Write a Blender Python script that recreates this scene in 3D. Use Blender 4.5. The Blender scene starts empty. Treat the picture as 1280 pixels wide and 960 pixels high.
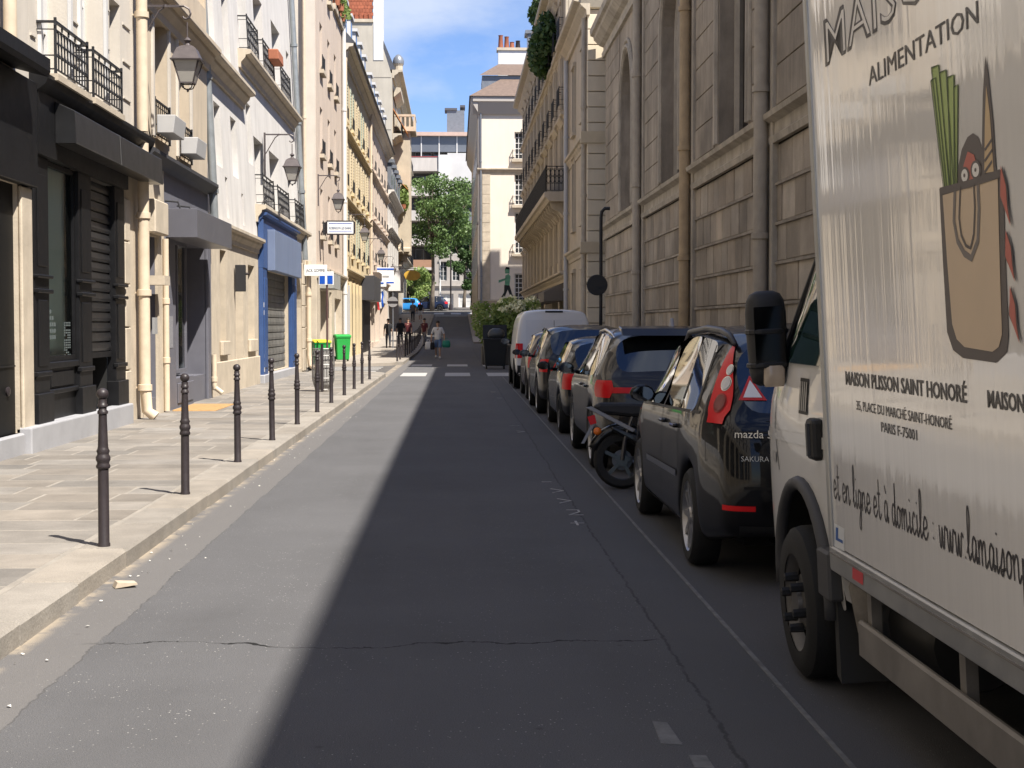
import bpy, bmesh, math, random
from mathutils import Vector, Matrix, noise as mnoise
from mathutils.bvhtree import BVHTree
R = math.radians
random.seed(11)
SC = bpy.context.scene
COL = SC.collection

# ---------------------------------------------------------------- camera
CAM_H = 1.6
cam_d = bpy.data.cameras.new('street_camera')
cam_d.sensor_width = 36.0
cam_d.lens = 1900.0 / 1280.0 * 36.0
cam_d.clip_end = 3000.0
cam_d.clip_start = 0.05
cam = bpy.data.objects.new('street_camera', cam_d)
COL.objects.link(cam)
cam.location = (0.0, 0.0, CAM_H)
cam.rotation_euler = (R(90 - 2.23), 0.0, R(-2.11))
SC.camera = cam

# ---------------------------------------------------------------- sun and sky
SUN = Vector((0.46, -0.52, 1.0)).normalized()
world = bpy.data.worlds.new('World')
SC.world = world
world.use_nodes = True
wn, wl = world.node_tree.nodes, world.node_tree.links
wn.clear()
w_out = wn.new('ShaderNodeOutputWorld')
w_bg = wn.new('ShaderNodeBackground')
w_sky = wn.new('ShaderNodeTexSky')
w_sky.sky_type = 'NISHITA'
w_sky.sun_disc = False
w_sky.sun_elevation = math.asin(SUN.z)
w_sky.sun_rotation = math.atan2(SUN.x, SUN.y)
w_sky.air_density = 1.0
w_sky.dust_density = 0.0
w_sky.ozone_density = 2.2
w_bg.inputs['Strength'].default_value = 0.105
# soft fair-weather clouds drifting in the sky
w_tc = wn.new('ShaderNodeTexCoord')
w_map = wn.new('ShaderNodeMapping')
w_map.inputs['Scale'].default_value = (3.2, 3.2, 7.5)
w_map.inputs['Location'].default_value = (2.81, 1.14, 0.67)
w_n = wn.new('ShaderNodeTexNoise')
w_n.inputs['Scale'].default_value = 1.5
w_n.inputs['Detail'].default_value = 7.0
w_n.inputs['Roughness'].default_value = 0.55
w_r = wn.new('ShaderNodeValToRGB')
w_r.color_ramp.elements[0].position = 0.46
w_r.color_ramp.elements[1].position = 0.66
w_r.color_ramp.elements[1].color = (0.85, 0.85, 0.85, 1)
w_mix = wn.new('ShaderNodeMixRGB')
w_mix.inputs['Color2'].default_value = (3.3, 3.7, 4.5, 1)
wl.new(w_tc.outputs['Generated'], w_map.inputs['Vector'])
wl.new(w_map.outputs['Vector'], w_n.inputs['Vector'])
wl.new(w_n.outputs['Fac'], w_r.inputs['Fac'])
wl.new(w_r.outputs['Color'], w_mix.inputs['Fac'])
w_tint = wn.new('ShaderNodeMixRGB'); w_tint.blend_type = 'MULTIPLY'; w_tint.inputs['Fac'].default_value = 1.0
w_tint.inputs['Color2'].default_value = (0.46, 0.52, 0.70, 1)
wl.new(w_sky.outputs['Color'], w_tint.inputs['Color1'])
wl.new(w_tint.outputs['Color'], w_mix.inputs['Color1'])
wl.new(w_mix.outputs['Color'], w_bg.inputs['Color'])
wl.new(w_bg.outputs['Background'], w_out.inputs['Surface'])

sun_d = bpy.data.lights.new('sun', 'SUN')
sun_d.energy = 4.8
sun_d.angle = R(0.6)
sun_d.color = (1.0, 0.94, 0.85)
sun_o = bpy.data.objects.new('sun', sun_d)
COL.objects.link(sun_o)
sun_o.location = (30, -30, 60)
sun_o.rotation_euler = (-SUN).to_track_quat('-Z', 'Y').to_euler()

SC.view_settings.view_transform = 'Standard'
SC.view_settings.look = 'None'
SC.view_settings.gamma = 1.0
SC.view_settings.use_curve_mapping = False
SC.view_settings.exposure = 1.12
SC.render.engine = 'CYCLES'
SC.cycles.max_bounces = 8
SC.cycles.diffuse_bounces = 4
SC.cycles.glossy_bounces = 4
SC.cycles.transparent_max_bounces = 12

# ---------------------------------------------------------------- helpers
def gz(y):
    """height of the road along the street: level, then climbing to the far crossing"""
    if y <= 80: return 0.0
    if y <= 105: return 0.045 * (y - 80) ** 2 / 50.0
    return 0.5625 + 0.045 * (min(y, 175) - 105)

class MB:
    def __init__(s): s.v, s.f, s.m, s.mi = [], [], [], 0
    def add(s, vs, fs):
        o = len(s.v); s.v += [tuple(p) for p in vs]
        for f in fs:
            s.f.append([o + i for i in f]); s.m.append(s.mi)
        return s
    def hexa(s, p):
        return s.add(p, [(0,1,2,3),(7,6,5,4),(0,4,5,1),(1,5,6,2),(2,6,7,3),(3,7,4,0)])
    def box(s, x0, x1, y0, y1, z0, z1):
        return s.hexa([(x0,y0,z0),(x1,y0,z0),(x1,y1,z0),(x0,y1,z0),(x0,y0,z1),(x1,y0,z1),(x1,y1,z1),(x0,y1,z1)])
    def bar(s, a, b, w, h=None, up=(0,0,1)):
        a, b = Vector(a), Vector(b); h = h or w
        d = (b - a).normalized(); up = Vector(up)
        if abs(d.dot(up)) > .98: up = Vector((1,0,0))
        x = d.cross(up).normalized(); z = x.cross(d).normalized()
        x *= w/2; z *= h/2
        return s.hexa([a-x-z, a+x-z, b+x-z, b-x-z, a-x+z, a+x+z, b+x+z, b-x+z])
    def tube(s, pts, r, n=8, closed=False, caps=True):
        pts = [Vector(p) for p in pts]; m = len(pts)
        rs = r if isinstance(r, (list, tuple)) else [r]*m
        t0 = (pts[1]-pts[0]).normalized()
        ref = Vector((0,0,1)) if abs(t0.z) < .9 else Vector((1,0,0))
        nx = t0.cross(ref).normalized(); vs = []; prev = t0
        for i in range(m):
            if closed: t = (pts[(i+1)%m]-pts[i-1])
            elif i == 0: t = pts[1]-pts[0]
            elif i == m-1: t = pts[-1]-pts[-2]
            else: t = pts[i+1]-pts[i-1]
            t = t.normalized() if t.length > 1e-9 else prev
            nx = (nx - t*nx.dot(t)); nx = nx.normalized() if nx.length > 1e-6 else t.orthogonal().normalized()
            ny = t.cross(nx); prev = t
            for k in range(n):
                a = 2*math.pi*k/n
                vs.append(pts[i] + (nx*math.cos(a) + ny*math.sin(a))*rs[i])
        fs = []
        for i in range(m if closed else m-1):
            j = (i+1) % m
            for k in range(n):
                l = (k+1) % n
                fs.append((i*n+k, i*n+l, j*n+l, j*n+k))
        if caps and not closed:
            fs.append(tuple(range(n))[::-1]); fs.append(tuple((m-1)*n+k for k in range(n)))
        return s.add(vs, fs)
    def lathe(s, prof, n=16, c=(0,0,0), M=None, caps=True):
        vs = []
        for r, z in prof:
            for k in range(n):
                a = 2*math.pi*k/n
                p = Vector((r*math.cos(a), r*math.sin(a), z))
                if M is not None: p = M @ p
                vs.append((p[0]+c[0], p[1]+c[1], p[2]+c[2]))
        fs = []
        m = len(prof)
        for i in range(m-1):
            for k in range(n):
                l = (k+1) % n
                fs.append((i*n+k, i*n+l, (i+1)*n+l, (i+1)*n+k))
        if caps: fs.append(tuple(range(n))[::-1]); fs.append(tuple((m-1)*n+k for k in range(n)))
        return s.add(vs, fs)
    def prism(s, poly, axis, a, b):
        """2-D polygon extruded along axis (0,1,2) between a and b"""
        def mk(p, t):
            if axis == 0: return (t, p[0], p[1])
            if axis == 1: return (p[0], t, p[1])
            return (p[0], p[1], t)
        n = len(poly)
        vs = [mk(p, a) for p in poly] + [mk(p, b) for p in poly]
        fs = [tuple(range(n))[::-1], tuple(range(n, 2*n))]
        fs += [(i, (i+1) % n, n+(i+1) % n, n+i) for i in range(n)]
        return s.add(vs, fs)
    def grid(s, rows):
        """rows of equal length of points"""
        n = len(rows[0]); vs = [p for r in rows for p in r]
        fs = [(i*n+k, i*n+k+1, (i+1)*n+k+1, (i+1)*n+k) for i in range(len(rows)-1) for k in range(n-1)]
        return s.add(vs, fs)
    def mesh(s, name, mats, smooth=False, recalc=True):
        me = bpy.data.meshes.new(name)
        me.from_pydata(s.v, [], s.f)
        if not isinstance(mats, (list, tuple)): mats = [mats]
        for m in mats: me.materials.append(m)
        if len(mats) > 1:
            me.polygons.foreach_set('material_index', s.m)
        if recalc and len(s.f) < 60000:
            bm = bmesh.new(); bm.from_mesh(me)
            bmesh.ops.recalc_face_normals(bm, faces=bm.faces[:])
            bm.to_mesh(me); bm.free()
        if smooth:
            me.polygons.foreach_set('use_smooth', [True]*len(me.polygons))
            if smooth != True: me.set_sharp_from_angle(angle=R(smooth))
        me.update()
        return me
    def build(s, name, mats, parent=None, smooth=False, bevel=0, recalc=True, segs=1):
        o = bpy.data.objects.new(name, s.mesh(name, mats, smooth, recalc))
        return put(o, parent, bevel, segs)

def put(o, parent=None, bevel=0, segs=1):
    COL.objects.link(o)
    if parent is not None:
        o.parent = parent
        if not parent.get('_local'):
            if parent.parent is None: o.matrix_parent_inverse = Matrix.Translation(-parent.location)
        else: o['_local'] = 1
    if bevel:
        b = o.modifiers.new('edge', 'BEVEL'); b.width = bevel; b.segments = segs
        b.limit_method = 'ANGLE'; b.angle_limit = R(40)
    return o

def tag(o, label=None, cat=None, group=None, kind=None):
    if label: o['label'] = label
    if cat: o['category'] = cat
    if group: o['group'] = group
    if kind: o['kind'] = kind
    return o

def thing(name, label, cat, loc=(0,0,0), group=None, local=False):
    """Empty at a thing's base; local=True: parts are modelled around the origin"""
    o = bpy.data.objects.new(name, None)
    o.empty_display_size = .2
    COL.objects.link(o)
    o.location = loc
    if local: o['_local'] = 1
    return tag(o, label, cat, group)

def copy_tree(o, loc=None, rotz=None, label=None, parent=None):
    c = o.copy(); COL.objects.link(c)
    if parent is not None: c.parent = parent
    if loc is not None: c.location = loc
    if rotz is not None: c.rotation_euler = (0, 0, rotz)
    if label: c['label'] = label
    for ch in list(o.children): copy_tree(ch, parent=c)
    return c

def baked(mesh_obj):
    """replace an object's mesh by its evaluated one and drop the modifiers"""
    bpy.context.view_layer.update()
    dg = bpy.context.evaluated_depsgraph_get()
    me = bpy.data.meshes.new_from_object(mesh_obj.evaluated_get(dg))
    mesh_obj.modifiers.clear(); mesh_obj.data = me
    return mesh_obj

def text_mesh(s, size, mat, name, extrude=.0015, bold=0, shear=0, spacing=1.0, align='LEFT', width=None):
    """flat lettering standing in the XZ plane, read from -Y, baseline at the origin"""
    cu = bpy.data.curves.new(name, 'FONT'); cu.body = s; cu.size = size
    cu.extrude = extrude; cu.offset = bold; cu.shear = shear; cu.space_character = spacing
    cu.align_x = align; cu.resolution_u = 2
    t = bpy.data.objects.new(name, cu); COL.objects.link(t)
    bpy.context.view_layer.update()
    me = bpy.data.meshes.new_from_object(t.evaluated_get(bpy.context.evaluated_depsgraph_get()))
    bpy.data.objects.remove(t); bpy.data.curves.remove(cu)
    me.transform(Matrix.Rotation(R(90), 4, 'X'))
    if width:
        xs = [v.co.x for v in me.vertices]; w = max(xs) - min(xs)
        me.transform(Matrix.Diagonal((width / w, 1, 1, 1)))
    me.materials.clear(); me.materials.append(mat)
    return me

# ---------------------------------------------------------------- materials
MATS = {}
def M(name, col, rough=.75, metal=0, var=0, vs=2.0, bump=0, bs=60, streak=0, objvar=0, spec=.4, coat=0, speck=0, aniso=None, hue=0):
    if name in MATS: return MATS[name]
    m = bpy.data.materials.new(name); m.use_nodes = True; MATS[name] = m
    n, l = m.node_tree.nodes, m.node_tree.links
    b = n['Principled BSDF']
    b.inputs['Roughness'].default_value = rough
    b.inputs['Metallic'].default_value = metal
    b.inputs['Specular IOR Level'].default_value = spec
    b.inputs['Coat Weight'].default_value = coat
    b.inputs['Coat Roughness'].default_value = .03
    cur = None
    c4 = (*col, 1)
    b.inputs['Base Color'].default_value = c4
    geo = n.new('ShaderNodeNewGeometry')
    def mult(cur, facnode, out, a, bb):
        mr = n.new('ShaderNodeMapRange'); mr.inputs['From Min'].default_value = a[0]; mr.inputs['From Max'].default_value = a[1]
        mr.inputs['To Min'].default_value = bb[0]; mr.inputs['To Max'].default_value = bb[1]
        l.new(facnode.outputs[out], mr.inputs['Value'])
        mx = n.new('ShaderNodeVectorMath'); mx.operation = 'SCALE'
        if cur is None: mx.inputs[0].default_value = col
        else: l.new(cur, mx.inputs[0])
        l.new(mr.outputs['Result'], mx.inputs['Scale'])
        return mx.outputs['Vector']
    if var:
        t = n.new('ShaderNodeTexNoise'); t.inputs['Scale'].default_value = vs; t.inputs['Detail'].default_value = 8
        t.inputs['Roughness'].default_value = .62
        l.new(geo.outputs['Position'], t.inputs['Vector'])
        cur = mult(cur, t, 'Fac', (.28, .72), (1-var, 1+var*.7))
        r = n.new('ShaderNodeMapRange'); r.inputs['To Min'].default_value = max(.02, rough-.12*(rough > .3)); r.inputs['To Max'].default_value = min(1, rough+.1*(rough > .3))
        l.new(t.outputs['Fac'], r.inputs['Value']); l.new(r.outputs['Result'], b.inputs['Roughness'])
    if streak:
        mp = n.new('ShaderNodeMapping'); mp.inputs['Scale'].default_value = (1.7, 1.7, .30)
        l.new(geo.outputs['Position'], mp.inputs['Vector'])
        t = n.new('ShaderNodeTexNoise'); t.inputs['Scale'].default_value = 1.0; t.inputs['Detail'].default_value = 8; t.inputs['Roughness'].default_value = .7; t.inputs['Distortion'].default_value = .9
        l.new(mp.outputs['Vector'], t.inputs['Vector'])
        cur = mult(cur, t, 'Fac', (.33, .6), (1-streak, 1))
    if speck:
        t = n.new('ShaderNodeTexNoise'); t.inputs['Scale'].default_value = 130; t.inputs['Detail'].default_value = 2
        l.new(geo.outputs['Position'], t.inputs['Vector'])
        cur = mult(cur, t, 'Fac', (.3, .7), (1-speck, 1+speck))
    if objvar:
        oi = n.new('ShaderNodeObjectInfo')
        cur = mult(cur, oi, 'Random', (0, 1), (1-objvar, 1+objvar))
    if hue:
        oi = n.new('ShaderNodeObjectInfo')
        mu = n.new('ShaderNodeMath'); mu.operation = 'MULTIPLY'; mu.inputs[1].default_value = 7.31
        fr = n.new('ShaderNodeMath'); fr.operation = 'FRACT'
        l.new(oi.outputs['Random'], mu.inputs[0]); l.new(mu.outputs[0], fr.inputs[0])
        mx = n.new('ShaderNodeMixRGB'); mx.blend_type = 'MULTIPLY'
        mx.inputs['Color2'].default_value = (1.0, 1-hue*.45, 1-hue, 1)
        l.new(fr.outputs[0], mx.inputs['Fac'])
        if cur is None: mx.inputs['Color1'].default_value = c4
        else: l.new(cur, mx.inputs['Color1'])
        cur = mx.outputs['Color']
    if cur is not None: l.new(cur, b.inputs['Base Color'])
    if bump:
        t = n.new('ShaderNodeTexNoise'); t.inputs['Scale'].default_value = bs; t.inputs['Detail'].default_value = 6
        l.new(geo.outputs['Position'], t.inputs['Vector'])
        bp = n.new('ShaderNodeBump'); bp.inputs['Strength'].default_value = bump; bp.inputs['Distance'].default_value = .02
        l.new(t.outputs['Fac'], bp.inputs['Height']); l.new(bp.outputs['Normal'], b.inputs['Normal'])
    return m

def glass_clear(name, tint=(.75, .85, .82), ior=1.4):
    if name in MATS: return MATS[name]
    m = bpy.data.materials.new(name); m.use_nodes = True; MATS[name] = m
    n, l = m.node_tree.nodes, m.node_tree.links
    out = n['Material Output']; n.remove(n['Principled BSDF'])
    tr = n.new('ShaderNodeBsdfTransparent'); tr.inputs['Color'].default_value = (*tint, 1)
    gl = n.new('ShaderNodeBsdfGlossy'); gl.inputs['Roughness'].default_value = .015
    fr = n.new('ShaderNodeFresnel'); fr.inputs['IOR'].default_value = ior
    mx = n.new('ShaderNodeMixShader')
    l.new(fr.outputs['Fac'], mx.inputs['Fac']); l.new(tr.outputs[0], mx.inputs[1]); l.new(gl.outputs[0], mx.inputs[2])
    l.new(mx.outputs[0], out.inputs['Surface'])
    return m

black_paint = M('black_shop_paint', (.008, .008, .009), .5, var=.25, vs=5, spec=.25, bump=.05, bs=12)
iron = M('cast_iron_paint', (.030, .024, .026), .45, var=.25, vs=9, bump=.08, bs=70)
rail_iron = M('wrought_iron', (.018, .018, .02), .5)
pane_dark = M('window_glass', (.03, .035, .04), .04, spec=.9)
pane_tint = M('tinted_car_glass', (.006, .007, .008), .02, spec=.8, coat=.5)
stucco_cream = M('cream_stucco', (.585, .535, .465), .85, var=.09, vs=1.2, streak=.13, bump=.12, bs=35)
stucco_tan = M('tan_stucco', (.52, .435, .33), .85, var=.1, vs=1.4, streak=.14, bump=.12, bs=35)
stucco_white = M('white_render', (.60, .575, .545), .85, var=.08, vs=1.1, streak=.16, bump=.18, bs=14)
stucco_pink = M('pinkish_render', (.56, .465, .385), .85, var=.08, vs=1.2, streak=.10, bump=.1, bs=30)
stucco_yellow = M('yellow_render', (.60, .49, .31), .85, var=.07, vs=1.2, streak=.08, bump=.1, bs=30)
stone_lime = M('lit_limestone', (.50, .43, .335), .85, var=.18, vs=2.2, streak=.12, bump=.2, bs=30)  # the limestone's own pale warm colour
stone_dirty = M('church_stone', (.37, .322, .26), .9, var=.42, vs=.7, streak=.14, speck=.16, bump=.12, bs=10, objvar=.22, hue=.10)
stone_dirty2 = M('church_upper_stone', (.38, .33, .265), .9, var=.46, vs=.5, streak=.34, speck=.08, bump=.1, bs=8, hue=.05)
stone_trim = M('church_trim', (.46, .405, .325), .88, var=.3, vs=1.4, streak=.28, bump=.2, bs=26)
joint_dark = M('dark_mortar', (.05, .04, .03), .95, var=.3, vs=3)
stone_haus = M('dressed_limestone', (.50, .43, .33), .85, var=.12, vs=1.6, streak=.15, bump=.12, bs=24)
zinc = M('zinc_sheet', (.20, .215, .24), .45, metal=.3, var=.15, vs=3)
slate = M('slate_roof', (.07, .075, .09), .6, var=.3, vs=6, bump=.2, bs=18)
tile_roof = M('brown_roof_tile', (.16, .115, .09), .8, var=.3, vs=5, bump=.3, bs=14)
brick_red = M('red_brick', (.34, .105, .055), .9, var=.25, vs=4, bump=.2, bs=30, objvar=.2)
wood_white = M('white_paint', (.60, .59, .575), .5, var=.06, vs=4)
cream_pipe = M('cream_pipe_paint', (.58, .48, .36), .6, var=.12, vs=6, streak=.08)
grey_pipe = M('grey_zinc_pipe', (.26, .28, .29), .4, metal=.35, var=.15, vs=5)
shop_grey = M('grey_shop_paint', (.135, .135, .16), .55, var=.12, vs=3, streak=.1, bump=.06, bs=10)
shop_blue = M('blue_shop_paint', (.035, .075, .20), .5, var=.12, vs=3, streak=.1)
blue_blind = M('grey_blue_panel', (.16, .20, .30), .6, var=.08, vs=2, streak=.12)
plinth_grey = M('pale_grey_plinth', (.33, .33, .345), .8, var=.1, vs=3, bump=.1, bs=40)
# ================================================================ ground, road, pavements
def asphalt(name, base, lane=True):
    m = bpy.data.materials.new(name); m.use_nodes = True; MATS[name] = m
    n, l = m.node_tree.nodes, m.node_tree.links
    b = n['Principled BSDF']; b.inputs['Roughness'].default_value = .82; b.inputs['Specular IOR Level'].default_value = .3
    geo = n.new('ShaderNodeNewGeometry'); sep = n.new('ShaderNodeSeparateXYZ')
    l.new(geo.outputs['Position'], sep.inputs[0])
    def noise(scale, det=4, rough=.6, vec=None):
        t = n.new('ShaderNodeTexNoise'); t.inputs['Scale'].default_value = scale; t.inputs['Detail'].default_value = det
        t.inputs['Roughness'].default_value = rough
        l.new(vec or geo.outputs['Position'], t.inputs['Vector']); return t.outputs['Fac']
    def rng(v, a, bb, c, d):
        r = n.new('ShaderNodeMapRange'); r.inputs[1].default_value = a; r.inputs[2].default_value = bb
        r.inputs[3].default_value = c; r.inputs[4].default_value = d; l.new(v, r.inputs[0]); return r.outputs[0]
    def math_(op, a, bb=None):
        r = n.new('ShaderNodeMath'); r.operation = op
        for i, q in enumerate((a, bb)):
            if q is None: continue
            if isinstance(q, (int, float)): r.inputs[i].default_value = q
            else: l.new(q, r.inputs[i])
        return r.outputs[0]
    def mix(fac, c1, c2):
        r = n.new('ShaderNodeMixRGB')
        l.new(fac, r.inputs[0])
        for i, q in ((1, c1), (2, c2)):
            if isinstance(q, tuple): r.inputs[i].default_value = (*q, 1)
            else: l.new(q, r.inputs[i])
        return r.outputs[0]
    big = noise(.55, 6, .65)
    col = mix(rng(big, .3, .7, 0, 1), tuple(c*.80 for c in base), tuple(c*1.16 for c in base))
    # wheel-polished streaks along the street
    mp = n.new('ShaderNodeMapping'); mp.inputs['Scale'].default_value = (1.6, .12, 1); l.new(geo.outputs['Position'], mp.inputs['Vector'])
    col = mix(rng(noise(1.2, 5, .6, mp.outputs[0]), .35, .68, 0, .45), col, tuple(c*1.22 for c in base))
    fine = noise(190, 2, .5)
    col = mix(rng(fine, .35, .62, .75, 0), col, tuple(c*.5 for c in base))
    vo = n.new('ShaderNodeTexVoronoi'); vo.inputs['Scale'].default_value = 38; l.new(geo.outputs['Position'], vo.inputs['Vector'])
    wn_ = n.new('ShaderNodeTexWhiteNoise'); l.new(vo.outputs['Color'], wn_.inputs['Vector'])
    chip = math_('MULTIPLY', rng(vo.outputs['Distance'], .10, .16, 1, 0), rng(wn_.outputs['Value'], .55, .57, 0, 1))
    chip = math_('MULTIPLY', chip, rng(noise(1.3, 3), .42, .62, 0.1, 1))
    col = mix(math_('MULTIPLY', chip, .9), col, (.48, .47, .44))
    v2 = n.new('ShaderNodeTexVoronoi'); v2.inputs['Scale'].default_value = 2.6; l.new(geo.outputs['Position'], v2.inputs['Vector'])
    spot = math_('MULTIPLY', rng(v2.outputs['Distance'], .025, .06, 1, 0), .5)
    col = mix(spot, col, (.03, .03, .03))
    if lane:
        X, Y = sep.outputs[0], sep.outputs[1]
        wob = rng(noise(.5, 3), .3, .7, -.02, .02)
        wob2 = rng(noise(9, 3), .3, .7, -.012, .012)
        Xw = math_('ADD', math_('ADD', X, wob), wob2)
        # repair strip at the parking side and the gutter strip
        col = mix(rng(Xw, 1.045, 1.06, 0, .5), col, tuple(c*.72 for c in base))
        col = mix(rng(Xw, -1.79, -1.81, 0, .55), col, (base[0]*1.4, base[1]*1.33, base[2]*1.22))
        for x0, w, k in ((1.05, .011, .6), (-1.8, .007, .35)):
            d = math_('ABSOLUTE', math_('SUBTRACT', Xw, x0))
            col = mix(math_('MULTIPLY', rng(d, w*.4, w, k, 0), rng(noise(3.1, 3), .38, .5, .25, 1)), col, (.014, .014, .014))
        # sandy silt in the gutter
        silt = math_('MULTIPLY', rng(X, -2.08, -2.18, 0, 1), rng(noise(3.4, 6, .7), .42, .56, 0, 1))
        col = mix(math_('MULTIPLY', silt, .8), col, (.40, .33, .24))
        # crack across the street
        cw = rng(noise(.9, 6, .62), .3, .7, -.16, .16)
        d = math_('ABSOLUTE', math_('SUBTRACT', math_('ADD', Y, cw), 7.62))
        wid = rng(noise(1.7, 3), .38, .66, .002, .022)
        ck = math_('MULTIPLY', math_('LESS_THAN', d, wid), math_('MULTIPLY', rng(X, -1.9, -1.6, 0, 1), rng(X, .98, 1.04, 1, 0)))
        col = mix(ck, col, (.008, .008, .008))
    l.new(col, b.inputs['Base Color'])
    bp = n.new('ShaderNodeBump'); bp.inputs['Strength'].default_value = .6; bp.inputs['Distance'].default_value = .01
    l.new(fine, bp.inputs['Height']); l.new(bp.outputs[0], b.inputs['Normal'])
    return m

asph = asphalt('street_asphalt', (.112, .111, .115))
asph2 = asphalt('side_asphalt', (.12, .112, .105), lane=False)
ground_m = M('city_ground', (.2, .19, .18), .9, var=.2, vs=.5)
slab_m = M('sandstone_paving', (.205, .19, .172), .85, var=.26, vs=2.2, speck=.12, bump=.15, bs=45, objvar=.2, hue=.10)
bed_m = M('paving_mortar', (.26, .236, .205), .95, var=.2, vs=4, speck=.1)
kerb_m = M('granite_kerb', (.25, .228, .20), .85, var=.2, vs=2.6, speck=.16, bump=.25, bs=40, objvar=.12, hue=.06)
paint_m = M('worn_road_paint', (.40, .39, .375), .7, var=.4, vs=14)
line_m = M('thin_grey_line', (.165, .164, .16), .8, var=.5, vs=9)

mb = MB()
ys = [-80, 0, 40, 80] + [80 + 5*i for i in range(1, 16)] + [158, 200, 400, 1500]
rows = [[(x, y, gz(y) - .06) for x in (-900, -60, -12, 0, 12, 60, 900)] for y in ys]
tag(mb.grid(rows).build('ground', ground_m), kind='structure')

mb = MB()
ys = [-30, 0, 20, 40, 60, 80] + [80 + 4*i for i in range(1, 18)] + [150]
rows = [[(x, y, gz(y)) for x in (-2.35, 0, 1.43, 3.4)] for y in ys]
tag(mb.grid(rows).build('road', asph), kind='structure')
mb = MB(); mb.grid([[(-45, y, 0), (-2.35, y, 0)] for y in (46.9, 50, 60.0)])
tag(mb.build('side_street', asph2), kind='structure')
mb = MB(); mb.grid([[(x, y, gz(y)) for x in (-70, -2.35, 3.4, 80)] for y in (150, 153, 156, 172)])
tag(mb.build('cross_street', asph2), kind='structure')

# shared chamfered unit block
def chamfer_mesh(name, mat, cx=.012, cy=.018, cz=.25):
    m_ = MB()
    a, b2 = .5, .5
    z0, z1, z2 = 0, 1-cz, 1
    lo = [(-a,-b2), (a,-b2), (a,b2), (-a,b2)]
    hi = [(-a+cx,-b2+cy), (a-cx,-b2+cy), (a-cx,b2-cy), (-a+cx,b2-cy)]
    vs = [(x,y,z0) for x,y in lo] + [(x,y,z1) for x,y in lo] + [(x,y,z2) for x,y in hi]
    fs = [(8,9,10,11)]
    for k in range(4):
        q = (k+1) % 4
        fs += [(k,q,4+q,4+k), (4+k,4+q,8+q,8+k)]
    m_.add(vs, fs)
    return m_.mesh(name, mat)

def pave(parent, mesh, name, cx, cy, sx, sy, z0, z1, rz=0):
    o = bpy.data.objects.new(name, mesh); COL.objects.link(o); o.parent = parent
    o.location = (cx, cy, z0); o.scale = (sx, sy, z1 - z0); o.rotation_euler = (random.uniform(-.002,.002), random.uniform(-.002,.002), rz)
    return o

SW = .12
rng_ = random.Random(3)
side = MB()
side.box(-5.6, -2.5, -30, 46.6, -.05, SW-.001)
pts = [(-2.5, 46.6)] + [(-4.7+2.2*math.cos(R(a)), 46.6+2.2*math.sin(R(a))) for a in range(10, 91, 10)] + [(-5.6, 48.8), (-5.6, 46.6)]
side.prism(pts, 2, -.05, SW-.022)
sw = tag(side.build('sidewalk', bed_m), kind='structure')
slab_mesh = chamfer_mesh('paving_slab', slab_m)
y = 7.6
while y < 47.2:
    dep = rng_.choice([.5, .55, .6, .66])
    x = -5.35 if y > 16 else -5.35
    while x < -2.56:
        w = rng_.uniform(.6, 1.1)
        if -2.53 - (x + w) < .32: w = -2.53 - x
        if not (y < 13.5 and x + w < -2.52 - (y - 7.0) * .42 - .9):      # off to the left of the frame
            pave(sw, slab_mesh, 'paving_slab', x + w/2, y + dep/2, w - .018, dep - .018, .05, SW + rng_.uniform(.0, .0016))
        x += w
    y += dep
# kerb stones along the left pavement
kerb = tag(MB().box(-2.49, -2.2, -30, 46.6, -.1, .055).build('kerb', bed_m), kind='structure')
kerb_mesh = chamfer_mesh('kerb_stone', kerb_m, .06, .012, .14)
y = 4.4
while y < 46.4:
    w = rng_.uniform(.95, 1.35)
    if 46.6 - (y + w) < .5: w = 46.6 - y
    pave(kerb, kerb_mesh, 'kerb_stone', -2.345 + rng_.uniform(-.005, .005), y + w/2, .34, w - .012, -.02, SW + .004)
    y += w
for k in range(5):
    a = R(9 + 18*k)
    pave(kerb, kerb_mesh, 'kerb_stone', -4.7 + 2.36*math.cos(a), 46.6 + 2.36*math.sin(a), .34, .72, -.02, SW + .004, a)
# second left pavement, beyond the side street, climbing with the road
pv_m = M('far_paving', (.30, .265, .225), .85, var=.15, vs=2, speck=.1)
mb = MB()
ys2 = [60.5 + 4*i for i in range(22)] + [149]
def strip(mb, xa, xb, ys, h):
    for a, b in zip(ys, ys[1:]):
        mb.hexa([(xa,a,gz(a)-.1),(xb,a,gz(a)-.1),(xb,b,gz(b)-.1),(xa,b,gz(b)-.1),(xa,a,gz(a)+h),(xb,a,gz(a)+h),(xb,b,gz(b)+h),(xa,b,gz(b)+h)])
strip(mb, -6.0, -2.4, ys2, SW)
pts = [(-2.4, 60.5)] + [(-4.7+2.3*math.cos(R(a)), 60.5-2.3*math.sin(R(a))) for a in range(10, 91, 10)] + [(-7, 58.2), (-7, 60.5)]
mb.prism(pts, 2, -.1, SW)
far_sw = tag(mb.build('far_sidewalk', pv_m), kind='structure')
mb = MB(); mb.box(-45, -5.6, 44.6, 46.8, -.05, SW-.02); mb.box(-45, -7.0, 58.2, 61, -.05, SW)
tag(mb.build('side_street_sidewalk', pv_m), kind='structure')
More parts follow.
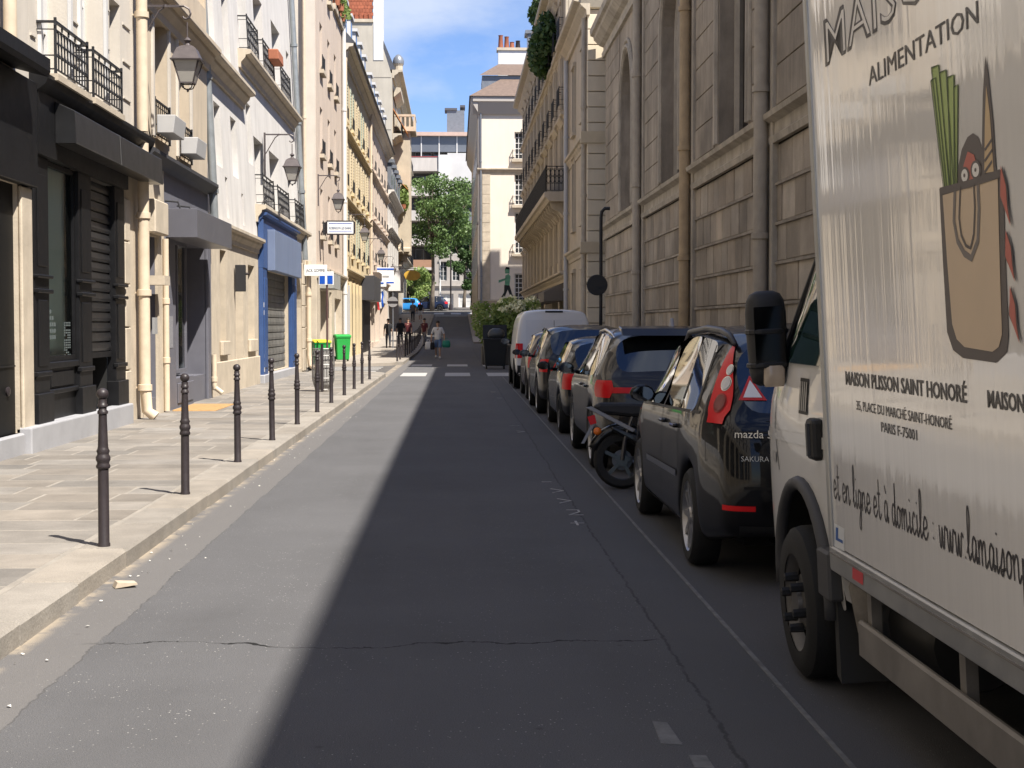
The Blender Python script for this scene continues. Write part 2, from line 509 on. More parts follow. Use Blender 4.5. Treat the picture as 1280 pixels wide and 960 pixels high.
for k in range(26):
    y0 = 60.5 + 3.4*k
    if y0 > 146: break
    o = MB().hexa([(-2.4,y0,gz(y0)-.05),(-2.1,y0,gz(y0)-.05),(-2.1,y0+3.38,gz(y0+3.38)-.05),(-2.4,y0+3.38,gz(y0+3.38)-.05),
                   (-2.4,y0,gz(y0)+SW+.004),(-2.1,y0,gz(y0)+SW+.004),(-2.1,y0+3.38,gz(y0+3.38)+SW+.004),(-2.4,y0+3.38,gz(y0+3.38)+SW+.004)]).build('kerb_stone', kerb_m, far_sw)
# right pavement
mb = MB()
strip(mb, 3.6, 6.5, [-30, 0, 20, 40, 60, 80, 84, 88, 92, 96, 100], SW)
rsw = tag(mb.build('church_sidewalk', pv_m), kind='structure')
for k in range(40):
    y0 = 0 + 2.5*k
    MB().hexa([(3.3,y0,-.05+gz(y0)),(3.6,y0,-.05+gz(y0)),(3.6,y0+2.49,-.05+gz(y0)),(3.3,y0+2.49,-.05+gz(y0)),
               (3.3,y0,SW+.003+gz(y0)),(3.6,y0,SW+.003+gz(y0)),(3.6,y0+2.49,SW+.003+gz(y0+2.5)),(3.3,y0+2.49,SW+.003+gz(y0+2.5))]).build('kerb_stone', kerb_m, rsw)
mb = MB(); strip(mb, 1.15, 8, [100, 104, 108, 112, 120, 130, 140, 149], SW)
tag(mb.build('far_right_sidewalk', pv_m), kind='structure')

# painted markings
road_paint = tag(MB().box(1.42, 1.442, 2.5, 47, -.01, .004).build('parking_line', line_m), kind='structure')
zeb = tag(MB().box(-1.75, -.95, 47.4, 50.6, -.01, .004).build('zebra_crossing', paint_m), kind='structure')
for x0, ya, yb in ((-.35, 47.4, 50.6), (1.0, 47.4, 50.6), (-1.75, 58.6, 61.4), (-.35, 58.6, 61.4), (1.05, 58.6, 61.4)):
    MB().box(x0, x0+.8, ya, yb, -.01, .004).build('stripe', paint_m, zeb)
for y0 in (50.2, 52.0, 53.8, 55.6, 57.2):
    MB().box(-5.0, -2.75, y0, y0+.6, -.01, .004).build('stripe', paint_m, zeb)
m0 = MB(); strip(m0, -2.2, -1.2, [151, 155], .008)
zb2 = tag(m0.build('far_zebra_crossing', paint_m), kind='structure')
for k in range(1, 6):
    m0 = MB(); strip(m0, -2.2+1.7*k, -1.2+1.7*k, [151, 155], .008); m0.build('stripe', paint_m, zb2)
m0 = MB(); strip(m0, -2.0, 1.1, [146.5, 147.5], .008)
zb3 = tag(m0.build('far_stop_line', paint_m), kind='structure')
# worn paint dashes and surveyor's scribbles
dash = tag(MB().prism([(.78, 5.72), (.86, 5.70), (.845, 6.02), (.79, 6.05)], 2, -.01, .004).build('worn_dash', line_m), kind='structure')
MB().prism([(.86, 5.40), (.93, 5.39), (.925, 5.55), (.862, 5.56)], 2, -.01, .004).build('worn_dash', line_m, dash)
def scribble(name, x, y, strokes, s, parent=None):
    m_ = MB()
    for st in strokes:
        for (a, b) in zip(st, st[1:]):
            m_.bar((x+a[0]*s, y+a[1]*s, .003), (x+b[0]*s, y+b[1]*s, .003), .018, .003)
    return m_.build(name, paint_m, parent)
chev = [[(0,0),(.22,.35),(0,.7)]]
sc = tag(scribble('survey_mark', .92, 12.05, [[(0,.25),(.22,.25)],[(.1,0),(.1,.5)]], .5), kind='structure')
for (x, y, st) in ((.90, 12.7, [[(0,.7),(.2,.7),(.2,.4),(0,0),(.24,0)]]), (.88, 13.55, chev), (.87, 14.4, chev), (.82, 15.4, [[(0,0),(.2,0)]]),
                   (.86, 22.5, chev), (.8, 24, [[(0,0),(.3,.1)]]), (.85, 33, chev), (.78, 36, chev)):
    scribble('survey_mark', x+.05, y, st, .5, sc)
# ================================================================ facade kit
class Fac:
    def __init__(s, O, U, N, lean=0, z0=0, base=0):
        s.O, s.U, s.N, s.lean, s.z0, s.base = Vector(O), Vector(U), Vector(N), lean, z0, base
    def P(s, u, z, d=0):
        q = s.O + s.U*u + s.N*(d - s.lean*max(0, z - s.z0))
        return Vector((q.x, q.y, z + s.base))
    def box(s, mb, u0, u1, z0, z1, d0, d1):
        P = s.P
        return mb.hexa([P(u0,z0,d0),P(u1,z0,d0),P(u1,z0,d1),P(u0,z0,d1),P(u0,z1,d0),P(u1,z1,d0),P(u1,z1,d1),P(u0,z1,d1)])
    def prof(s, mb, u0, u1, pts):
        """profile of (d, z) points swept from u0 to u1"""
        n = len(pts)
        vs = [s.P(u0, z, d) for d, z in pts] + [s.P(u1, z, d) for d, z in pts]
        fs = [tuple(range(n))[::-1], tuple(range(n, 2*n))] + [(i, (i+1)%n, n+(i+1)%n, n+i) for i in range(n)]
        return mb.add(vs, fs)

def left(x, lean=0, z0=0): return Fac((x, 0, 0), (0, 1, 0), (1, 0, 0), lean, z0)
def right(x): return Fac((x, 0, 0), (0, 1, 0), (-1, 0, 0))
def front(y, base=0): return Fac((0, y, 0), (1, 0, 0), (0, -1, 0), base=base)

def op(u0, u1, z0, z1, arch=False, depth=None): return dict(u0=u0, u1=u1, z0=z0, z1=z1, arch=arch, depth=depth)

def wall(fac, u0, u1, z0, z1, ops, depth, mat, parent, name='wall', thick=None, extra_z=()):
    mb = MB()
    us = sorted({u0, u1} | {o[k] for o in ops for k in ('u0', 'u1') if u0 < o[k] < u1})
    zs = sorted({z0, z1} | {o[k] for o in ops for k in ('z0', 'z1') if z0 < o[k] < z1} | set(extra_z))
    P = fac.P
    for a, b in zip(us, us[1:]):
        for c, d in zip(zs, zs[1:]):
            um, zm = (a+b)/2, (c+d)/2
            if any(o['u0'] < um < o['u1'] and o['z0'] < zm < o['z1'] for o in ops): continue
            mb.add([P(a,c),P(b,c),P(b,d),P(a,d)], [(0,1,2,3)])
    for o in ops:
        a, b, c, d = o['u0'], o['u1'], o['z0'], o['z1']; dp = o['depth'] or depth
        if o['arch']:
            r = (b-a)/2; n = 12; zc = d - r
            arc = [(a + r - r*math.cos(math.pi*k/n), zc + r*math.sin(math.pi*k/n)) for k in range(n+1)]
            for p, q in zip(arc, arc[1:]):
                mb.add([P(p[0],p[1]),P(q[0],q[1]),P(q[0],d),P(p[0],d)], [(0,1,2,3)])
                mb.add([P(p[0],p[1]),P(q[0],q[1]),P(q[0],q[1],-dp),P(p[0],p[1],-dp)], [(0,1,2,3)])
            d = zc
        else:
            mb.add([P(a,d),P(b,d),P(b,d,-dp),P(a,d,-dp)], [(0,1,2,3)])
        mb.add([P(a,c),P(b,c),P(b,c,-dp),P(a,c,-dp)], [(0,1,2,3)])
        mb.add([P(a,c),P(a,d),P(a,d,-dp),P(a,c,-dp)], [(0,1,2,3)])
        mb.add([P(b,c),P(b,d),P(b,d,-dp),P(b,c,-dp)], [(0,1,2,3)])
    if thick:   # closed block behind the facade
        for quad in ([P(u0,z0,0),P(u0,z1,0),P(u0,z1,-thick),P(u0,z0,-thick)], [P(u1,z0,0),P(u1,z1,0),P(u1,z1,-thick),P(u1,z0,-thick)],
                     [P(u0,z0,-thick),P(u1,z0,-thick),P(u1,z1,-thick),P(u0,z1,-thick)], [P(u0,z1,0),P(u1,z1,0),P(u1,z1,-thick),P(u0,z1,-thick)]):
            mb.add(quad, [(0,1,2,3)])
    return mb.build(name, mat, parent)

def window(fac, o, parent, depth=.22, frame=wood_white, pane=pane_dark, cols=2, rows=3, fw=.06, name='window', bw=.03, dd=.05):
    a, b, c, d = o['u0'], o['u1'], o['z0'], o['z1']; dp = o['depth'] or depth
    mb = MB(); F = fac.box
    d0, d1 = -dp, -dp+dd
    if o['arch']: d1 = -dp + dd
    F(mb, a+.001, a+fw, c+.001, d-.001, d0, d1); F(mb, b-fw, b-.001, c+.001, d-.001, d0, d1)
    F(mb, a+fw, b-fw, c+.001, c+fw, d0, d1); F(mb, a+fw, b-fw, d-fw, d-.001, d0, d1)
    for k in range(1, cols):
        u = a + (b-a)*k/cols; w = fw*.55 if k*2 == cols else bw/2
        F(mb, u-w, u+w, c+fw, d-fw, d0, d1-.004)
    for k in range(1, rows):
        z = c + (d-c)*k/rows
        F(mb, a+fw, b-fw, z-bw/2, z+bw/2, d0, d1-.008)
    w = mb.build(name, frame, parent)
    p = MB(); p.add([fac.P(a,c,d0+.012),fac.P(b,c,d0+.012),fac.P(b,d,d0+.012),fac.P(a,d,d0+.012)], [(0,1,2,3)])
    p.build('pane', pane, w)
    return w

def railing(fac, u0, u1, z0, z1, d, parent, ret=True, pitch=.11, r=.009, orn=True, mat=rail_iron, name='balcony_railing'):
    mb = MB(); P = fac.P
    zt, zb, zm = z1, z0+.06, z0+.06+(z1-z0)*.26
    for z, w in ((zt, .035), (zb, .02), (zm, .018), (zt-.09, .015)):
        mb.bar(P(u0,z,d), P(u1,z,d), w, w*.8)
        if ret:
            mb.bar(P(u0,z,-.02), P(u0,z,d), w, w*.8); mb.bar(P(u1,z,-.02), P(u1,z,d), w, w*.8)
    for u in (u0, u1): mb.bar(P(u,z0,d), P(u,z1+.05,d), .03)
    n = max(2, int(round((u1-u0)/pitch)))
    for k in range(1, n):
        u = u0 + (u1-u0)*k/n
        mb.bar(P(u,zb,d), P(u,zt-.09 if orn else zt,d), r*2)
    if orn:
        h = zt-.09-zm
        for k in range(n):
            uc = u0 + (u1-u0)*(k+.5)/n; w = (u1-u0)/n*.46
            for zc, s in ((zm+h*.28, 1), (zm+h*.72, -1)):
                pts = [P(uc + s*w*math.cos(t), zc + h*.24*math.sin(t), d) for t in [2*math.pi*q/8 for q in range(8)]]
                mb.tube(pts, r*.9, 4, closed=True)
        for k in range(n//2+1):
            u = u0 + (u1-u0)*k/(n//2+1e-6) if n > 1 else u0
            mb.tube([P(u+.03*math.cos(t), zt-.045+.03*math.sin(t), d) for t in [2*math.pi*q/6 for q in range(6)]], r*.8, 4, closed=True)
    return mb.build(name, mat, parent)

def pipe(fac, u, z0, z1, parent, r=.06, d=.10, mat=None, collars=(), shoe=False, name='drainpipe'):
    mb = MB(); P = fac.P
    pts = [P(u, z0 + (z1-z0)*k/8, d) for k in range(9)]
    if shoe: pts = [P(u, z0+.02, d+.16)] + [P(u, z0+.12, d+.03)] + pts[1:]
    mb.tube(pts, r, 12)
    for z in collars:
        mb.tube([P(u,z-.05,d), P(u,z-.045,d), P(u,z+.045,d), P(u,z+.05,d)], [r, r*1.28, r*1.28, r], 12)
        mb.bar(P(u, z, 0), P(u, z, d), .025)
    return mb.build(name, mat or cream_pipe, parent, smooth=50)

def shutter(fac, u0, u1, z0, z1, parent, mat, d=.03, slats=True):
    mb = MB()
    fac.box(mb, u0, u1, z0, z1, .003, d)
    if slats:
        n = int((z1-z0)/.14)
        for k in range(n):
            z = z0+.06+(z1-z0-.12)*k/n
            fac.box(mb, u0+.05, u1-.05, z, z+.05, d-.001, d+.02)
    return mb.build('shutter', mat, parent)

def cornice(fac, u0, u1, z, parent, mat, d=.3, h=.35, name='cornice', back=0):
    mb = MB()
    fac.prof(mb, u0, u1, [(back-.01, z-h), (d*.18, z-h), (d*.22, z-h*.72), (d*.55, z-h*.45), (d*.6, z-h*.3), (d*.95, z-h*.24), (d, z-h*.18), (d, z), (back-.01, z+.03)])
    return mb.build(name, mat, parent)

def roller(fac, u0, u1, z0, z1, parent, mat, d=-.25, pitch=.11, name='roller_shutter'):
    """roller shutter: each slat a sub-part"""
    mb = MB(); fac.box(mb, u0, u1, z0, z1, d-.04, d-.02)
    sh = mb.build(name, mat, parent)
    n = int((z1-z0)/pitch)
    for k in range(n):
        z = z0 + (z1-z0)*k/n; z2 = z0 + (z1-z0)*(k+1)/n
        m_ = MB(); fac.prof(m_, u0+.005, u1-.005, [(d-.02, z+.006), (d+.018, z+.012), (d+.024, z+pitch*.4), (d+.004, z2-.008), (d-.02, z2-.006)])
        m_.build('slat', mat, sh)
    return sh

XL = -5.0
# ---------------------------------------------------------------- building nearest on the left (black panelled shop)
f = left(XL)
L1 = thing('corner_shop_building', 'cream building at the left edge with black panelled shopfront and flat black canopy', 'building', (XL, 14, 0))
ops = [op(u, u+1.15, 4.95, 7.3) for u in (-9, -5.6, -2.2, 1.2, 4.6, 8.0, 11.4, 14.8)] + [op(u, u+1.15, 8.3, 10.5) for u in (-9, -5.6, -2.2, 1.2, 4.6, 8.0, 11.4, 14.8)]
wall(f, -16, 18.15, 4.35, 16, ops, .28, stucco_cream, L1, thick=8)
for o in ops: window(f, o, L1, .28, rows=4)
ops2 = [op(-13+k*4.3, -10+k*4.3, .5, 3.5) for k in range(6)] + [op(13.6, 17.6, .36, 3.2, depth=.05)]
wall(f, -16, 18.15, .05, 4.35, ops2, .35, stone_lime, L1, 'shop_wall')
for o in ops2[:-1]: window(f, o, L1, .35, frame=black_paint, rows=1, cols=2)
mb = MB(); f.box(mb, 13.2, 18.05, 3.2, 4.42, .004, .12)
mb.build('fascia_panel', black_paint, L1, bevel=.01)
mb = MB(); f.prof(mb, 13.0, 17.5, [(0, 4.5), (.40, 4.4), (.42, 4.46), (.42, 4.60), (.36, 4.62), (0, 4.72)])
mb.build('canopy', black_paint, L1)
mb = MB(); f.box(mb, 13.6, 17.6, .36, 3.2, -.2, -.05)
dr = mb.build('door', M('black_door', (.008, .008, .008), .6, spec=.15, var=.2, vs=2), L1)
mb = MB(); f.box(mb, 13.6, 17.58, 1.12, 1.14, -.05, -.035); mb.build('door_rail', black_paint, dr)
mb = MB(); mb.lathe([(0,0), (.05,0), (.055,.02), (.035,.035), (0,.036)], 14, f.P(17.28, .85, -.05), Matrix.Rotation(R(90), 4, 'Y'))
mb.build('door_knob', iron, dr, smooth=40)
mb = MB(); f.box(mb, 13, 17.6, .10, .36, -.1, .06); mb.build('step', plinth_grey, L1, bevel=.02)
mb = MB(); f.box(mb, 17.61, 18.04, .12, 3.19, .004, .05); mb.build('stone_pier', stone_lime, L1, bevel=.015)
pipe(f, 17.0, 4.7, 14, L1, .075, .12, cream_pipe, (6.2, 9))
cornice(f, -16, 18.15, 7.8, L1, stucco_cream, .14, .2, 'band')

# ---------------------------------------------------------------- second building: black shop with roller shutter
L2 = thing('black_shop_building', 'cream building with black wooden shopfront, roller shutter and two iron window railings', 'building', (XL, 21, 0))
f = left(XL)
ops = [op(18.62, 19.95, 4.58, 7.6), op(20.55, 21.95, 4.58, 7.6), op(22.35, 23.05, 4.95, 6.35)] + [op(u, u+1.2, 8.4, 10.6) for u in (18.7, 20.65, 22.6)]
wall(f, 18.16, 24.45, 4.4, 16, ops, .30, stucco_cream, L2, thick=8)
for o in ops[:2]:
    window(f, o, L2, .30, rows=4)
    mb = MB(); f.box(mb, o['u0']-.10, o['u0'], 4.6, 7.7, .003, .05); f.box(mb, o['u1'], o['u1']+.1, 4.6, 7.7, .003, .05); f.box(mb, o['u0']-.1, o['u1']+.1, 7.7, 7.85, .003, .07)
    mb.build('window_surround', wood_white, L2)
for o in ops[2:]: window(f, o, L2, .30, rows=3)
for u0, u1 in ((18.5, 20.08), (20.4, 22.1)):
    railing(f, u0, u1, 4.6, 5.22, .22, L2, pitch=.15, r=.008)
    mb = MB(); f.box(mb, u0-.04, u1+.04, 4.52, 4.6, 0, .26); mb.build('sill', stone_lime, L2)
for u, w in ((18.2, .22), (20.15, .3), (22.05, .25), (23.2, .5)):
    for k in range(6):
        z = 5.0 + .55*k
        mb = MB(); f.prof(mb, u, u+w, [(0, z), (.022, z+.006), (.022, z+.03), (0, z+.036)]); mb.build('groove_band', stucco_cream, L2)
cornice(f, 18.16, 24.45, 7.95, L2, stucco_cream, .16, .2, 'band')
# black joinery
F = f.box
mb = MB(); F(mb, 18.16, 23.06, 3.62, 4.42, .002, .10); mb.build('fascia_panel', black_paint, L2)
mb = MB(); f.prof(mb, 18.14, 24.5, [(0, 4.34), (.10, 4.36), (.20, 4.44), (.22, 4.5), (.22, 4.55), (0, 4.62)]); mb.build('shop_cornice', black_paint, L2)
mb = MB(); f.prof(mb, 18.9, 24.42, [(.10, 4.33), (.34, 4.22), (.36, 3.82), (.10, 3.82)])
aw = mb.build('awning_box', M('black_metal', (.02, .02, .021), .35, metal=.2, var=.2, vs=3), L2, bevel=.006)
mb = MB(); f.prof(mb, 21.4, 21.42, [(.1, 4.335), (.343, 4.225), (.363, 3.815), (.1, 3.815)])
mb.build('awning_seam', M('worn_metal_edge', (.10, .10, .10), .5), aw)
for u0, u1 in ((18.16, 18.80), (20.28, 20.98), (22.42, 23.06)):
    mb = MB(); F(mb, u0, u1, .42, 3.62, -.1, .035); F(mb, u0-.03, u1+.03, .42, .78, -.1, .075); F(mb, u0-.02, u1+.02, .98, 1.04, 0, .065)
    F(mb, u0-.02, u1+.02, 1.98, 2.03, 0, .085); F(mb, u0-.02, u1+.02, 2.16, 2.2, 0, .085); F(mb, u0+.12, u1-.12, 1.1, 1.9, .03, .048); F(mb, u0+.12, u1-.12, 2.3, 3.4, .03, .048)
    mb.build('pilaster', black_paint, L2, bevel=.012)
mb = MB(); F(mb, 18.8, 20.28, .42, 1.12, -.16, -.02); F(mb, 18.8, 20.28, 1.06, 1.14, -.1, .03); F(mb, 18.8, 20.28, .74, .80, -.05, .025); F(mb, 18.98, 20.1, .82, 1.02, -.03, .0)
mb.build('stall_riser', black_paint, L2, bevel=.01)
o = op(18.8, 20.28, 1.14, 3.62, depth=.06)
w = window(f, o, L2, .14, frame=black_paint, cols=1, rows=1, fw=.07, pane=glass_clear('shop_glass', (.85, .93, .9), ior=1.18), name='shop_window')
mb = MB(); F(mb, 18.8, 20.28, 1.0, 3.7, -.17, -.15); mb.build('display_backing', M('pale_mint_board', (.50, .60, .57), .6, var=.04), L2)
mb = MB(); F(mb, 18.8, 18.82, 1.0, 3.7, -.14, -.07); F(mb, 20.26, 20.28, 1.0, 3.7, -.14, -.07); F(mb, 18.8, 20.28, 1.0, 1.02, -.14, -.07); F(mb, 18.8, 20.28, 3.68, 3.7, -.14, -.07)
mb.build('display_case', M('dark_interior', (.05, .055, .055), .7), L2)
pm = M('grey_print', (.10, .12, .12), .6)
for u, z, wd, hh, n in ((19.0, 1.42, .4, .05, 5), (19.78, 1.2, .35, .02, 14)):
    mb = MB()
    for k in range(n):
        for q in range(4):
            if random.random() < .8: F(mb, u+q*wd/4, u+q*wd/4+wd/4*.7, z+k*hh*1.6, z+k*hh*1.6+hh, -.044, -.042)
    mb.build('window_lettering', pm, w)
# recessed shuttered bay
mb = MB(); F(mb, 20.98, 22.42, .42, 3.62, -.62, -.55); F(mb, 20.98, 21.0, .42, 3.62, -.55, -.1); F(mb, 22.4, 22.42, .42, 3.62, -.55, -.1)
mb.build('shop_recess', M('dark_recess', (.012, .012, .012), .8), L2)
roller(f, 21.0, 22.4, 1.22, 3.6, L2, M('black_shutter_metal', (.03, .03, .032), .35, metal=.5, var=.2, vs=4), -.05, .135)
mb = MB(); F(mb, 21.0, 22.4, 1.14, 1.22, -.10, -.02); mb.build('shutter_foot_bar', black_paint, L2)
mb = MB(); F(mb, 21.0, 22.4, .42, 1.12, -.36, -.30); F(mb, 21.1, 22.3, .5, 1.02, -.31, -.285); mb.build('stall_riser', black_paint, L2, bevel=.01)
mb = MB(); F(mb, 17.6, 23.1, .05, .42, -.05, .14); mb.build('plinth', plinth_grey, L2, bevel=.02, segs=2)
mb = MB(); F(mb, 23.06, 24.45, .05, 4.4, -.3, .003); mb.build('stone_pier', stone_lime, L2)
for z0, z1 in ((.1, .9), (.92, 1.55), (1.57, 2.2), (2.22, 2.85), (2.87, 3.5)):
    mb = MB(); F(mb, 23.1, 23.44, z0, z1, .0, .04); mb.build('quoin_stone', stone_lime, L2, bevel=.012)
pipe(f, 23.95, .14, 4.42, L2, .088, .14, cream_pipe, (.62, 2.1, 3.3), shoe=True)
pipe(f, 23.95, 4.6, 15, L2, .088, .14, cream_pipe, (6.4, 9))

# ---------------------------------------------------------------- third building: grey shop with metal canopy
L3 = thing('grey_shop_building', 'tan building with grey painted shopfront, boxy grey canopy and white planters on sills', 'building', (XL, 28, 0))
f = left(XL)
ops = [op(25.45, 26.75, 4.72, 6.75), op(27.65, 28.95, 4.62, 6.75)] + [op(u, u+1.2, 7.9, 10) for u in (25.5, 27.7, 29.6)]
wall(f, 24.46, 30.98, 4.3, 16, ops, .32, stucco_tan, L3, thick=8)
for o in ops: window(f, o, L3, .32, rows=4, frame=M('tan_frame_paint', (.55, .46, .36), .6))
for o in ops[:2]:
    for ua in (o['u0']-.12, o['u1']):
        mb = MB(); f.box(mb, ua, ua+.12, o['z0'], o['z1']+.1, .003, .045); mb.build('window_jamb', stucco_cream, L3)
    mb = MB(); f.prof(mb, o['u0']+.08, o['u0']+1.1, [(.05, o['z0']+.06), (.32, o['z0']+.06), (.36, o['z0']+.36), (.05, o['z0']+.36)])
    pl = mb.build('window_planter', M('grey_white_planter', (.42, .415, .41), .6, var=.08), L3, bevel=.01)
    mb = MB(); f.box(mb, o['u0']+.12, o['u0']+1.06, o['z0']+.34, o['z0']+.365, .07, .34); mb.build('planter_soil', M('potting_soil', (.04, .03, .02), .95), pl)
    railing(f, o['u0'], o['u1'], o['z0']-.02, o['z0']+.6, .04, L3, ret=False, pitch=.16, r=.008, orn=False)
cornice(f, 24.46, 30.98, 7.12, L3, stucco_tan, .30, .42, 'band_cornice')
mb = MB(); f.prof(mb, 24.46, 31.0, [(0, 4.22), (.12, 4.26), (.22, 4.36), (.22, 4.42), (0, 4.5)]); mb.build('shop_cornice', M('dark_lead', (.05, .05, .055), .6, var=.2), L3)
ops2 = [op(27.1, 30.55, .62, 3.12), op(24.75, 25.5, .4, 3.05)]
wall(f, 24.46, 30.98, .05, 4.3, ops2, .5, shop_grey, L3, 'shop_wall')
mb = MB(); f.box(mb, 24.47, 26.05, .06, 4.22, .004, .05); 
mb = MB(); f.box(mb, 25.5, 26.1, .1, 4.2, .003, .05); f.box(mb, 24.47, 24.75, .1, 4.2, .003, .05); f.box(mb, 24.75, 25.5, 3.05, 4.2, .003, .05)
mb.build('entrance_surround', stone_lime, L3)
mb = MB(); f.box(mb, 24.6, 25.7, 3.08, 3.62, .05, .20); mb.build('lintel_block', stone_lime, L3, bevel=.02)
mb = MB(); f.box(mb, 24.75, 25.5, .2, 3.05, -.45, -.40); mb.build('entrance_door', M('beige_door', (.45, .37, .28), .6, var=.1), L3)
mb = MB(); f.box(mb, 24.9, 25.35, 2.25, 2.4, -.05, .28); mb.build('door_ledge', stone_lime, L3)
o = op(27.1, 28.9, .72, 3.12, depth=.12); w = window(f, o, L3, .12, frame=shop_grey, cols=2, rows=1, fw=.07, pane=glass_clear('shop_glass2', (.5, .58, .55)), name='shop_window')
mb = MB(); f.box(mb, 27.0, 30.6, .3, 3.3, -3.2, -3.15); f.box(mb, 27.0, 30.6, .3, .35, -3.15, -.55); f.box(mb, 26.98, 27.0, .3, 3.3, -3.2, -.55); f.box(mb, 30.6, 30.62, .3, 3.3, -3.2, -.55); f.box(mb, 27, 30.6, 3.3, 3.32, -3.2, -.55)
mb.build('shop_interior', M('dim_shop_interior', (.16, .15, .12), .7, var=.5, vs=1.4), L3)
o = op(28.9, 30.55, .2, 3.12, depth=.5); window(f, o, L3, .5, frame=shop_grey, cols=2, rows=1, fw=.10, pane=glass_clear('shop_glass2'), name='shop_door')
mb = MB(); f.box(mb, 27.1, 28.88, .1, .66, -.48, .05); f.box(mb, 27.2, 28.78, .2, .56, .05, .07); mb.build('stall_riser', shop_grey, L3, bevel=.01)
mb = MB(); f.box(mb, 26.15, 27.05, .1, 3.6, .003, .06); f.box(mb, 30.55, 30.95, .1, 3.6, .003, .06); mb.build('pilaster', shop_grey, L3, bevel=.01)
mb = MB(); f.box(mb, 26.2, 30.2, 3.09, 3.58, .06, .59); mb.build('canopy_box', M('grey_canopy_metal', (.125, .125, .145), .4, metal=.2, var=.1, vs=1.5), L3, bevel=.006)
mb = MB()
for u in (26.3, 27.4, 28.4): mb.tube([f.P(u, 3.55, .3), f.P(u, 3.7, .25), f.P(u, 3.72, .03)], .018, 6)
mb.build('canopy_stay', rail_iron, L3)
pipe(f, 25.95, .14, 3.05, L3, .05, .10, cream_pipe, (1.0, 2.0))
pipe(f, 30.9, .2, 1.0, L3, .05, .12, cream_pipe, (.5,), shoe=True)
mb = MB(); mb.tube([f.P(24.62, 6.2, .03), f.P(24.7, 5.4, .03), f.P(25.0, 4.75, .03), f.P(25.15, 4.5, .06)], .012, 5); mb.build('cable', rail_iron, L3)
mb = MB(); f.box(mb, 25.0, 25.25, 1.45, 1.72, .05, .09); ic = mb.build('intercom', M('grey_plastic', (.3, .3, .3), .5), L3)
mb = MB(); f.box(mb, 26.35, 26.75, 1.2, 1.75, .06, .066); mb.build('notice', M('grey_notice', (.25, .25, .27), .6, var=.4, vs=30), L3)

# ---------------------------------------------------------------- fourth building: white, leaning back, blue shop
L4 = thing('white_leaning_building', 'white rendered old building leaning back above a blue shopfront and small iron balconies', 'building', (XL, 41, 0))
f = left(XL, .048, 3.6)
ops = [op(32.6, 33.5, 5.0, 6.35), op(35.0, 35.9, 5.0, 6.35), op(37.8, 38.7, 5.6, 7.1), op(41.0, 42.0, 5.6, 7.15),
       op(33.7, 34.05, 3.95, 4.85), op(36.2, 36.5, 3.95, 4.7),
       op(39.0, 40.9, 4.62, 6.4), op(42.2, 44.6, 4.62, 6.4), op(46.7, 48.9, 4.62, 6.4),
       op(37.3, 39.0, 8.25, 10.4), op(40.4, 42.4, 8.25, 10.4), op(44.4, 46.6, 8.25, 10.4),
       op(32.3, 33.3, 7.5, 9.2), op(34.6, 35.6, 7.5, 9.2), op(48.2, 49.0, 8.4, 10.2),
       op(33, 34, 11, 12.8), op(37.5, 38.8, 11.6, 13.4), op(41, 42.3, 11.6, 13.4), op(45, 46.3, 11.6, 13.4)]
ops = [o for i, o in enumerate(ops) if i not in (3,)]
wall(f, 30.99, 50.7, 3.72, 17, ops, .35, stucco_white, L4, thick=9)
for i, o in enumerate(ops): window(f, o, L4, .35, rows=3 if o['z1']-o['z0'] > 1.2 else 1, cols=2 if o['u1']-o['u0'] > .6 else 1)
# ledges with balconies
for (u0, u1, z, d) in ((38.6, 50.7, 4.62, .28), (36.9, 49.2, 8.2, .32), (31.0, 37.2, 7.22, .34)):
    cornice(f, u0, u1, z, L4, stone_lime, d, .42, 'ledge')
for u0, u1 in ((38.9, 41.1), (42.1, 44.8), (46.6, 49.1)): railing(f, u0, u1, 4.64, 5.4, .2, L4, pitch=.3, r=.011)
for i, (u0, u1) in enumerate(((37.2, 39.2), (40.3, 42.6), (44.3, 46.8))): railing(f, u0, u1, 8.23, 9.05, .22, L4, pitch=.3, r=.011)
mb = MB(); f.box(mb, 41.3, 42.5, 8.72, 9.0, .22, .5); fp = mb.build('flower_box', M('terracotta', (.36, .13, .07), .8, var=.2), L4, bevel=.02)
g = left(XL)
ops2 = [op(32.5, 33.35, 1.25, 3.2), op(34.75, 36.0, .2, 2.75), op(36.85, 38.0, 1.25, 3.05), op(39.75, 45.6, .35, 3.05), op(47.4, 49.5, .2, 3.2, arch=True)]
wall(g, 30.99, 50.7, .05, 3.72, ops2, .42, stone_lime, L4, 'ground_floor_wall')
for i in (0, 2): window(g, ops2[i], L4, .42, rows=2, frame=M('brown_frame', (.07, .05, .04), .6)); 
for i in (0, 2):
    o = ops2[i]; mb = MB(); g.box(mb, o['u0']-.1, o['u1']+.1, .95, 1.25, .003, .08); g.box(mb, o['u0']+.2, o['u1']-.2, .62, .8, .003, .03); mb.build('sill', stone_lime, L4, bevel=.015)
mb = MB(); g.box(mb, 34.75, 36.0, .2, 2.75, -.42, -.36); g.box(mb, 34.9, 35.3, .4, 2.6, -.37, -.33); g.box(mb, 35.45, 35.85, .4, 2.6, -.37, -.33); mb.build('entrance_door', M('taupe_door', (.20, .155, .12), .6, var=.1), L4)
mb = MB(); g.box(mb, 31, 38.6, .1, .82, .003, .06); mb.build('plinth', stone_lime, L4, bevel=.015)
cornice(g, 31.2, 38.7, 3.74, L4, stone_lime, .20, .35, 'ground_floor_cornice')
mb = MB(); g.box(mb, 34.5, 34.62, 2.35, 2.95, .03, .26); sg = mb.build('hanging_sign', M('black_sign', (.025, .025, .027), .4), L4, bevel=.01)
mb = MB(); mb.tube([g.P(36.1, 2.8, 0), g.P(36.1, 2.8, .12)], .03, 8); mb.build('door_lamp', iron, L4)
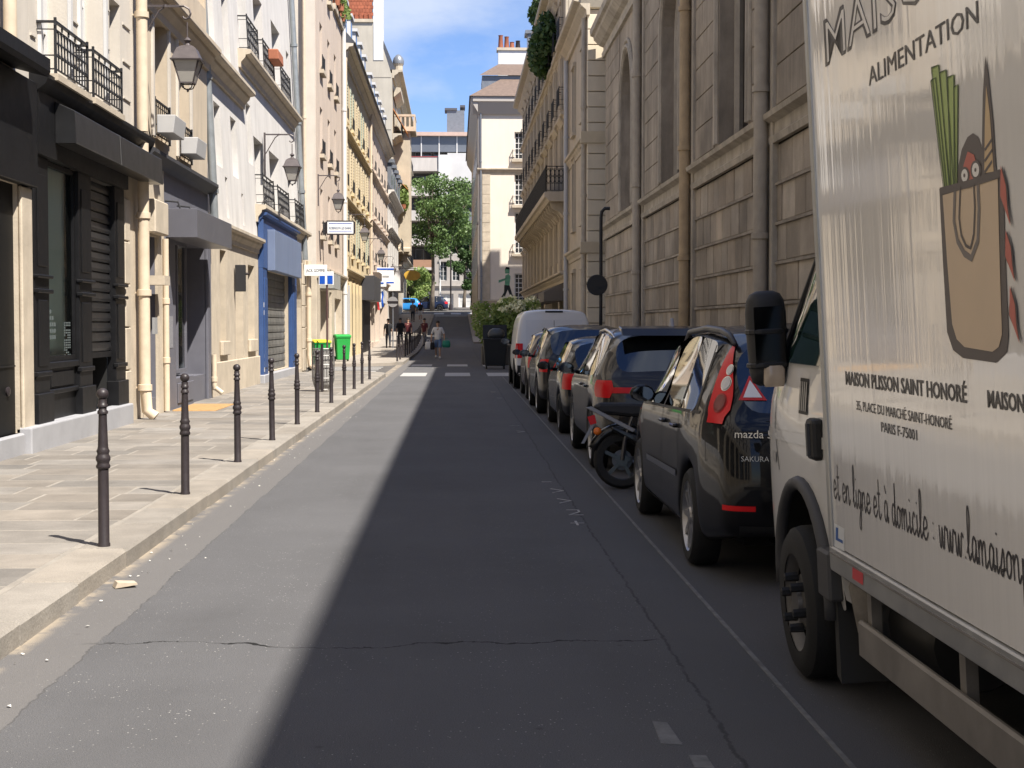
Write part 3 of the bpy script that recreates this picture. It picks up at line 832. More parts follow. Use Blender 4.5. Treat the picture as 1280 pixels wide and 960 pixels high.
# blue shop
mb = MB(); g.box(mb, 38.75, 46.9, 3.05, 4.28, .003, .14); mb.build('fascia_panel', shop_blue, L4)
cornice(g, 38.7, 46.95, 4.44, L4, shop_blue, .24, .26, 'shop_cornice', back=.0)
mb = MB(); g.box(mb, 39.5, 46.2, 3.0, 4.05, .14, .34); mb.build('shop_blind_box', blue_blind, L4, bevel=.01)
for u0, u1 in ((38.75, 39.75), (45.6, 46.9)):
    mb = MB(); g.box(mb, u0, u1, .3, 3.05, .003, .12); g.box(mb, u0+.2, u1-.2, .5, 2.8, .11, .14); mb.build('pilaster', shop_blue, L4, bevel=.012)
roller(g, 39.75, 45.6, .35, 3.05, L4, M('grey_shutter', (.21, .205, .19), .5, metal=.3, var=.4, vs=3.0, streak=.35), -.12, .2)
mb = MB(); g.box(mb, 38.7, 46.95, .05, .33, .003, .16); mb.build('plinth', plinth_grey, L4, bevel=.02)
for k, (u, z) in enumerate(((38.85, 2.05), (38.9, 1.85), (38.95, .75), (38.95, .55), (38.9, .4))):
    mb = MB(); g.box(mb, u, u+.1, z, z+.12, .121, .125); mb.build('paint_mark', wood_white, L4)
o = ops2[4]
mb = MB(); g.box(mb, o['u0'], o['u1'], .2, 3.2, -.42, -.36); mb.build('arched_door', M('old_wood_door', (.16, .12, .085), .7, var=.3, streak=.2), L4)
for z0, z1 in ((.1, .8), (.82, 1.5), (1.52, 2.2), (2.22, 2.9), (2.92, 3.6)):
    mb = MB(); g.box(mb, 49.55, 50.65, z0, z1, .0, .05); mb.build('quoin_stone', stone_lime, L4, bevel=.015)
    mb = MB(); g.box(mb, 46.95, 47.35, z0, z1, .0, .04); mb.build('quoin_stone', stone_lime, L4, bevel=.015)
pipe(f, 31.1, 3.3, 16, L4, .085, .13, grey_pipe, (4.3, 6.6, 9.5))
pipe(g, 50.35, .15, 3.7, L4, .08, .16, cream_pipe, (1.1, 2.6), shoe=True)
pipe(f, 49.6, 3.7, 16, L4, .09, .13, grey_pipe, (5.9, 8.1, 10.6))
# ================================================================ beyond the side street, left
# pinkish corner building with a blank gable towards us
L5 = thing('pink_corner_building', 'tall pinkish corner house with blank cream gable above the side street', 'building', (-5.2, 61, 0))
f = left(-5.0)
ops = []
for zz in (4.9, 7.9, 11.0, 14.2):
    for u in (56.6, 60.0, 63.2): ops.append(op(u, u+1.05, zz, zz+1.75))
ops = [o for o in ops if not (o['u0'] > 62.5 and o['z1'] > 14.3)]
wall(f, 55, 62.6, 3.6, 20, [o for o in ops if o['u0'] < 62.5], .3, stucco_pink, L5, thick=14)
wall(f, 62.6, 67.6, 3.6, 14.6, [o for o in ops if o['u0'] > 62.5], .3, stucco_pink, L5, thick=14)
for o in ops:
    window(f, o, L5, .3, rows=3)
    mb = MB(); f.box(mb, o['u0']-.1, o['u1']+.1, o['z0']-.14, o['z0'], .0, .16); mb.build('sill', stone_lime, L5)
    railing(f, o['u0'], o['u1'], o['z0'], o['z0']+.5, .1, L5, ret=False, pitch=.18, r=.02, orn=False)
ops2 = [op(56.4, 59.2, .15, 2.9), op(60.4, 61.6, .15, 2.9), op(63.0, 66.6, .15, 2.7)]
wall(f, 55, 67.6, .0, 3.6, ops2, .3, stone_lime, L5, 'ground_floor_wall')
for o in ops2: window(f, o, L5, .3, rows=1, cols=3, fw=.22, bw=.2, name='shop_door')
cornice(f, 55, 67.6, 3.7, L5, stone_lime, .25, .4, 'shop_cornice')
mb = MB(); f.box(mb, 56.2, 59.6, 2.95, 3.5, .0, .5); mb.build('shop_blind', M('grey_blind', (.3, .3, .28), .7), L5)
gf = front(55.0)
mb = MB(); gf.box(mb, -19, -5.02, 0, 19.9, -.2, .003); mb.build('gable_wall', stucco_cream, L5)
mb = MB(); gf.box(mb, -7.2, -5.0, .05, 3.4, .0, .1); mb.build('gable_base', stone_lime, L5, bevel=.02)
pipe(gf, -5.4, .2, 18, L5, .06, .16, cream_pipe, (2, 5, 9))
pipe(gf, -6.1, .2, 6.5, L5, .05, .2, cream_pipe, (2, 4))
mb = MB(); mb.lathe([(0, 0), (.24, 0), (.26, .05), (.2, .12), (0, .12)], 14, gf.P(-5.75, 2.1, .1), Matrix.Rotation(R(90), 4, 'X')); mb.build('vent_cap', zinc, L5, smooth=40)
pipe(f, 67.2, .1, 15, L5, .09, .12, wood_white, (3, 7, 11))
railing(f, 62.8, 67.6, 14.65, 15.6, .08, L5, pitch=.4, r=.02)
mb = MB(); f.box(mb, 62.6, 67.6, 14.45, 14.68, -.4, .12); mb.build('terrace_slab', stone_lime, L5)

# yellow and pale terrace with shutters under a long eave
shut_g = M('pale_green_shutter', (.42, .46, .38), .6, var=.06)
shut_c = M('cream_shutter', (.60, .52, .38), .6, var=.06)
shut_gr = M('green_shutter', (.16, .26, .15), .6, var=.08)
def row_house(name, label, u0, u1, mat, zt, cols, floors, shut, parent_y, seed, xl=-5.0, shopmat=None):
    T = thing(name, label, 'building', (xl, parent_y, gz(parent_y)))
    f = left(xl); f.base = 0
    b = gz((u0+u1)/2)
    ops = []
    pitch = (u1-u0)/cols
    for zz, hh in floors:
        for k in range(cols):
            uc = u0 + pitch*(k+.5); ops.append(op(uc-.55, uc+.55, zz, zz+hh))
    wall(f, u0, u1, 4.0+b, zt, ops, .28, mat, T, thick=11)
    rr = random.Random(seed)
    for o in ops:
        window(f, o, T, .28, rows=4)
        if shut is not None:
            sm = shut[rr.randrange(len(shut))]
            shutter(f, o['u0']-.58, o['u0']-.03, o['z0'], o['z1'], T, sm); shutter(f, o['u1']+.03, o['u1']+.58, o['z0'], o['z1'], T, sm)
        railing(f, o['u0'], o['u1'], o['z0'], o['z0']+.55, .1, T, ret=False, pitch=.22, r=.022, orn=False)
        mb = MB(); f.box(mb, o['u0']-.12, o['u1']+.12, o['z0']-.15, o['z0'], .0, .14); mb.build('sill', mat, T)
    n = max(2, cols//2 + 1)
    w = (u1-u0)/n
    ops2 = [op(u0+w*k+.5, u0+w*(k+1)-.5, .2+b, 3.1+b) for k in range(n)]
    wall(f, u0, u1, b-.5, 4.0+b, ops2, .35, shopmat or mat, T, 'ground_floor_wall')
    for o in ops2: window(f, o, T, .35, rows=1, cols=3, frame=M('dark_shop_frame', (.05, .045, .04), .5), name='shop_window')
    cornice(f, u0, u1, 4.15+b, T, mat, .22, .35, 'shop_cornice')
    return T, f, b

L6, f6, b6 = row_house('yellow_terrace_house', 'yellow rendered house with slatted shutters and long overhanging eave', 67.7, 88, stucco_yellow, 13.7, 5, ((4.9, 2.1), (7.9, 2.1), (10.9, 1.9)), [shut_g, shut_c, shut_c], 78, 1)
L6b, f6b, b6b = row_house('pale_pink_terrace_house', 'pale pink house with iron sill rails between yellow house and white house', 88, 112, stucco_pink, 13.7, 6, ((5.4, 2.0), (8.2, 2.0), (11.0, 1.8)), None, 100, 2)
for T, f, u0, u1 in ((L6, f6, 67.7, 88), (L6b, f6b, 88, 112)):
    cornice(f, u0, u1, 14.0, T, stucco_cream, .5, .5, 'eave')
    for z in ((7.3, 10.4) if T is L6 else (7.7, 10.6)): cornice(f, u0, u1, z, T, stucco_yellow if T is L6 else stucco_pink, .22, .25, 'band')
    mb = MB(); f.prof(mb, u0, u1, [(.6, 14.02), (-2.2, 17.2), (-9, 18.2), (-9, 14.02)]); mb.build('roof', slate, T)
    for k in range(int((u1-u0)/3.6)):
        u = u0 + 1.8 + 3.6*k
        mb = MB(); f.box(mb, u-.6, u+.6, 14.2, 16.1, -1.8, .05); f.box(mb, u-.7, u+.7, 16.1, 16.25, -1.9, .15)
        dm = mb.build('dormer', wood_white, T)
        mb = MB(); f.box(mb, u-.4, u+.4, 14.5, 15.9, .05, .06); mb.build('pane', pane_dark, dm)
    mb = MB(); mb.tube([f.P(u0+.3, 13.7, .2), f.P(u0+.3, 13.2, .12), f.P(u0+.3, 9, .12), f.P(u0+.3, 3.0, .12)], .08, 8); mb.build('drainpipe', cream_pipe, T)
# shop fronts that stand out of the terrace
def shop_box(T, f, u0, u1, z0, z1, d, mat, name='shop_fascia'):
    mb = MB(); f.box(mb, u0, u1, z0, z1, .02, d); return mb.build(name, mat, T, bevel=.01)
shop_box(L6, f6, 68.2, 70.4, .15, 3.4, .12, wood_white, 'white_door_panel')
shop_box(L6, f6, 80.5, 87.5, 2.9, 4.2, .7, M('charcoal_fascia', (.05, .05, .055), .5))
shop_box(L6, f6, 80.6, 87.4, .1, 2.9, .1, black_paint, 'black_shop_panel')
for u in (71, 73.5, 76, 78.5):
    shop_box(L6, f6, u, u+.5, .1, 3.6, .14, stucco_yellow, 'pilaster')
shop_box(L6b, f6b, 88.6, 92, 3.4+b6b, 4.3+b6b, .55, M('brown_fascia', (.12, .09, .07), .6))
shop_box(L6b, f6b, 93, 108, 2.7+b6b, 3.6+b6b, .12, wood_white, 'white_shop_panel')

# low white house with slate mansard
L7 = thing('white_slate_roof_house', 'white house with dark slate mansard between pink house and stone apartment block', 'building', (-5, 122, gz(122)))
f = left(-5.0); b7 = gz(122)
ops = [op(u, u+1.1, z, z+1.8) for u in (114, 118, 122, 126, 130) for z in (6.6, 9.0)]
wall(f, 112, 132.8, 1, 11.2, ops, .25, stucco_white, L7, thick=11)
for o in ops: window(f, o, L7, .25, rows=3)
cornice(f, 112, 132.8, 11.5, L7, stucco_white, .5, .5, 'eave'); cornice(f, 112, 132.8, 8.8, L7, stucco_white, .35, .3, 'band')
mb = MB(); f.prof(mb, 112, 132.8, [(.3, 11.5), (-1.2, 14.6), (-9, 15.6), (-9, 11.5)]); mb.build('roof', slate, L7)
for k in range(5):
    u = 114 + 4*k
    mb = MB(); f.box(mb, u-.7, u+.7, 11.7, 13.6, -1.2, .25); f.box(mb, u-.85, u+.85, 13.6, 13.85, -1.3, .45); dm = mb.build('dormer', zinc, L7)
    mb = MB(); f.box(mb, u-.45, u+.45, 12, 13.4, .25, .262); mb.build('pane', pane_dark, dm)
shop_box(L7, f, 112.6, 119.5, 4.1, 5.6, .9, wood_white, 'white_shop_sign_box')

# big stone apartment block with brick stack
L8 = thing('stone_apartment_block', 'tall ornate stone apartment block with blank gable, bay balconies and red brick stack', 'building', (-5.5, 150, gz(150)))
f = left(-5.5)
fl = [5.2, 8.6, 12.0, 15.4, 18.6, 21.2]
ops = [op(u, u+1.3, z, z+2.2) for u in [135.5, 144, 147.5, 151, 154.5, 158, 161.5, 165] for z in fl[:5]]
wall(f, 133, 170, 2, 23.4, ops, .3, stone_haus, L8, thick=14)
for o in ops: window(f, o, L8, .3, rows=4)
for z in (8.1, 18.2): cornice(f, 133, 170, z, L8, stone_haus, .8, .5, 'balcony_slab'); railing(f, 133.2, 169.8, z+.02, z+1.0, .75, L8, ret=False, pitch=.5, r=.025)
for z in (11.6, 15.0): cornice(f, 133, 170, z, L8, stone_haus, .3, .3, 'band')
cornice(f, 133, 170, 23.7, L8, stone_haus, .9, .7, 'cornice')
mb = MB(); f.prof(mb, 133, 170, [(.3, 23.7), (-1.0, 26.8), (-3, 28.2), (-12, 28.6), (-12, 23.7)]); mb.build('mansard_roof', slate, L8)
# projecting bay with balconies
fb = left(-4.1)
bops = [op(139.0, 140.6, z, z+2.1) for z in (9.0, 12.3, 15.6)]
wall(fb, 138, 141.6, 8.4, 19.3, bops, .25, stone_haus, L8, 'bay_wall', thick=1.4)
for o in bops: window(fb, o, L8, .25, rows=3)
bayf = front(138.0)
mb = MB(); bayf.prof(mb, -5.5, -4.1, [(0, 8.4), (.2, 8.2), (.2, 8.5), (0, 8.6)]); mb.build('bay_band', stone_haus, L8)
mb = MB()
for k, dd in enumerate((1.4, 1.0, .6, .3)): f.box(mb, 138.2+.1*k, 141.4-.1*k, 8.4-.5*(k+1), 8.4-.5*k, 0, dd)
mb.build('bay_corbel', stone_haus, L8, bevel=.05)
mb = MB(); fb.box(mb, 137.6, 142, 19.0, 19.4, -1.5, .5); fb.box(mb, 137.7, 141.9, 20.3, 20.5, .3, .48)
for k in range(11): fb.box(mb, 137.75+.4*k, 137.9+.4*k, 19.4, 20.3, .33, .45)
for k in range(5): mb.box(-5.4+.4*k, -5.25+.4*k, 137.65, 137.8, 19.4, 20.3)
mb.box(-5.5, -3.7, 137.62, 137.85, 20.3, 20.5)
mb.build('bay_balustrade', stone_haus, L8)
mb = MB(); f.prof(mb, 134, 142, [(.1, 21.5), (.7, 22.0), (.7, 22.3), (.1, 22.4)]); mb.build('top_balcony', stone_haus, L8)
mb = MB(); mb.lathe([(0, 0), (.5, 0), (.52, .25), (.42, .55), (.2, .8), (0, .9)], 16, (-5.2, 139.6, 25.3)); mb.build('corner_dome', zinc, L8, smooth=40)
mb = MB(); mb.lathe([(0, 0), (.4, 0), (.4, 1.4), (.5, 1.6), (0, 1.6)], 12, (-5.2, 139.6, 23.7)); mb.build('corner_lantern', stone_haus, L8)
for z0, z1, d in ((18.4, 20.6, .9), (13.5, 14.9, .8)):
    mb = MB(); f.prof(mb, 134.5, 137.4, [(.02, z1), (1.3, z0), (1.25, z0), (.02, z1-.1)])
    mb.build('striped_awning', M('orange_awning', (.55, .22, .07), .8, var=.3, vs=4), L8)
gabl = front(133.0)
mb = MB(); gabl.prof(mb, -19.5, -5.52, [(-.1, 2), (.003, 2), (.003, 23.2), (-.1, 23.2)]); 
mb.add([gabl.P(-19.5, 23.2, .003), gabl.P(-5.52, 23.2, .003), gabl.P(-6.6, 26.6, .003), gabl.P(-6.9, 28.0, .003), gabl.P(-19.5, 28.4, .003)], [(0, 1, 2, 3, 4)])
mb.build('gable_wall', M('grey_gable_render', (.46, .42, .35), .9, var=.12, vs=.4, streak=.12), L8)
for z in (9.5, 14.0, 18.5, 23.0):
    mb = MB(); gabl.box(mb, -16, -5.6, z, z+.06, .003, .02); mb.build('gable_joint', M('dark_joint', (.22, .2, .17), .9), L8)
# brick chimney wall: courses of real bricks
bst = MB(); gabl.box(bst, -9.4, -7.2, 28.0, 33.5, -.8, .0); stack = bst.build('chimney_stack', joint_dark, L8)
brm = chamfer_mesh('brick', brick_red, .02, .05, .1)
rb = random.Random(5)
nrow = 18
for r_ in range(nrow):
    for k in range(8):
        x = -9.4 + .275*k + (.137 if r_ % 2 else 0)
        if x > -7.3: continue
        o = bpy.data.objects.new('brick', brm); COL.objects.link(o); o.parent = stack
        o.location = (x+.137, 133.0+.03, 28.0 + .3*r_ + .15); o.rotation_euler = (R(90), 0, 0); o.scale = (.262, .285, .06)
mb = MB(); gabl.box(mb, -9.6, -7.1, 27.75, 28.02, -.9, .15); mb.build('stack_coping', stone_haus, L8)
mb = MB()
for k in range(5): gabl.box(mb, -9.1+.4*k, -8.9+.4*k, 28.05, 28.5, .03, .12)
mb.build('brick_spur', brick_red, L8)
mb = MB(); gabl.box(mb, -7.1, -6.25, 24.5, 33, -1.2, .05); mb.build('white_flue', M('white_flue_render', (.6, .6, .6), .8, var=.1), L8)

# ================================================================ far end
gb = gz(170)
MOD = thing('modern_terraced_building', 'modern concrete apartment building with long balconies behind the street tree', 'building', (-4, 205, gb))
f = front(205.0, base=0)
conc = M('pale_concrete', (.52, .48, .44), .85, var=.1, vs=.5, streak=.12)
mb = MB(); f.box(mb, -34, 9, gb-1, 27, -14, -3.2); mb.build('core', M('dark_window_wall', (.09, .085, .085), .4, var=.3, vs=.4), MOD)
tops = [6.0, 9.3, 12.6, 15.9, 19.2, 22.5]
bm_ = M('balcony_brown', (.33, .19, .12), .8, var=.1)
for k, z in enumerate(tops):
    mb = MB(); f.box(mb, -34, -1.2 if k < 5 else -2.2, z-.35, z, -3.2, .6); mb.build('balcony_slab', conc, MOD)
    mb = MB(); f.box(mb, -34, -1.2 if k < 5 else -2.4, z+.0, z+(1.0 if k < 5 else 1.5), .4, .58); mb.build('balcony_front', bm_ if k < 2 else conc, MOD)
    for q in range(13):
        u = -33 + 2.5*q
        mb = MB(); f.box(mb, u, u+2.2, z+.05, z+2.6, -3.19, -3.1); w_ = mb.build('window', zinc, MOD)
        mb = MB(); f.box(mb, u+.08, u+1.06, z+.15, z+2.5, -3.11, -3.08); f.box(mb, u+1.14, u+2.12, z+.15, z+2.5, -3.11, -3.08); mb.build('pane', pane_dark, w_)
mb = MB(); f.box(mb, -34, -2.4, 23.98, 24.1, .38, .62); mb.build('red_handrail', M('red_rail', (.28, .06, .06), .6), MOD)
mb = MB(); f.box(mb, -2.3, -1.1, 3, 24.3, -3.2, .8); mb.build('white_pier', wood_white, MOD)
mb = MB(); f.box(mb, -1.1, 3.6, 20.0, 24.6, -3.2, .2); mb.build('white_panel', M('pale_panel', (.52, .51, .50), .7, var=.1, vs=.4), MOD)
mb = MB(); f.box(mb, -34, 9, 24.9, 27.0, -3.3, -1.2)
tb = mb.build('attic_glazing', M('attic_glass', (.12, .13, .15), .25, spec=.7), MOD)
for q in range(18):
    mb = MB(); f.box(mb, -33.5+2.4*q, -33.36+2.4*q, 24.0, 27.0, -1.2, -1.1); mb.build('mullion', wood_white, MOD)
mb = MB(); f.box(mb, -34.3, 9.3, 27.0, 27.5, -6, -.6); mb.build('roof_slab', M('pinkish_slab', (.5, .36, .30), .85, var=.1), MOD)
mb = MB(); f.box(mb, -1.2, 1.2, 27.5, 31, -8, -5); mb.build('stair_tower', zinc, MOD)
mb = MB(); f.box(mb, -1.5, .2, 31, 31.3, -8.3, -4.8); f.box(mb, .6, 1.3, 31.4, 31.7, -8.3, -4.8); mb.build('tower_cap', M('dark_cap', (.08, .08, .09), .6), MOD)

# older grey building at the far right of the crossing
OLD = thing('grey_corner_house', 'grey stone corner house with tall windows and white shutters at the far crossing', 'building', (2.5, 186, gb))
f = front(186.0)
ops = [op(-2.0+1.55*k, -1.1+1.55*k, z, z+2.3) for k in range(4) for z in (7.0, 10.2)]
gm = M('grey_old_stone', (.36, .33, .30), .9, var=.12, vs=.6, streak=.15)
wall(f, -2.6, 12, 6.0, 13.2, ops, .3, gm, OLD, thick=10)
for o in ops:
    window(f, o, OLD, .3, rows=4); mb = MB(); f.box(mb, o['u0']-.15, o['u1']+.15, o['z1'], o['z1']+.18, 0, .15); mb.build('lintel', gm, OLD)
cornice(f, -2.6, 12, 6.4, OLD, gm, .3, .4, 'cornice'); cornice(f, -2.6, 12, 13.5, OLD, gm, .6, .6, 'eave')
ops2 = [op(-2.1+2.4*k, -.3+2.4*k, gb+.2, 5.4) for k in range(3)]
wall(f, -2.6, 12, gb-.5, 6.0, ops2, .3, gm, OLD, 'ground_floor_wall')
for o in ops2: window(f, o, OLD, .3, rows=2, cols=2, frame=wood_white, fw=.2, name='shop_window', pane=M('pale_shop_glass', (.5, .5, .48), .3))
mb = MB(); f.prof(mb, -2.6, 12, [(.3, 13.5), (-2, 15.5), (-9, 16), (-9, 13.5)]); mb.build('roof', slate, OLD)

# ================================================================ right side
# ---- church
CH = thing('stone_church', 'soot-darkened ashlar church flank with tall arched windows along the right side', 'church', (5.0, 25, 0))
XC = 5.0
f = right(XC)
bays = [(-14, -1), (-1, 7.5), (7.5, 15.7), (15.7, 23.9), (23.9, 31.9), (31.9, 40.4), (40.4, 50.9)]
win = [op(26.0, 28.9, 5.02, 9.9, arch=True), op(33.9, 36.9, 5.02, 9.9, arch=True), op(43.1, 46.0, 5.02, 9.6, arch=True), op(18.2, 21.0, 5.02, 9.9, arch=True), op(10, 12.8, 5.02, 9.9, arch=True)]
wall(f, -14, 50.9, 4.86, 11.0, win, .7, stone_dirty2, CH, 'upper_wall', thick=9)
for o in win:
    a, b, d = o['u0'], o['u1'], o['z1']; r = (b-a)/2; zc = d-r
    # moulded arch surround
    mb = MB()
    path = [(a-.0, 5.05)] + [(a + r - r*math.cos(math.pi*k/14), zc + r*math.sin(math.pi*k/14)) for k in range(15)] + [(b, 5.05)]
    for off, rad in ((.12, .07), (.30, .05)):
        pp = []
        for (u, z) in path:
            cu = (a+b)/2
            if z > zc: 
                dx, dz = u-cu, z-zc; q = math.hypot(dx, dz) or 1; pp.append(f.P(u+dx/q*off, z+dz/q*off, .02))
            else: pp.append(f.P(u + (off if u > cu else -off), z, .02))
        mb.tube(pp, rad, 6)
    pp = [f.P(u + (.12 if u < (a+b)/2 else -.12), min(z, d-.12), -.35) for u, z in path]
    mb.tube(pp, .09, 6)
    mb.build('arch_moulding', stone_trim, CH, smooth=50)
    # leaded glazing
    mb = MB(); f.box(mb, a, b, 5.02, d, -.72, -.70); gl = mb.build('leaded_window', M('leaded_glass', (.035, .033, .03), .25, var=.5, vs=2.5, spec=.5), CH)
    mb = MB()
    for k in range(1, 3): f.box(mb, a+(b-a)*k/3-.05, a+(b-a)*k/3+.05, 5.02, d, -.70, -.60)
    for k in range(1, 9): f.box(mb, a, b, 5.02+.55*k-.02, 5.02+.55*k+.02, -.70, -.66)
    mb.build('mullion', M('dark_lead_bar', (.05, .045, .04), .7), gl)
# string course
mb = MB(); f.prof(mb, -14, 50.95, [(0, 4.42), (.08, 4.42), (.10, 4.52), (.05, 4.56), (.05, 4.74), (.18, 4.80), (.2, 4.88), (.12, 4.92), (0, 5.0)]); mb.build('string_course', stone_trim, CH)
# backing of the lower wall and the individual blocks
mb = MB(); f.box(mb, -14, 50.9, -.05, 4.45, -8.9, -.05); mb.build('lower_wall', joint_dark, CH)
blk = chamfer_mesh('stone_block', stone_dirty, .02, .025, .15)
rc = random.Random(9)
NB = 0
zs_ = [.12, .72, 1.34, 1.95, 2.57, 3.18, 3.80, 4.42]
lowbm = MB()
for r_ in range(len(zs_)-1):
    z0, z1 = zs_[r_], zs_[r_+1]
    y = -12.0
    while y < 50.6:
        w = rc.uniform(.6, .95)
        if 50.85-(y+w) < .4: w = 50.85-y
        if y > 19 and r_ > 0:
            o = bpy.data.objects.new('stone_block', blk); COL.objects.link(o); o.parent = CH
            o.matrix_parent_inverse = Matrix.Translation(-Vector(CH.location))
            o.location = (XC+.06, y+w/2, (z0+z1)/2); o.rotation_euler = (0, R(-90), 0)
            o.scale = (z1-z0-.05, w-.042, .06 + rc.uniform(-.006, .008)); NB += 1
        else:
            f.box(lowbm, y+.01, y+w-.01, z0+.02, z1-.02, -.06, 0)
        y += w
tag(lowbm.build('plain_stone_blocks', stone_dirty, CH, bevel=.01), kind='stuff')
mb = MB()
for z in zs_[1:-1]: f.box(mb, 15.9, 50.8, z-.035, z+.012, -.05, .035)
mb.build('course_ledge', stone_dirty2, CH)
# upper ashlar joints as shallow blocks
up = MB(); ru = random.Random(4)
z = 5.0; row = 0
while z < 10.6:
    h = .62
    for (ya, yb) in ((15.9, 23.7), (24.15, 31.6), (32.2, 40.1), (40.7, 50.6)):
        y = ya
        while y < yb-.05:
            w = ru.uniform(.9, 1.5)
            if yb-(y+w) < .5: w = yb-y
            hit = [o for o in win if not (y+w < o['u0']-.42 or y > o['u1']+.42) and z < o['z1']+.4]
            if hit:
                o = hit[0]
                if y < o['u0']-.43: w = o['u0']-.42-y
                else: y = o['u1']+.425; continue
            if w > .12: f.box(up, y+.008, y+w-.008, z+.012, z+h-.012, -.01, .022 + ru.uniform(0, .008))
            y += w
    z += h
tag(up.build('upper_ashlar', stone_dirty2, CH, bevel=.006), kind='stuff')
for u in (7.5, 15.7, 23.9, 31.9, 40.4):
    mb = MB(); f.box(mb, u-.32, u-.14, .1, 10.7, -.02, .09); f.box(mb, u+.14, u+.36, .1, 10.7, -.02, .09); mb.build('pilaster_strip', stone_trim, CH, bevel=.015)
pcol = [M('pale_lead_pipe', (.43, .375, .30), .8, var=.15, vs=4, streak=.2), M('ochre_pipe', (.46, .345, .21), .8, var=.2, vs=4, streak=.2)]
for i, u in enumerate((7.5, 15.7, 23.9, 31.9, 40.4)): pipe(f, u, .15, 11, CH, .115, .20, pcol[1 if u == 31.9 else 0], (.9, 3.0, 5.3, 8.2))
# cornice with roof
mb = MB(); f.prof(mb, -14, 51.1, [(0, 10.5), (.1, 10.5), (.12, 10.66), (.06, 10.7), (.06, 10.86), (.2, 10.92), (.38, 11.1), (.40, 11.2), (.5, 11.24), (.52, 11.42), (0, 11.5)]); mb.build('cornice', stone_trim, CH)
mb = MB(); f.prof(mb, -14, 50.9, [(.1, 11.45), (-8.9, 14.5), (-8.9, 11.4)]); mb.build('roof', slate, CH)

# ---- house next to the church with banded quoins facing us
R2 = thing('banded_quoin_house', 'stone house with banded cream quoins showing past the end of the church', 'building', (4.5, 56, 0))
f = right(4.5)
ops = [op(u, u+.95, z, z+h) for u in (53.0, 57.2) for z, h in ((1.2, 2.2), (5.3, 2.4), (8.9, 2.2))]
wall(f, 51.5, 60.8, 0, 12.2, ops, .3, stone_haus, R2, thick=10)
for o in ops:
    window(f, o, R2, .3, rows=4); mb = MB(); f.box(mb, o['u0']-.14, o['u0'], o['z0']-.1, o['z1']+.15, 0, .07); f.box(mb, o['u1'], o['u1']+.14, o['z0']-.1, o['z1']+.15, 0, .07); f.box(mb, o['u0']-.2, o['u1']+.2, o['z1']+.15, o['z1']+.3, 0, .12)
    f.box(mb, o['u0']-.2, o['u1']+.2, o['z0']-.22, o['z0']-.1, 0, .14); mb.build('window_surround', stone_haus, R2)
for z in (4.4, 8.1): cornice(f, 51.45, 60.8, z, R2, stone_haus, .22, .4, 'band')
cornice(f, 51.3, 60.8, 12.6, R2, stone_haus, .55, .6, 'cornice')
gq = front(51.5)
stone_lit = M('cream_dressed_stone', (.62, .54, .41), .85, var=.08, vs=2, streak=.06, bump=.1, bs=30)  # lighter copy of the dressed limestone: light on the end face put into colour
z = .1; qm = None
while z < 12.0:
    mb = MB(); mb.box(4.44, 7.5, 51.42, 51.56, z+.012, z+.50); qo = mb.build('quoin_stone', stone_lit, R2, bevel=.012)
    z += .52
for z in (4.4, 8.1, 12.62):
    mb = MB(); gq.prof(mb, 4.2, 7.5, [(0, z-.4), (.15, z-.36), (.26, z-.1), (.3, z), (0, z+.02)]); mb.build('side_band', stone_lit, R2)
mb = MB(); f.prof(mb, 51.4, 60.8, [(.3, 12.6), (-2.5, 15.2), (-10, 15.8), (-10, 12.6)]); mb.build('roof', slate, R2)
for u, m_ in ((51.9, pcol[0]), (60.3, M('pale_blue_pipe', (.42, .43, .45), .5))): pipe(f, u, .1, 12, R2, .09, .14, m_, (3, 6, 9))

# ---- ornate apartment house with the long iron balcony
R3 = thing('balcony_apartment_house', 'ornate stone apartment house with long black iron balcony and ivy near the roof', 'building', (4.5, 80, 0))
f = right(4.5)
ncol = 11; pitch = (100-61.0)/ncol
ops = []
for k in range(ncol):
    uc = 61.0 + pitch*(k+.5)
    for z, h in ((7.15, 2.5), (10.5, 2.2), (13.3, 1.7)): ops.append(op(uc-.6, uc+.6, z, z+h))
    ops.append(op(uc-.6, uc+.6, 4.3, 5.9))
wall(f, 60.85, 100, 3.6, 15.4, ops, .35, stone_haus, R3, thick=10)
for i, o in enumerate(ops):
    window(f, o, R3, .35, rows=4)
    mb = MB(); f.box(mb, o['u0']-.2, o['u0'], o['z0'], o['z1']+.1, 0, .12); f.box(mb, o['u1'], o['u1']+.2, o['z0'], o['z1']+.1, 0, .12)
    f.prof(mb, o['u0']-.35, o['u1']+.35, [(0, o['z1']+.1), (.14, o['z1']+.1), (.3, o['z1']+.32), (.3, o['z1']+.4), (0, o['z1']+.5)])
    mb.build('window_surround', stone_haus, R3)
    if o['z0'] > 10: railing(f, o['u0']-.1, o['u1']+.1, o['z0'], o['z0']+.75, .3, R3, pitch=.25, r=.022, orn=False)
for k in range(ncol+1):
    u = 61.0 + pitch*k
    mb = MB(); f.box(mb, max(60.86, u-.28), min(99.99, u+.28), 3.7, 15, .0, .14); mb.build('pilaster_strip', stone_haus, R3, bevel=.02)
for z in (10.1, 13.0): cornice(f, 60.85, 100, z, R3, stone_haus, .3, .35, 'band')
cornice(f, 60.8, 100.2, 16.0, R3, stone_haus, .75, .9, 'cornice')
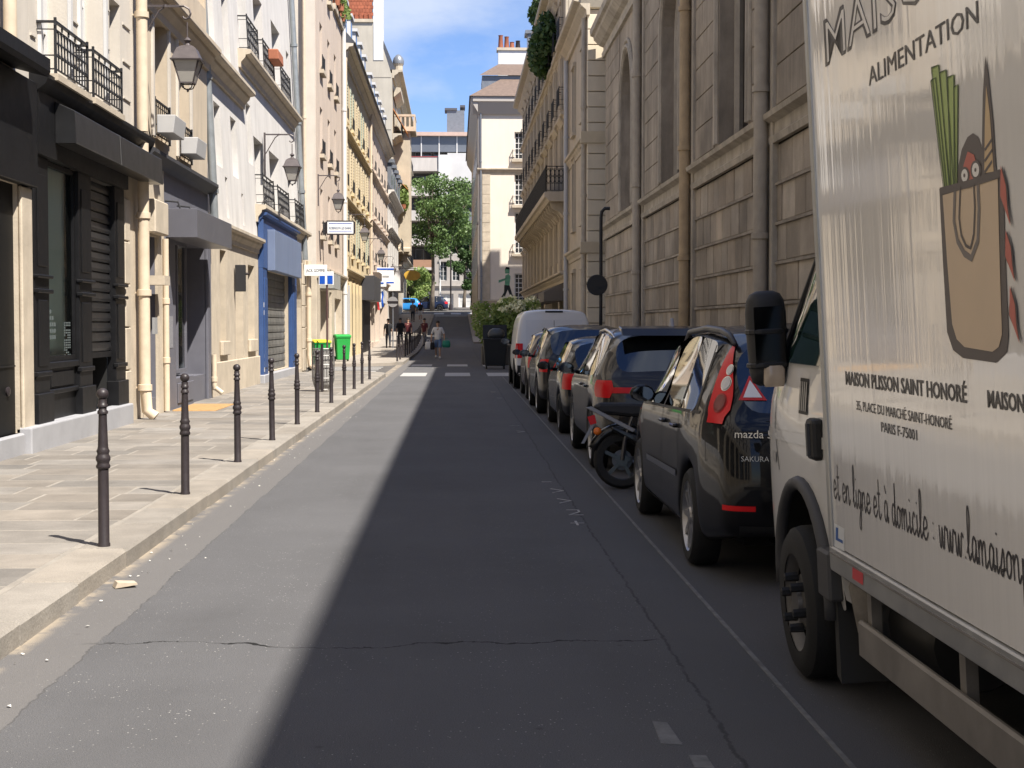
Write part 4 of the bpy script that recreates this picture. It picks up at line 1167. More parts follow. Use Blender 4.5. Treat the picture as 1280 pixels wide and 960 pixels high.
# balcony with brackets
mb = MB(); f.prof(mb, 61.0, 92, [(0, 6.55), (.75, 6.55), (.85, 6.68), (.95, 6.72), (.95, 6.92), (0, 6.95)]); mb.build('balcony_slab', stone_haus, R3)
for k in range(22):
    u = 61.6 + 1.42*k
    mb = MB(); f.prof(mb, u-.11, u+.11, [(0, 5.9), (.18, 5.95), (.3, 6.15), (.62, 6.3), (.7, 6.54), (0, 6.54)]); mb.build('bracket', stone_haus, R3)
railing(f, 61.1, 91.9, 6.93, 7.95, .88, R3, pitch=.16, r=.016, orn=False)
mb = MB(); f.box(mb, 61.1, 91.9, 7.05, 7.85, .868, .874); mb.build('balcony_screen', M('dark_balcony_sheet', (.02, .018, .017), .7), R3)
railing(Fac((0, 61.1, 0), (1, 0, 0), (0, -1, 0)), 3.62, 4.48, 6.93, 7.95, .0, R3, ret=False, pitch=.16, r=.016)
# shops
ops2 = [op(61.6+5.4*k, 65.9+5.4*k, .2, 2.9) for k in range(7)]
wall(f, 60.85, 100, -.1, 3.6, ops2, .4, stone_haus, R3, 'ground_floor_wall')
for o in ops2: window(f, o, R3, .4, rows=1, cols=3, frame=M('dark_shop_frame', (.05, .045, .04), .5), name='shop_window')
cornice(f, 60.85, 100, 3.75, R3, stone_haus, .35, .4, 'shop_cornice')
for k, (u0, u1) in enumerate(((62.2, 66.5), (68, 75), (79, 86))):
    mb = MB(); f.prof(mb, u0, u1, [(.02, 3.35), (.9, 2.95), (.9, 2.55), (.02, 2.6)]); mb.build('shop_blind', M('grey_brown_blind', (.16, .14, .12), .8, var=.1), R3)
mb = MB(); f.prof(mb, 60.9, 100, [(.4, 16.0), (-.9, 18.4), (-3, 19.2), (-10, 19.4), (-10, 16)]); mb.build('mansard_roof', slate, R3)
mb = MB(); f.box(mb, 97.6, 99.9, 16.3, 20.5, -4.9, -4.2); mb.build('chimney_wall', stone_haus, R3)
for k in range(4):
    u = 64+9*k; mb = MB(); f.box(mb, u, u+1.4, 16.5, 18.9, -1.5, .2); f.box(mb, u-.1, u+1.5, 18.9, 19.1, -1.6, .35); dm = mb.build('dormer', zinc, R3); mb = MB(); f.box(mb, u+.2, u+1.2, 16.8, 18.6, .2, .21); mb.build('pane', pane_dark, dm)

# ---- cream house closing the view on the right
R4 = thing('cream_end_house', 'cream rendered house with tiled roof facing down the street, street-art figure on its wall', 'building', (3, 107, gz(107)))
f = front(107.0)
b4 = gz(107)
ops = [op(4.12, 5.3, z, z+h) for z, h in ((2.9, 2.3), (6.6, 2.9), (10.0, 2.5), (13.2, 1.9))]
wall_m = M('cream_end_render', (.72, .645, .55), .88, var=.04, vs=.8, streak=.06)
wall(f, 1.55, 9.5, b4-.4, 17.2, ops, .28, wall_m, R4, thick=3)
for o in ops:
    window(f, o, R4, .28, cols=4, rows=7 if o['z1']-o['z0'] > 2.2 else 5, fw=.08, bw=.05)
    mb = MB(); f.box(mb, o['u0']-.2, o['u1']+.2, o['z0']-.2, o['z0'], 0, .3); mb.build('sill', stone_lime, R4)
    railing(f, o['u0']-.15, o['u1']+.15, o['z0'], o['z0']+.6, .25, R4, pitch=.25, r=.02, orn=False)
mb = MB(); f.box(mb, 1.85, 2.42, 3.4, 12.2, .0, .03); mb.build('stone_chain', stone_lime, R4)
for k in range(13):
    mb = MB(); f.box(mb, 1.86, 2.40, 3.5+.66*k, 4.13+.66*k, .03, .045); mb.build('quoin_stone', stone_lime, R4)
for z, d in ((12.55, .2), (3.35, .12)): cornice(f, 1.5, 9.5, z, R4, stone_lime, d, .4, 'band')
mb = MB(); f.prof(mb, 1.2, 9.5, [(0, 16.3), (.12, 16.3), (.5, 17.1), (.6, 17.15), (.6, 17.5), (0, 17.5)]); mb.build('eave', M('grey_eave', (.40, .37, .34), .8), R4)
# flank along the street
fl_ = left(1.55); fl_.N = Vector((-1, 0, 0))
mb = MB(); fl_.box(mb, 107.01, 149, 0, 17.2, -.5, .0); mb.build('street_flank_wall', stucco_tan, R4)
mb = MB(); fl_.prof(mb, 106.5, 149, [(0, 16.4), (.45, 17.15), (.5, 17.5), (0, 17.5)]); mb.build('flank_eave', M('grey_eave', (.4, .37, .34), .8), R4)
for k in range(9):
    for z in (5.5, 8.8, 12.8):
        u = 109+4.3*k; mb = MB(); fl_.box(mb, u, u+1.1, z, z+2, 0, .05); w_ = mb.build('window', wood_white, R4); mb = MB(); fl_.box(mb, u+.1, u+1.0, z+.1, z+1.9, .05, .055); mb.build('pane', pane_dark, w_)
mb = MB(); mb.add([(.95, 106.3, 17.5), (9.5, 106.3, 17.5), (9.5, 112, 20.2), (4.5, 112, 20.2), (.95, 149, 17.5), (4.5, 149, 20.2), (9.5, 149, 20.2)], [(0,1,2,3), (0,3,5,4), (3,2,6,5)]); mb.build('roof', tile_roof, R4)
mb = MB(); mb.box(1.9, 6, 110, 114, 17.6, 19.5); mb.build('attic_block', zinc, R4)
mb = MB(); mb.add([(1.7, 109.8, 19.5), (6, 109.8, 19.5), (6, 114, 21.0), (3.2, 114, 21.0)], [(0,1,2,3)]); mb.build('attic_roof', tile_roof, R4)
mb = MB(); mb.box(3.2, 6.4, 115, 116, 17.5, 22.2); ck = mb.build('chimney', M('white_flue_render', (.6,.6,.6), .8), R4)
mb = MB(); mb.box(3.1, 6.5, 114.9, 116.1, 22.2, 22.4); mb.build('chimney_coping', stone_lime, R4)
pot = M('clay_pot', (.27, .095, .055), .85, var=.2, vs=4)
for k, (x, h) in enumerate(((3.4, 1.0), (3.85, .9), (4.25, .5), (4.7, .6), (5.6, .8), (6.0, .7))):
    mb = MB(); mb.lathe([(0, 0), (.2, 0), (.15, h*.9), (.19, h), (0, h)], 10, (x, 115.5, 22.4)); mb.build('chimney_pot', pot if k != 3 else iron, R4, smooth=40)
pipe(f, 1.75, b4, 16.5, R4, .07, .1, zinc, (5, 9, 13))
mb = MB(); f.box(mb, 1.95, 2.95, 3.35-.95, 3.35-.72, .02, .05); mb.build('street_plate', M('dark_plate', (.04, .03, .03), .6), R4)
# painted walking figure (flat paint on the wall)
gn = M('green_wall_paint', (.12, .30, .18), .8, var=.3, vs=6); bkp = M('black_wall_paint', (.015, .02, .018), .7)
mb = MB()
def poly(mb, pts, dd=.006): mb.add([f.P(u, z, dd) for u, z in pts], [tuple(range(len(pts)))])
ox, oz = 2.98, 3.45
poly(mb, [(ox+.45, oz+.95), (ox+.78, oz+.9), (ox+.86, oz+1.55), (ox+.72, oz+1.72), (ox+.5, oz+1.62)])
poly(mb, [(ox+.02, oz+1.1), (ox+.5, oz+1.28), (ox+.55, oz+1.45), (ox+.02, oz+1.28)])
poly(mb, [(ox+.48, oz+1.76), (ox+.78, oz+1.74), (ox+.8, oz+2.1), (ox+.62, oz+2.18), (ox+.46, oz+2.05)])
fig = mb.build('wall_painting', gn, R4)
mb = MB()
poly(mb, [(ox+.42, oz+.95), (ox+.8, oz+.92), (ox+.98, oz+.28), (ox+1.1, oz+.1), (ox+.86, oz+.1), (ox+.66, oz+.62), (ox+.46, oz+.12), (ox+.2, oz+.1), (ox+.4, oz+.42)])
poly(mb, [(ox+.47, oz+2.05), (ox+.8, oz+2.05), (ox+.78, oz+2.2), (ox+.55, oz+2.22)])
mb.build('painted_legs_hair', bkp, fig)  # black trousers and hair of the painted figure
# ================================================================ street furniture
ORD = ['nearest', 'second', 'third', 'fourth', 'fifth', 'sixth', 'seventh', 'eighth', 'ninth', 'tenth', 'eleventh', 'twelfth', 'thirteenth', 'fourteenth']
# ---- bollards
bol = thing('bollard', 'nearest black iron bollard on the left kerb', 'bollard', (-2.35, 10.19, SW), 'bollards along the left kerb', local=True)
mb = MB(); mb.lathe([(0, -.02), (0.0416, -.02), (0.0416, .02), (0.0368, .03), (0.0352, .52)], 18); mb.build('post', iron, bol, smooth=40)
mb = MB(); mb.lathe([(0.0352, .52), (0.0440, .525), (0.0480, .54), (0.0400, .555), (0.0400, .565), (0.0480, .58), (0.0480, .60), (0.0384, .615), (0.0384, .625), (0.0440, .64), (0.0368, .655),
                     (0.0336, .67), (0.0272, .86), (0.0272, .885), (0.0352, .89), (0.0352, .905), (0.0264, .915), (0.0264, .93), (0.0336, .935), (0.0336, .95), (0.0280, .955), (0.0280, .985)], 18)
mb.build('collar', iron, bol, smooth=50)
mb = MB(); mb.lathe([(.0, .98)] + [(.04*math.sin(t), 1.02-.04*math.cos(t)) for t in [math.pi*k/10 for k in range(2, 11)]], 18); mb.build('ball', iron, bol, smooth=True)
for k in range(1, 11):
    copy_tree(bol, (-2.35 + random.uniform(-.012, .012), 10.19 + 3.11*k, SW), random.uniform(0, 3), f'{ORD[k]} black iron bollard from the camera on the left kerb' if k < 10 else 'last black iron bollard before the side street on the left kerb')
for k in range(14):
    y = 61.7 + 3.2*k
    c = copy_tree(bol, (-2.38, y, gz(y)+SW), 0, f'{ORD[k]} thin black bollard beyond the side street, on the far left kerb' if k else 'first thin black bollard beyond the side street, on the far left kerb')
    c['group'] = 'bollards beyond the side street'
for o in [q for q in bpy.data.objects if q.name.startswith('bollard') and q.parent is None and q.location.y < 45]:
    o.rotation_euler = (random.uniform(-.008, .008), random.uniform(-.012, .012), random.uniform(0, 6))

# ---- wall lanterns on scrolled brackets
lant_metal = M('lantern_brown_metal', (.10, .085, .085), .5, metal=.3, var=.15, vs=8)
lant_glass = M('frosted_lantern_glass', (.40, .38, .34), .3, spec=.5)
lamp = thing('wall_lantern', 'lantern on the tan house, nearest and largest of the scrolled wall lamps', 'street lamp', (XL, 24.5, 6.65), 'scroll bracket wall lanterns', local=True)
mb = MB(); mb.bar((.02, 0, .05), (.02, 0, -1.1), .04, .05); mb.tube([(.02, 0, -.55), (.3, 0, -.08), (.38, 0, -.02)], .014, 6); mb.bar((0, 0, 0), (.62, 0, 0), .028, .036)
mb.tube([(.60, 0, 0)] + [(.70 + (.14 - .018*k)*math.cos(R(90-38*k)), 0, -.14 + (.14-.018*k)*math.sin(R(90-38*k))) for k in range(0, 13) if .14-.018*k > .02] , .017, 6)
mb.lathe([(0, -.02), (.035, -.02), (.035, .02), (0, .02)], 8, (.4, 0, 0)); mb.lathe([(0, -.02), (.028, -.02), (.028, .02), (0, .02)], 8, (.02, 0, -.9))
mb.build('bracket', lant_metal, lamp)
cx = .745
def sq(mb, w, z): return [(cx-w, -w, z), (cx+w, -w, z), (cx+w, w, z), (cx-w, w, z)]
def taper(mb, lv):
    vs = []; fs = []
    for w, z in lv: vs += sq(mb, w, z)
    for i in range(len(lv)-1):
        for k in range(4): fs.append((i*4+k, i*4+(k+1)%4, i*4+4+(k+1)%4, i*4+4+k))
    fs += [(3,2,1,0), tuple((len(lv)-1)*4+k for k in range(4))]
    mb.add(vs, fs)
mb = MB(); mb.tube([(cx, 0, -.25), (cx, 0, -.5)], .012, 6); mb.lathe([(0, -.62), (.05, -.62), (.03, -.58), (.065, -.54), (.03, -.5), (0, -.48)], 10, (cx, 0, 0)); mb.build('hanger', lant_metal, lamp)
mb = MB(); taper(mb, [(.235, -.875), (.24, -.855), (.215, -.845), (.15, -.68), (.10, -.64), (.05, -.62)]); mb.build('lamp_roof', lant_metal, lamp)
mb = MB(); taper(mb, [(.10, -1.21), (.195, -.872)]); mb.build('lamp_glass', lant_glass, lamp)
mb = MB()
for sx in (-1, 1):
    for sy in (-1, 1): mb.bar((cx+sx*.102, sy*.102, -1.22), (cx+sx*.198, sy*.198, -.87), .018)
for a, b2 in (((-1,-1),(1,-1)), ((1,-1),(1,1)), ((1,1),(-1,1)), ((-1,1),(-1,-1))):
    mb.bar((cx+a[0]*.105, a[1]*.105, -1.215), (cx+b2[0]*.105, b2[1]*.105, -1.215), .02)
    mb.tube([(cx+a[0]*.1, a[1]*.1, -1.21), (cx+a[0]*.07, a[1]*.07, -1.29), (cx, 0, -1.32)], .01, 5)
mb.lathe([(0, -1.36), (.02, -1.34), (.012, -1.30), (0, -1.3)], 8, (cx, 0, 0))
mb.build('lamp_frame', lant_metal, lamp)
lab = ['lantern on the white leaning house, second of the scrolled wall lamps', 'scrolled wall lantern on the pinkish corner house just above the white hanging sign', 'scrolled wall lantern on the yellow house',
       'scrolled wall lantern where yellow and pale pink houses meet', 'scrolled wall lantern on the pale pink house', 'smallest and farthest scrolled wall lantern, on the white slate-roofed house']
for (y, x, z), lb in zip(((40.8, -5.09, 6.65), (55.5, -5, 7.0), (71.4, -5, 6.75), (87, -5, 6.5), (103, -5, 6.2), (121, -5, 6.2)), lab):
    copy_tree(lamp, (x, y, z), 0, lb)

# ---- wheelie bins
bin_g = M('bin_green', (.02, .30, .055), .45, var=.05); bin_y = M('bin_yellow_lid', (.75, .55, .02), .45); rub = M('black_rubber', (.015, .015, .015), .7)
def wheelie(label, x, y, lidm, rz):
    T = thing('wheelie_bin', label, 'bin', (x, y, SW), 'green wheelie bins by the side street', local=True)
    mb = MB(); mb.add([(-.24,-.24,.06),(.24,-.24,.06),(.24,.22,.06),(-.24,.22,.06),(-.29,-.33,.96),(.29,-.33,.96),(.29,.30,.96),(-.29,.30,.96)], [(3,2,1,0),(4,5,6,7),(0,1,5,4),(1,2,6,5),(2,3,7,6),(3,0,4,7)])
    mb.build('body', bin_g, T, bevel=.03, segs=2)
    mb = MB(); mb.box(-.31, .31, -.35, .32, .955, 1.0); mb.build('rim', bin_g, T, bevel=.01)
    mb = MB(); mb.prism([(-.37, 1.0), (.34, 1.0), (.34, 1.07), (.1, 1.1), (-.3, 1.06)], 0, -.32, .32); mb.build('lid', lidm, T, bevel=.015)
    mb = MB(); mb.tube([(-.25, .36, .98), (.25, .36, .98)], .018, 8); mb.build('handle', bin_g, T)
    for s in (-1, 1):
        mb = MB(); mb.lathe([(0, -.03), (.1, -.03), (.1, .03), (0, .03)], 14, (s*.27, .24, .1), Matrix.Rotation(R(90), 4, 'Y')); mb.build('wheel', rub, T, smooth=40)
    T.rotation_euler = (0, 0, rz); T.location = (x, y, SW if y < 49 or y > 58 else 0)
    return T
wheelie('green wheelie bin with yellow lid beside the wire litter basket', -4.68, 52.4, bin_y, R(25))
wheelie('green wheelie bin with green lid in front of the white doors', -4.62, 62.0, bin_g, R(15))

# ---- wire litter basket
wb = thing('litter_basket', 'round wire litter basket with clear bag between kerb bollards', 'litter bin', (-2.95, 33.9, SW), local=True)
mb = MB()
for k in range(18):
    a = 2*math.pi*k/18
    mb.tube([(.17*math.cos(a), .17*math.sin(a), .03), (.24*math.cos(a), .24*math.sin(a), .25), (.25*math.cos(a), .25*math.sin(a), .7), (.22*math.cos(a), .22*math.sin(a), .95)], .008, 5)
for z, r in ((.05, .18), (.3, .245), (.6, .252), (.8, .24), (.95, .225)):
    mb.tube([(r*math.cos(2*math.pi*k/20), r*math.sin(2*math.pi*k/20), z) for k in range(20)], .011, 5, closed=True)
mb.build('wire_cage', M('galvanised_wire', (.28, .27, .26), .4, metal=.6), wb)
mb = MB(); mb.lathe([(0, .06), (.12, .06), (.19, .2), (.2, .5), (.16, .78), (.21, .92)], 14, caps=False); mb.build('bin_bag', M('translucent_bag', (.36, .35, .33), .35, var=.35, vs=9), wb, smooth=True)
mb = MB(); mb.tube([(0, -.27, 0), (0, -.27, 1.05)], .03, 8); mb.build('post', iron, wb)

# ---- signs
wht = M('sign_white', (.80, .80, .79), .45); sblue = M('sign_blue', (.01, .08, .42), .4); ink = M('sign_ink', (.04, .04, .05), .5)
def sign_text(parent, s, size, x, y, z, mat, width=None, bold=0):
    me = text_mesh(s, size, mat, 'lettering', align='CENTER', width=width, bold=bold)
    o = bpy.data.objects.new('lettering', me); COL.objects.link(o); o.parent = parent
    o.matrix_parent_inverse = Matrix.Translation(-Vector(parent.location)); o.location = (x, y, z)
    return o
T = thing('projecting_sign', 'small white shop sign lettered in capitals above the blue dead-end sign', 'sign', (-4.95, 50.45, 3.2))
mb = MB(); mb.box(-4.97, -4.22, 50.08, 50.14, 3.20, 3.56); mb.build('panel', wht, T, bevel=.01)
mb = MB(); mb.bar((-5.0, 50.11, 3.45), (-4.9, 50.11, 3.45), .04); mb.build('arm', iron, T)
sign_text(T, 'JACK GOMME', .15, -4.595, 50.075, 3.33, ink, .62)
T = thing('dead_end_sign', 'blue and white dead-end sign on a dark post at the side street', 'road sign', (-4.35, 51.6, 0))
mb = MB(); mb.tube([(-4.35, 51.6, 0), (-4.35, 51.6, 3.3)], .035, 10); mb.build('post', M('brown_post', (.09, .05, .045), .5), T)
mb = MB(); mb.box(-4.62, -4.12, 51.54, 51.56, 2.95, 3.4); pn = mb.build('panel', wht, T)
mb = MB(); mb.box(-4.59, -4.41, 51.53, 51.538, 2.98, 3.26); mb.box(-4.33, -4.15, 51.53, 51.538, 2.98, 3.26); mb.build('blue_field', sblue, pn)
T = thing('hanging_shop_sign', 'white rectangular shop sign hung under the third lantern on iron arms', 'sign', (-5, 57.2, 5.0))
mb = MB(); mb.box(-4.8, -3.82, 57.17, 57.23, 5.0, 5.45); mb.build('panel', wht, T, bevel=.01)
mb = MB(); mb.bar((-5, 57.2, 5.08), (-4.8, 57.2, 5.08), .04); mb.bar((-5, 57.2, 5.4), (-4.8, 57.2, 5.4), .04)
for a, b2 in (((-4.82, 5.0), (-3.8, 5.0)), ((-4.82, 5.45), (-3.8, 5.45)), ((-4.82, 5.0), (-4.82, 5.45)), ((-3.8, 5.0), (-3.8, 5.45))): mb.bar((a[0], 57.19, a[1]), (b2[0], 57.19, b2[1]), .035, .09)
mb.build('frame', iron, T)
mb = MB(); mb.box(-4.74, -3.88, 57.162, 57.168, 5.38, 5.4); mb.box(-4.74, -3.88, 57.162, 57.168, 5.07, 5.085); mb.build('blue_rule', sblue, T)
sign_text(T, 'ROBINSON LES BAINS', .14, -4.31, 57.16, 5.17, M('sign_grey_blue', (.12, .16, .25), .5), .82)
T = thing('white_shop_sign', 'large white projecting sign with dark blue bars before the white slate-roofed house', 'sign', (-5, 96, 3.9))
mb = MB(); mb.box(-4.95, -3.9, 95.97, 96.05, 4.2, 5.2); mb.build('panel', wht, T)
mb = MB(); mb.box(-4.95, -3.9, 95.95, 95.968, 5.05, 5.15); mb.box(-4.6, -3.9, 95.95, 95.968, 4.2, 4.3); mb.build('blue_bar', sblue, T)
mb = MB(); mb.box(-4.6, -4.2, 95.95, 95.968, 4.6, 4.7); mb.build('lettering', M('grey_ink', (.3, .3, .3), .6), T)
T = thing('small_white_sign', 'small white projecting sign with blue line lower on the pale pink house', 'sign', (-5, 90, 3.9))
mb = MB(); mb.box(-4.95, -4.1, 89.97, 90.05, 3.85, 4.15); mb.build('panel', wht, T)
mb = MB(); mb.box(-4.8, -4.25, 89.95, 89.968, 4.02, 4.1); mb.build('lettering', sblue, T)
T = thing('round_sign_back', 'grey back of a round road sign with a cross bar on the far left pavement', 'road sign', (-3.72, 90.0, gz(90)))
mb = MB(); mb.tube([(-3.72, 90, gz(90)), (-3.72, 90, 3.5)], .035, 8); mb.build('post', zinc, T)
mb = MB(); mb.lathe([(0, 0), (.31, 0), (.31, .03), (0, .03)], 20, (-3.72, 89.93, 2.95), Matrix.Rotation(R(-90), 4, 'X')); mb.build('disc', M('grey_sign_back', (.27, .26, .26), .5), T, smooth=40)
mb = MB(); mb.box(-4.05, -3.39, 89.88, 89.93, 2.93, 3.0); mb.build('cross_bar', iron, T)
T = thing('oval_hanging_sign', 'small gold oval hanging sign at the end of the left facades', 'sign', (-5.4, 136, 5))
mb = MB(); mb.lathe([(0, 0), (.75, 0), (.75, .06), (0, .06)], 20, (-3.9, 136, 6.0), Matrix.Diagonal((1, 1, .62, 1)) @ Matrix.Rotation(R(-90), 4, 'X')); mb.build('panel', M('gold_sign', (.55, .33, .05), .5, var=.2), T)
mb = MB(); mb.bar((-5.5, 136, 6.6), (-3.5, 136, 6.6), .06); mb.build('arm', iron, T)
T = thing('tricolour_flag', 'small blue white red flag hanging over the far left shopfronts', 'flag', (-4.9, 93, 3.4))
mb = MB(); mb.tube([(-5, 93, 3.2), (-4.4, 93, 3.7)], .02, 6); mb.build('pole', zinc, T)
for k, mm in enumerate((sblue, wht, M('flag_red', (.5, .03, .03), .7))):
    mb = MB(); mb.grid([[(-4.42-.12*k-.12*q+.03*math.sin(z*9), 93+.03*math.sin(z*7+k), 3.65-.1*k-z) for q in range(2)] for z in (0, .25, .5, .75, .95)]); mb.build('stripe', mm, T)
T = thing('black_sign_post', 'tall black hooked pole with the back of a round sign against the church wall', 'road sign', (3.72, 39, SW))
mb = MB(); mb.tube([(3.72, 39, SW), (3.72, 39, 4.35), (3.74, 39, 4.5), (3.82, 39, 4.58), (3.95, 39, 4.58)], .045, 10); mb.build('pole', rail_iron, T, smooth=40)
mb = MB(); mb.lathe([(0, 0), (.26, 0), (.27, .02), (0, .03)], 24, (3.62, 38.92, 2.62), Matrix.Rotation(R(-90), 4, 'X')); mb.build('disc', M('black_sign_back', (.02, .02, .022), .5), T, smooth=40)

# ---- door mat and litter
mat_o = MB()
mat_o.box(-4.86, -4.12, 26.2, 28.3, SW-.01, SW+.022)
T = tag(mat_o.build('door_mat', M('coir_mat', (.50, .30, .13), .95, var=.2, vs=12, bump=1.0, bs=120), bevel=.01), 'orange-brown coir doormat on the pavement before the grey shop', 'doormat')
lit = tag(MB().prism([(-.09, 0), (.09, .02), (.085, .035), (-.07, .05)], 1, -.06, .06).build('crushed_carton', M('carton', (.45, .38, .29), .8, var=.2, vs=20)), 'crushed beige carton lying in the gutter by the kerb', 'litter')
lit.scale = (.75, .8, .7); lit.location = (-2.02, 9.3, .004); lit.rotation_euler = (0, 0, .4)
lr = random.Random(8); paper = M('litter_paper', (.6, .58, .53), .8)
T = thing('gutter_debris', 'scattered pale paper scraps and dry leaves along the left gutter', 'litter', (-2.0, 15, .0)); T['kind'] = 'stuff'
mb = MB()
for k in range(120):
    x = -2.15 + abs(lr.gauss(0, .22)); y = lr.uniform(6, 40); s = lr.uniform(.004, .015); a = lr.uniform(0, 3)
    mb.add([(x+s*math.cos(a+q*1.57)*(1 if q % 2 else .6), y+s*math.sin(a+q*1.57), .004+lr.uniform(0, .008)) for q in range(4)], [(0,1,2,3)])
mb.build('scraps', paper, T)
# ================================================================ vehicles
def itp(tab, y):
    if y <= tab[0][0]: return tab[0][1]
    for (a, va), (b, vb) in zip(tab, tab[1:]):
        if y <= b: return va + (vb-va)*(y-a)/(b-a)
    return tab[-1][1]

tyre_m = M('tyre_rubber', (.012, .012, .012), .75, bump=.1, bs=60)
alloy = M('alloy_rim', (.36, .36, .37), .3, metal=.8)
dark_alloy = M('dark_alloy_rim', (.10, .10, .105), .35, metal=.7)
trim_black = M('black_plastic_trim', (.014, .014, .015), .5, bump=.08, bs=200)
chrome = M('chrome_strip', (.55, .55, .55), .18, metal=1)
under_m = M('underbody_black', (.006, .006, .006), .9)
red_lens = M('red_lens', (.62, .008, .012), .35, spec=.2, coat=.05)
clear_lens = M('clear_lens', (.50, .48, .46), .15, coat=.6)
plate_m = M('number_plate', (.62, .62, .60), .45)
seam_m = M('panel_gap', (.004, .004, .004), .7)
def paint(name, col, metal=.0): return M(name, col, .4, metal=metal, coat=.55, spec=.08)

def wheel_proto(rim_m, spokes=10, r=.32, w=.2, rr=.23):
    """wheel with its axle along X, outer face towards -X, centred at the origin"""
    T = bpy.data.objects.new('wheel', None)
    mb = MB(); Mx = Matrix.Rotation(R(90), 4, 'Y')
    mb.lathe([(rr, -w/2), (r-.035, -w/2-.005), (r-.008, -w/2+.02), (r, -w/2+.05), (r, w/2-.05), (r-.01, w/2-.02), (rr, w/2)], 36, M=Mx, caps=False)
    o = mb.build('wheel', tyre_m, None, smooth=40); o['_local'] = 1
    mb = MB()
    mb.lathe([(rr*.93, -w/2+.035), (rr, -w/2), (rr+.006, -w/2+.01), (rr+.002, w/2), (rr*.9, w/2-.01)], 32, M=Mx, caps=False)
    n = spokes
    for k in range(n):
        a = 2*math.pi*k/n
        c, s = math.cos(a), math.sin(a); q = -s, c
        def P(rad, t, x): return (x, rad*c + t*q[0], rad*s + t*q[1])
        w1, w2 = .024, .016
        mb.hexa([P(.04,-w1,-w/2+.02), P(.04,w1,-w/2+.02), P(rr*.97,w2,-w/2+.012), P(rr*.97,-w2,-w/2+.012), P(.04,-w1,-w/2+.05), P(.04,w1,-w/2+.05), P(rr*.97,w2,-w/2+.04), P(rr*.97,-w2,-w/2+.04)])
    mb.lathe([(0, -w/2+.008), (.05, -w/2+.008), (.062, -w/2+.02), (.062, -w/2+.06), (0, -w/2+.06)], 16, M=Mx)
    mb.build('rim', rim_m, o, smooth=40)
    mb = MB(); mb.lathe([(0, -w/2+.075), (rr*.95, -w/2+.075), (rr*.95, -w/2+.1), (0, -w/2+.1)], 24, M=Mx); mb.build('brake_disc', under_m, o)
    return o

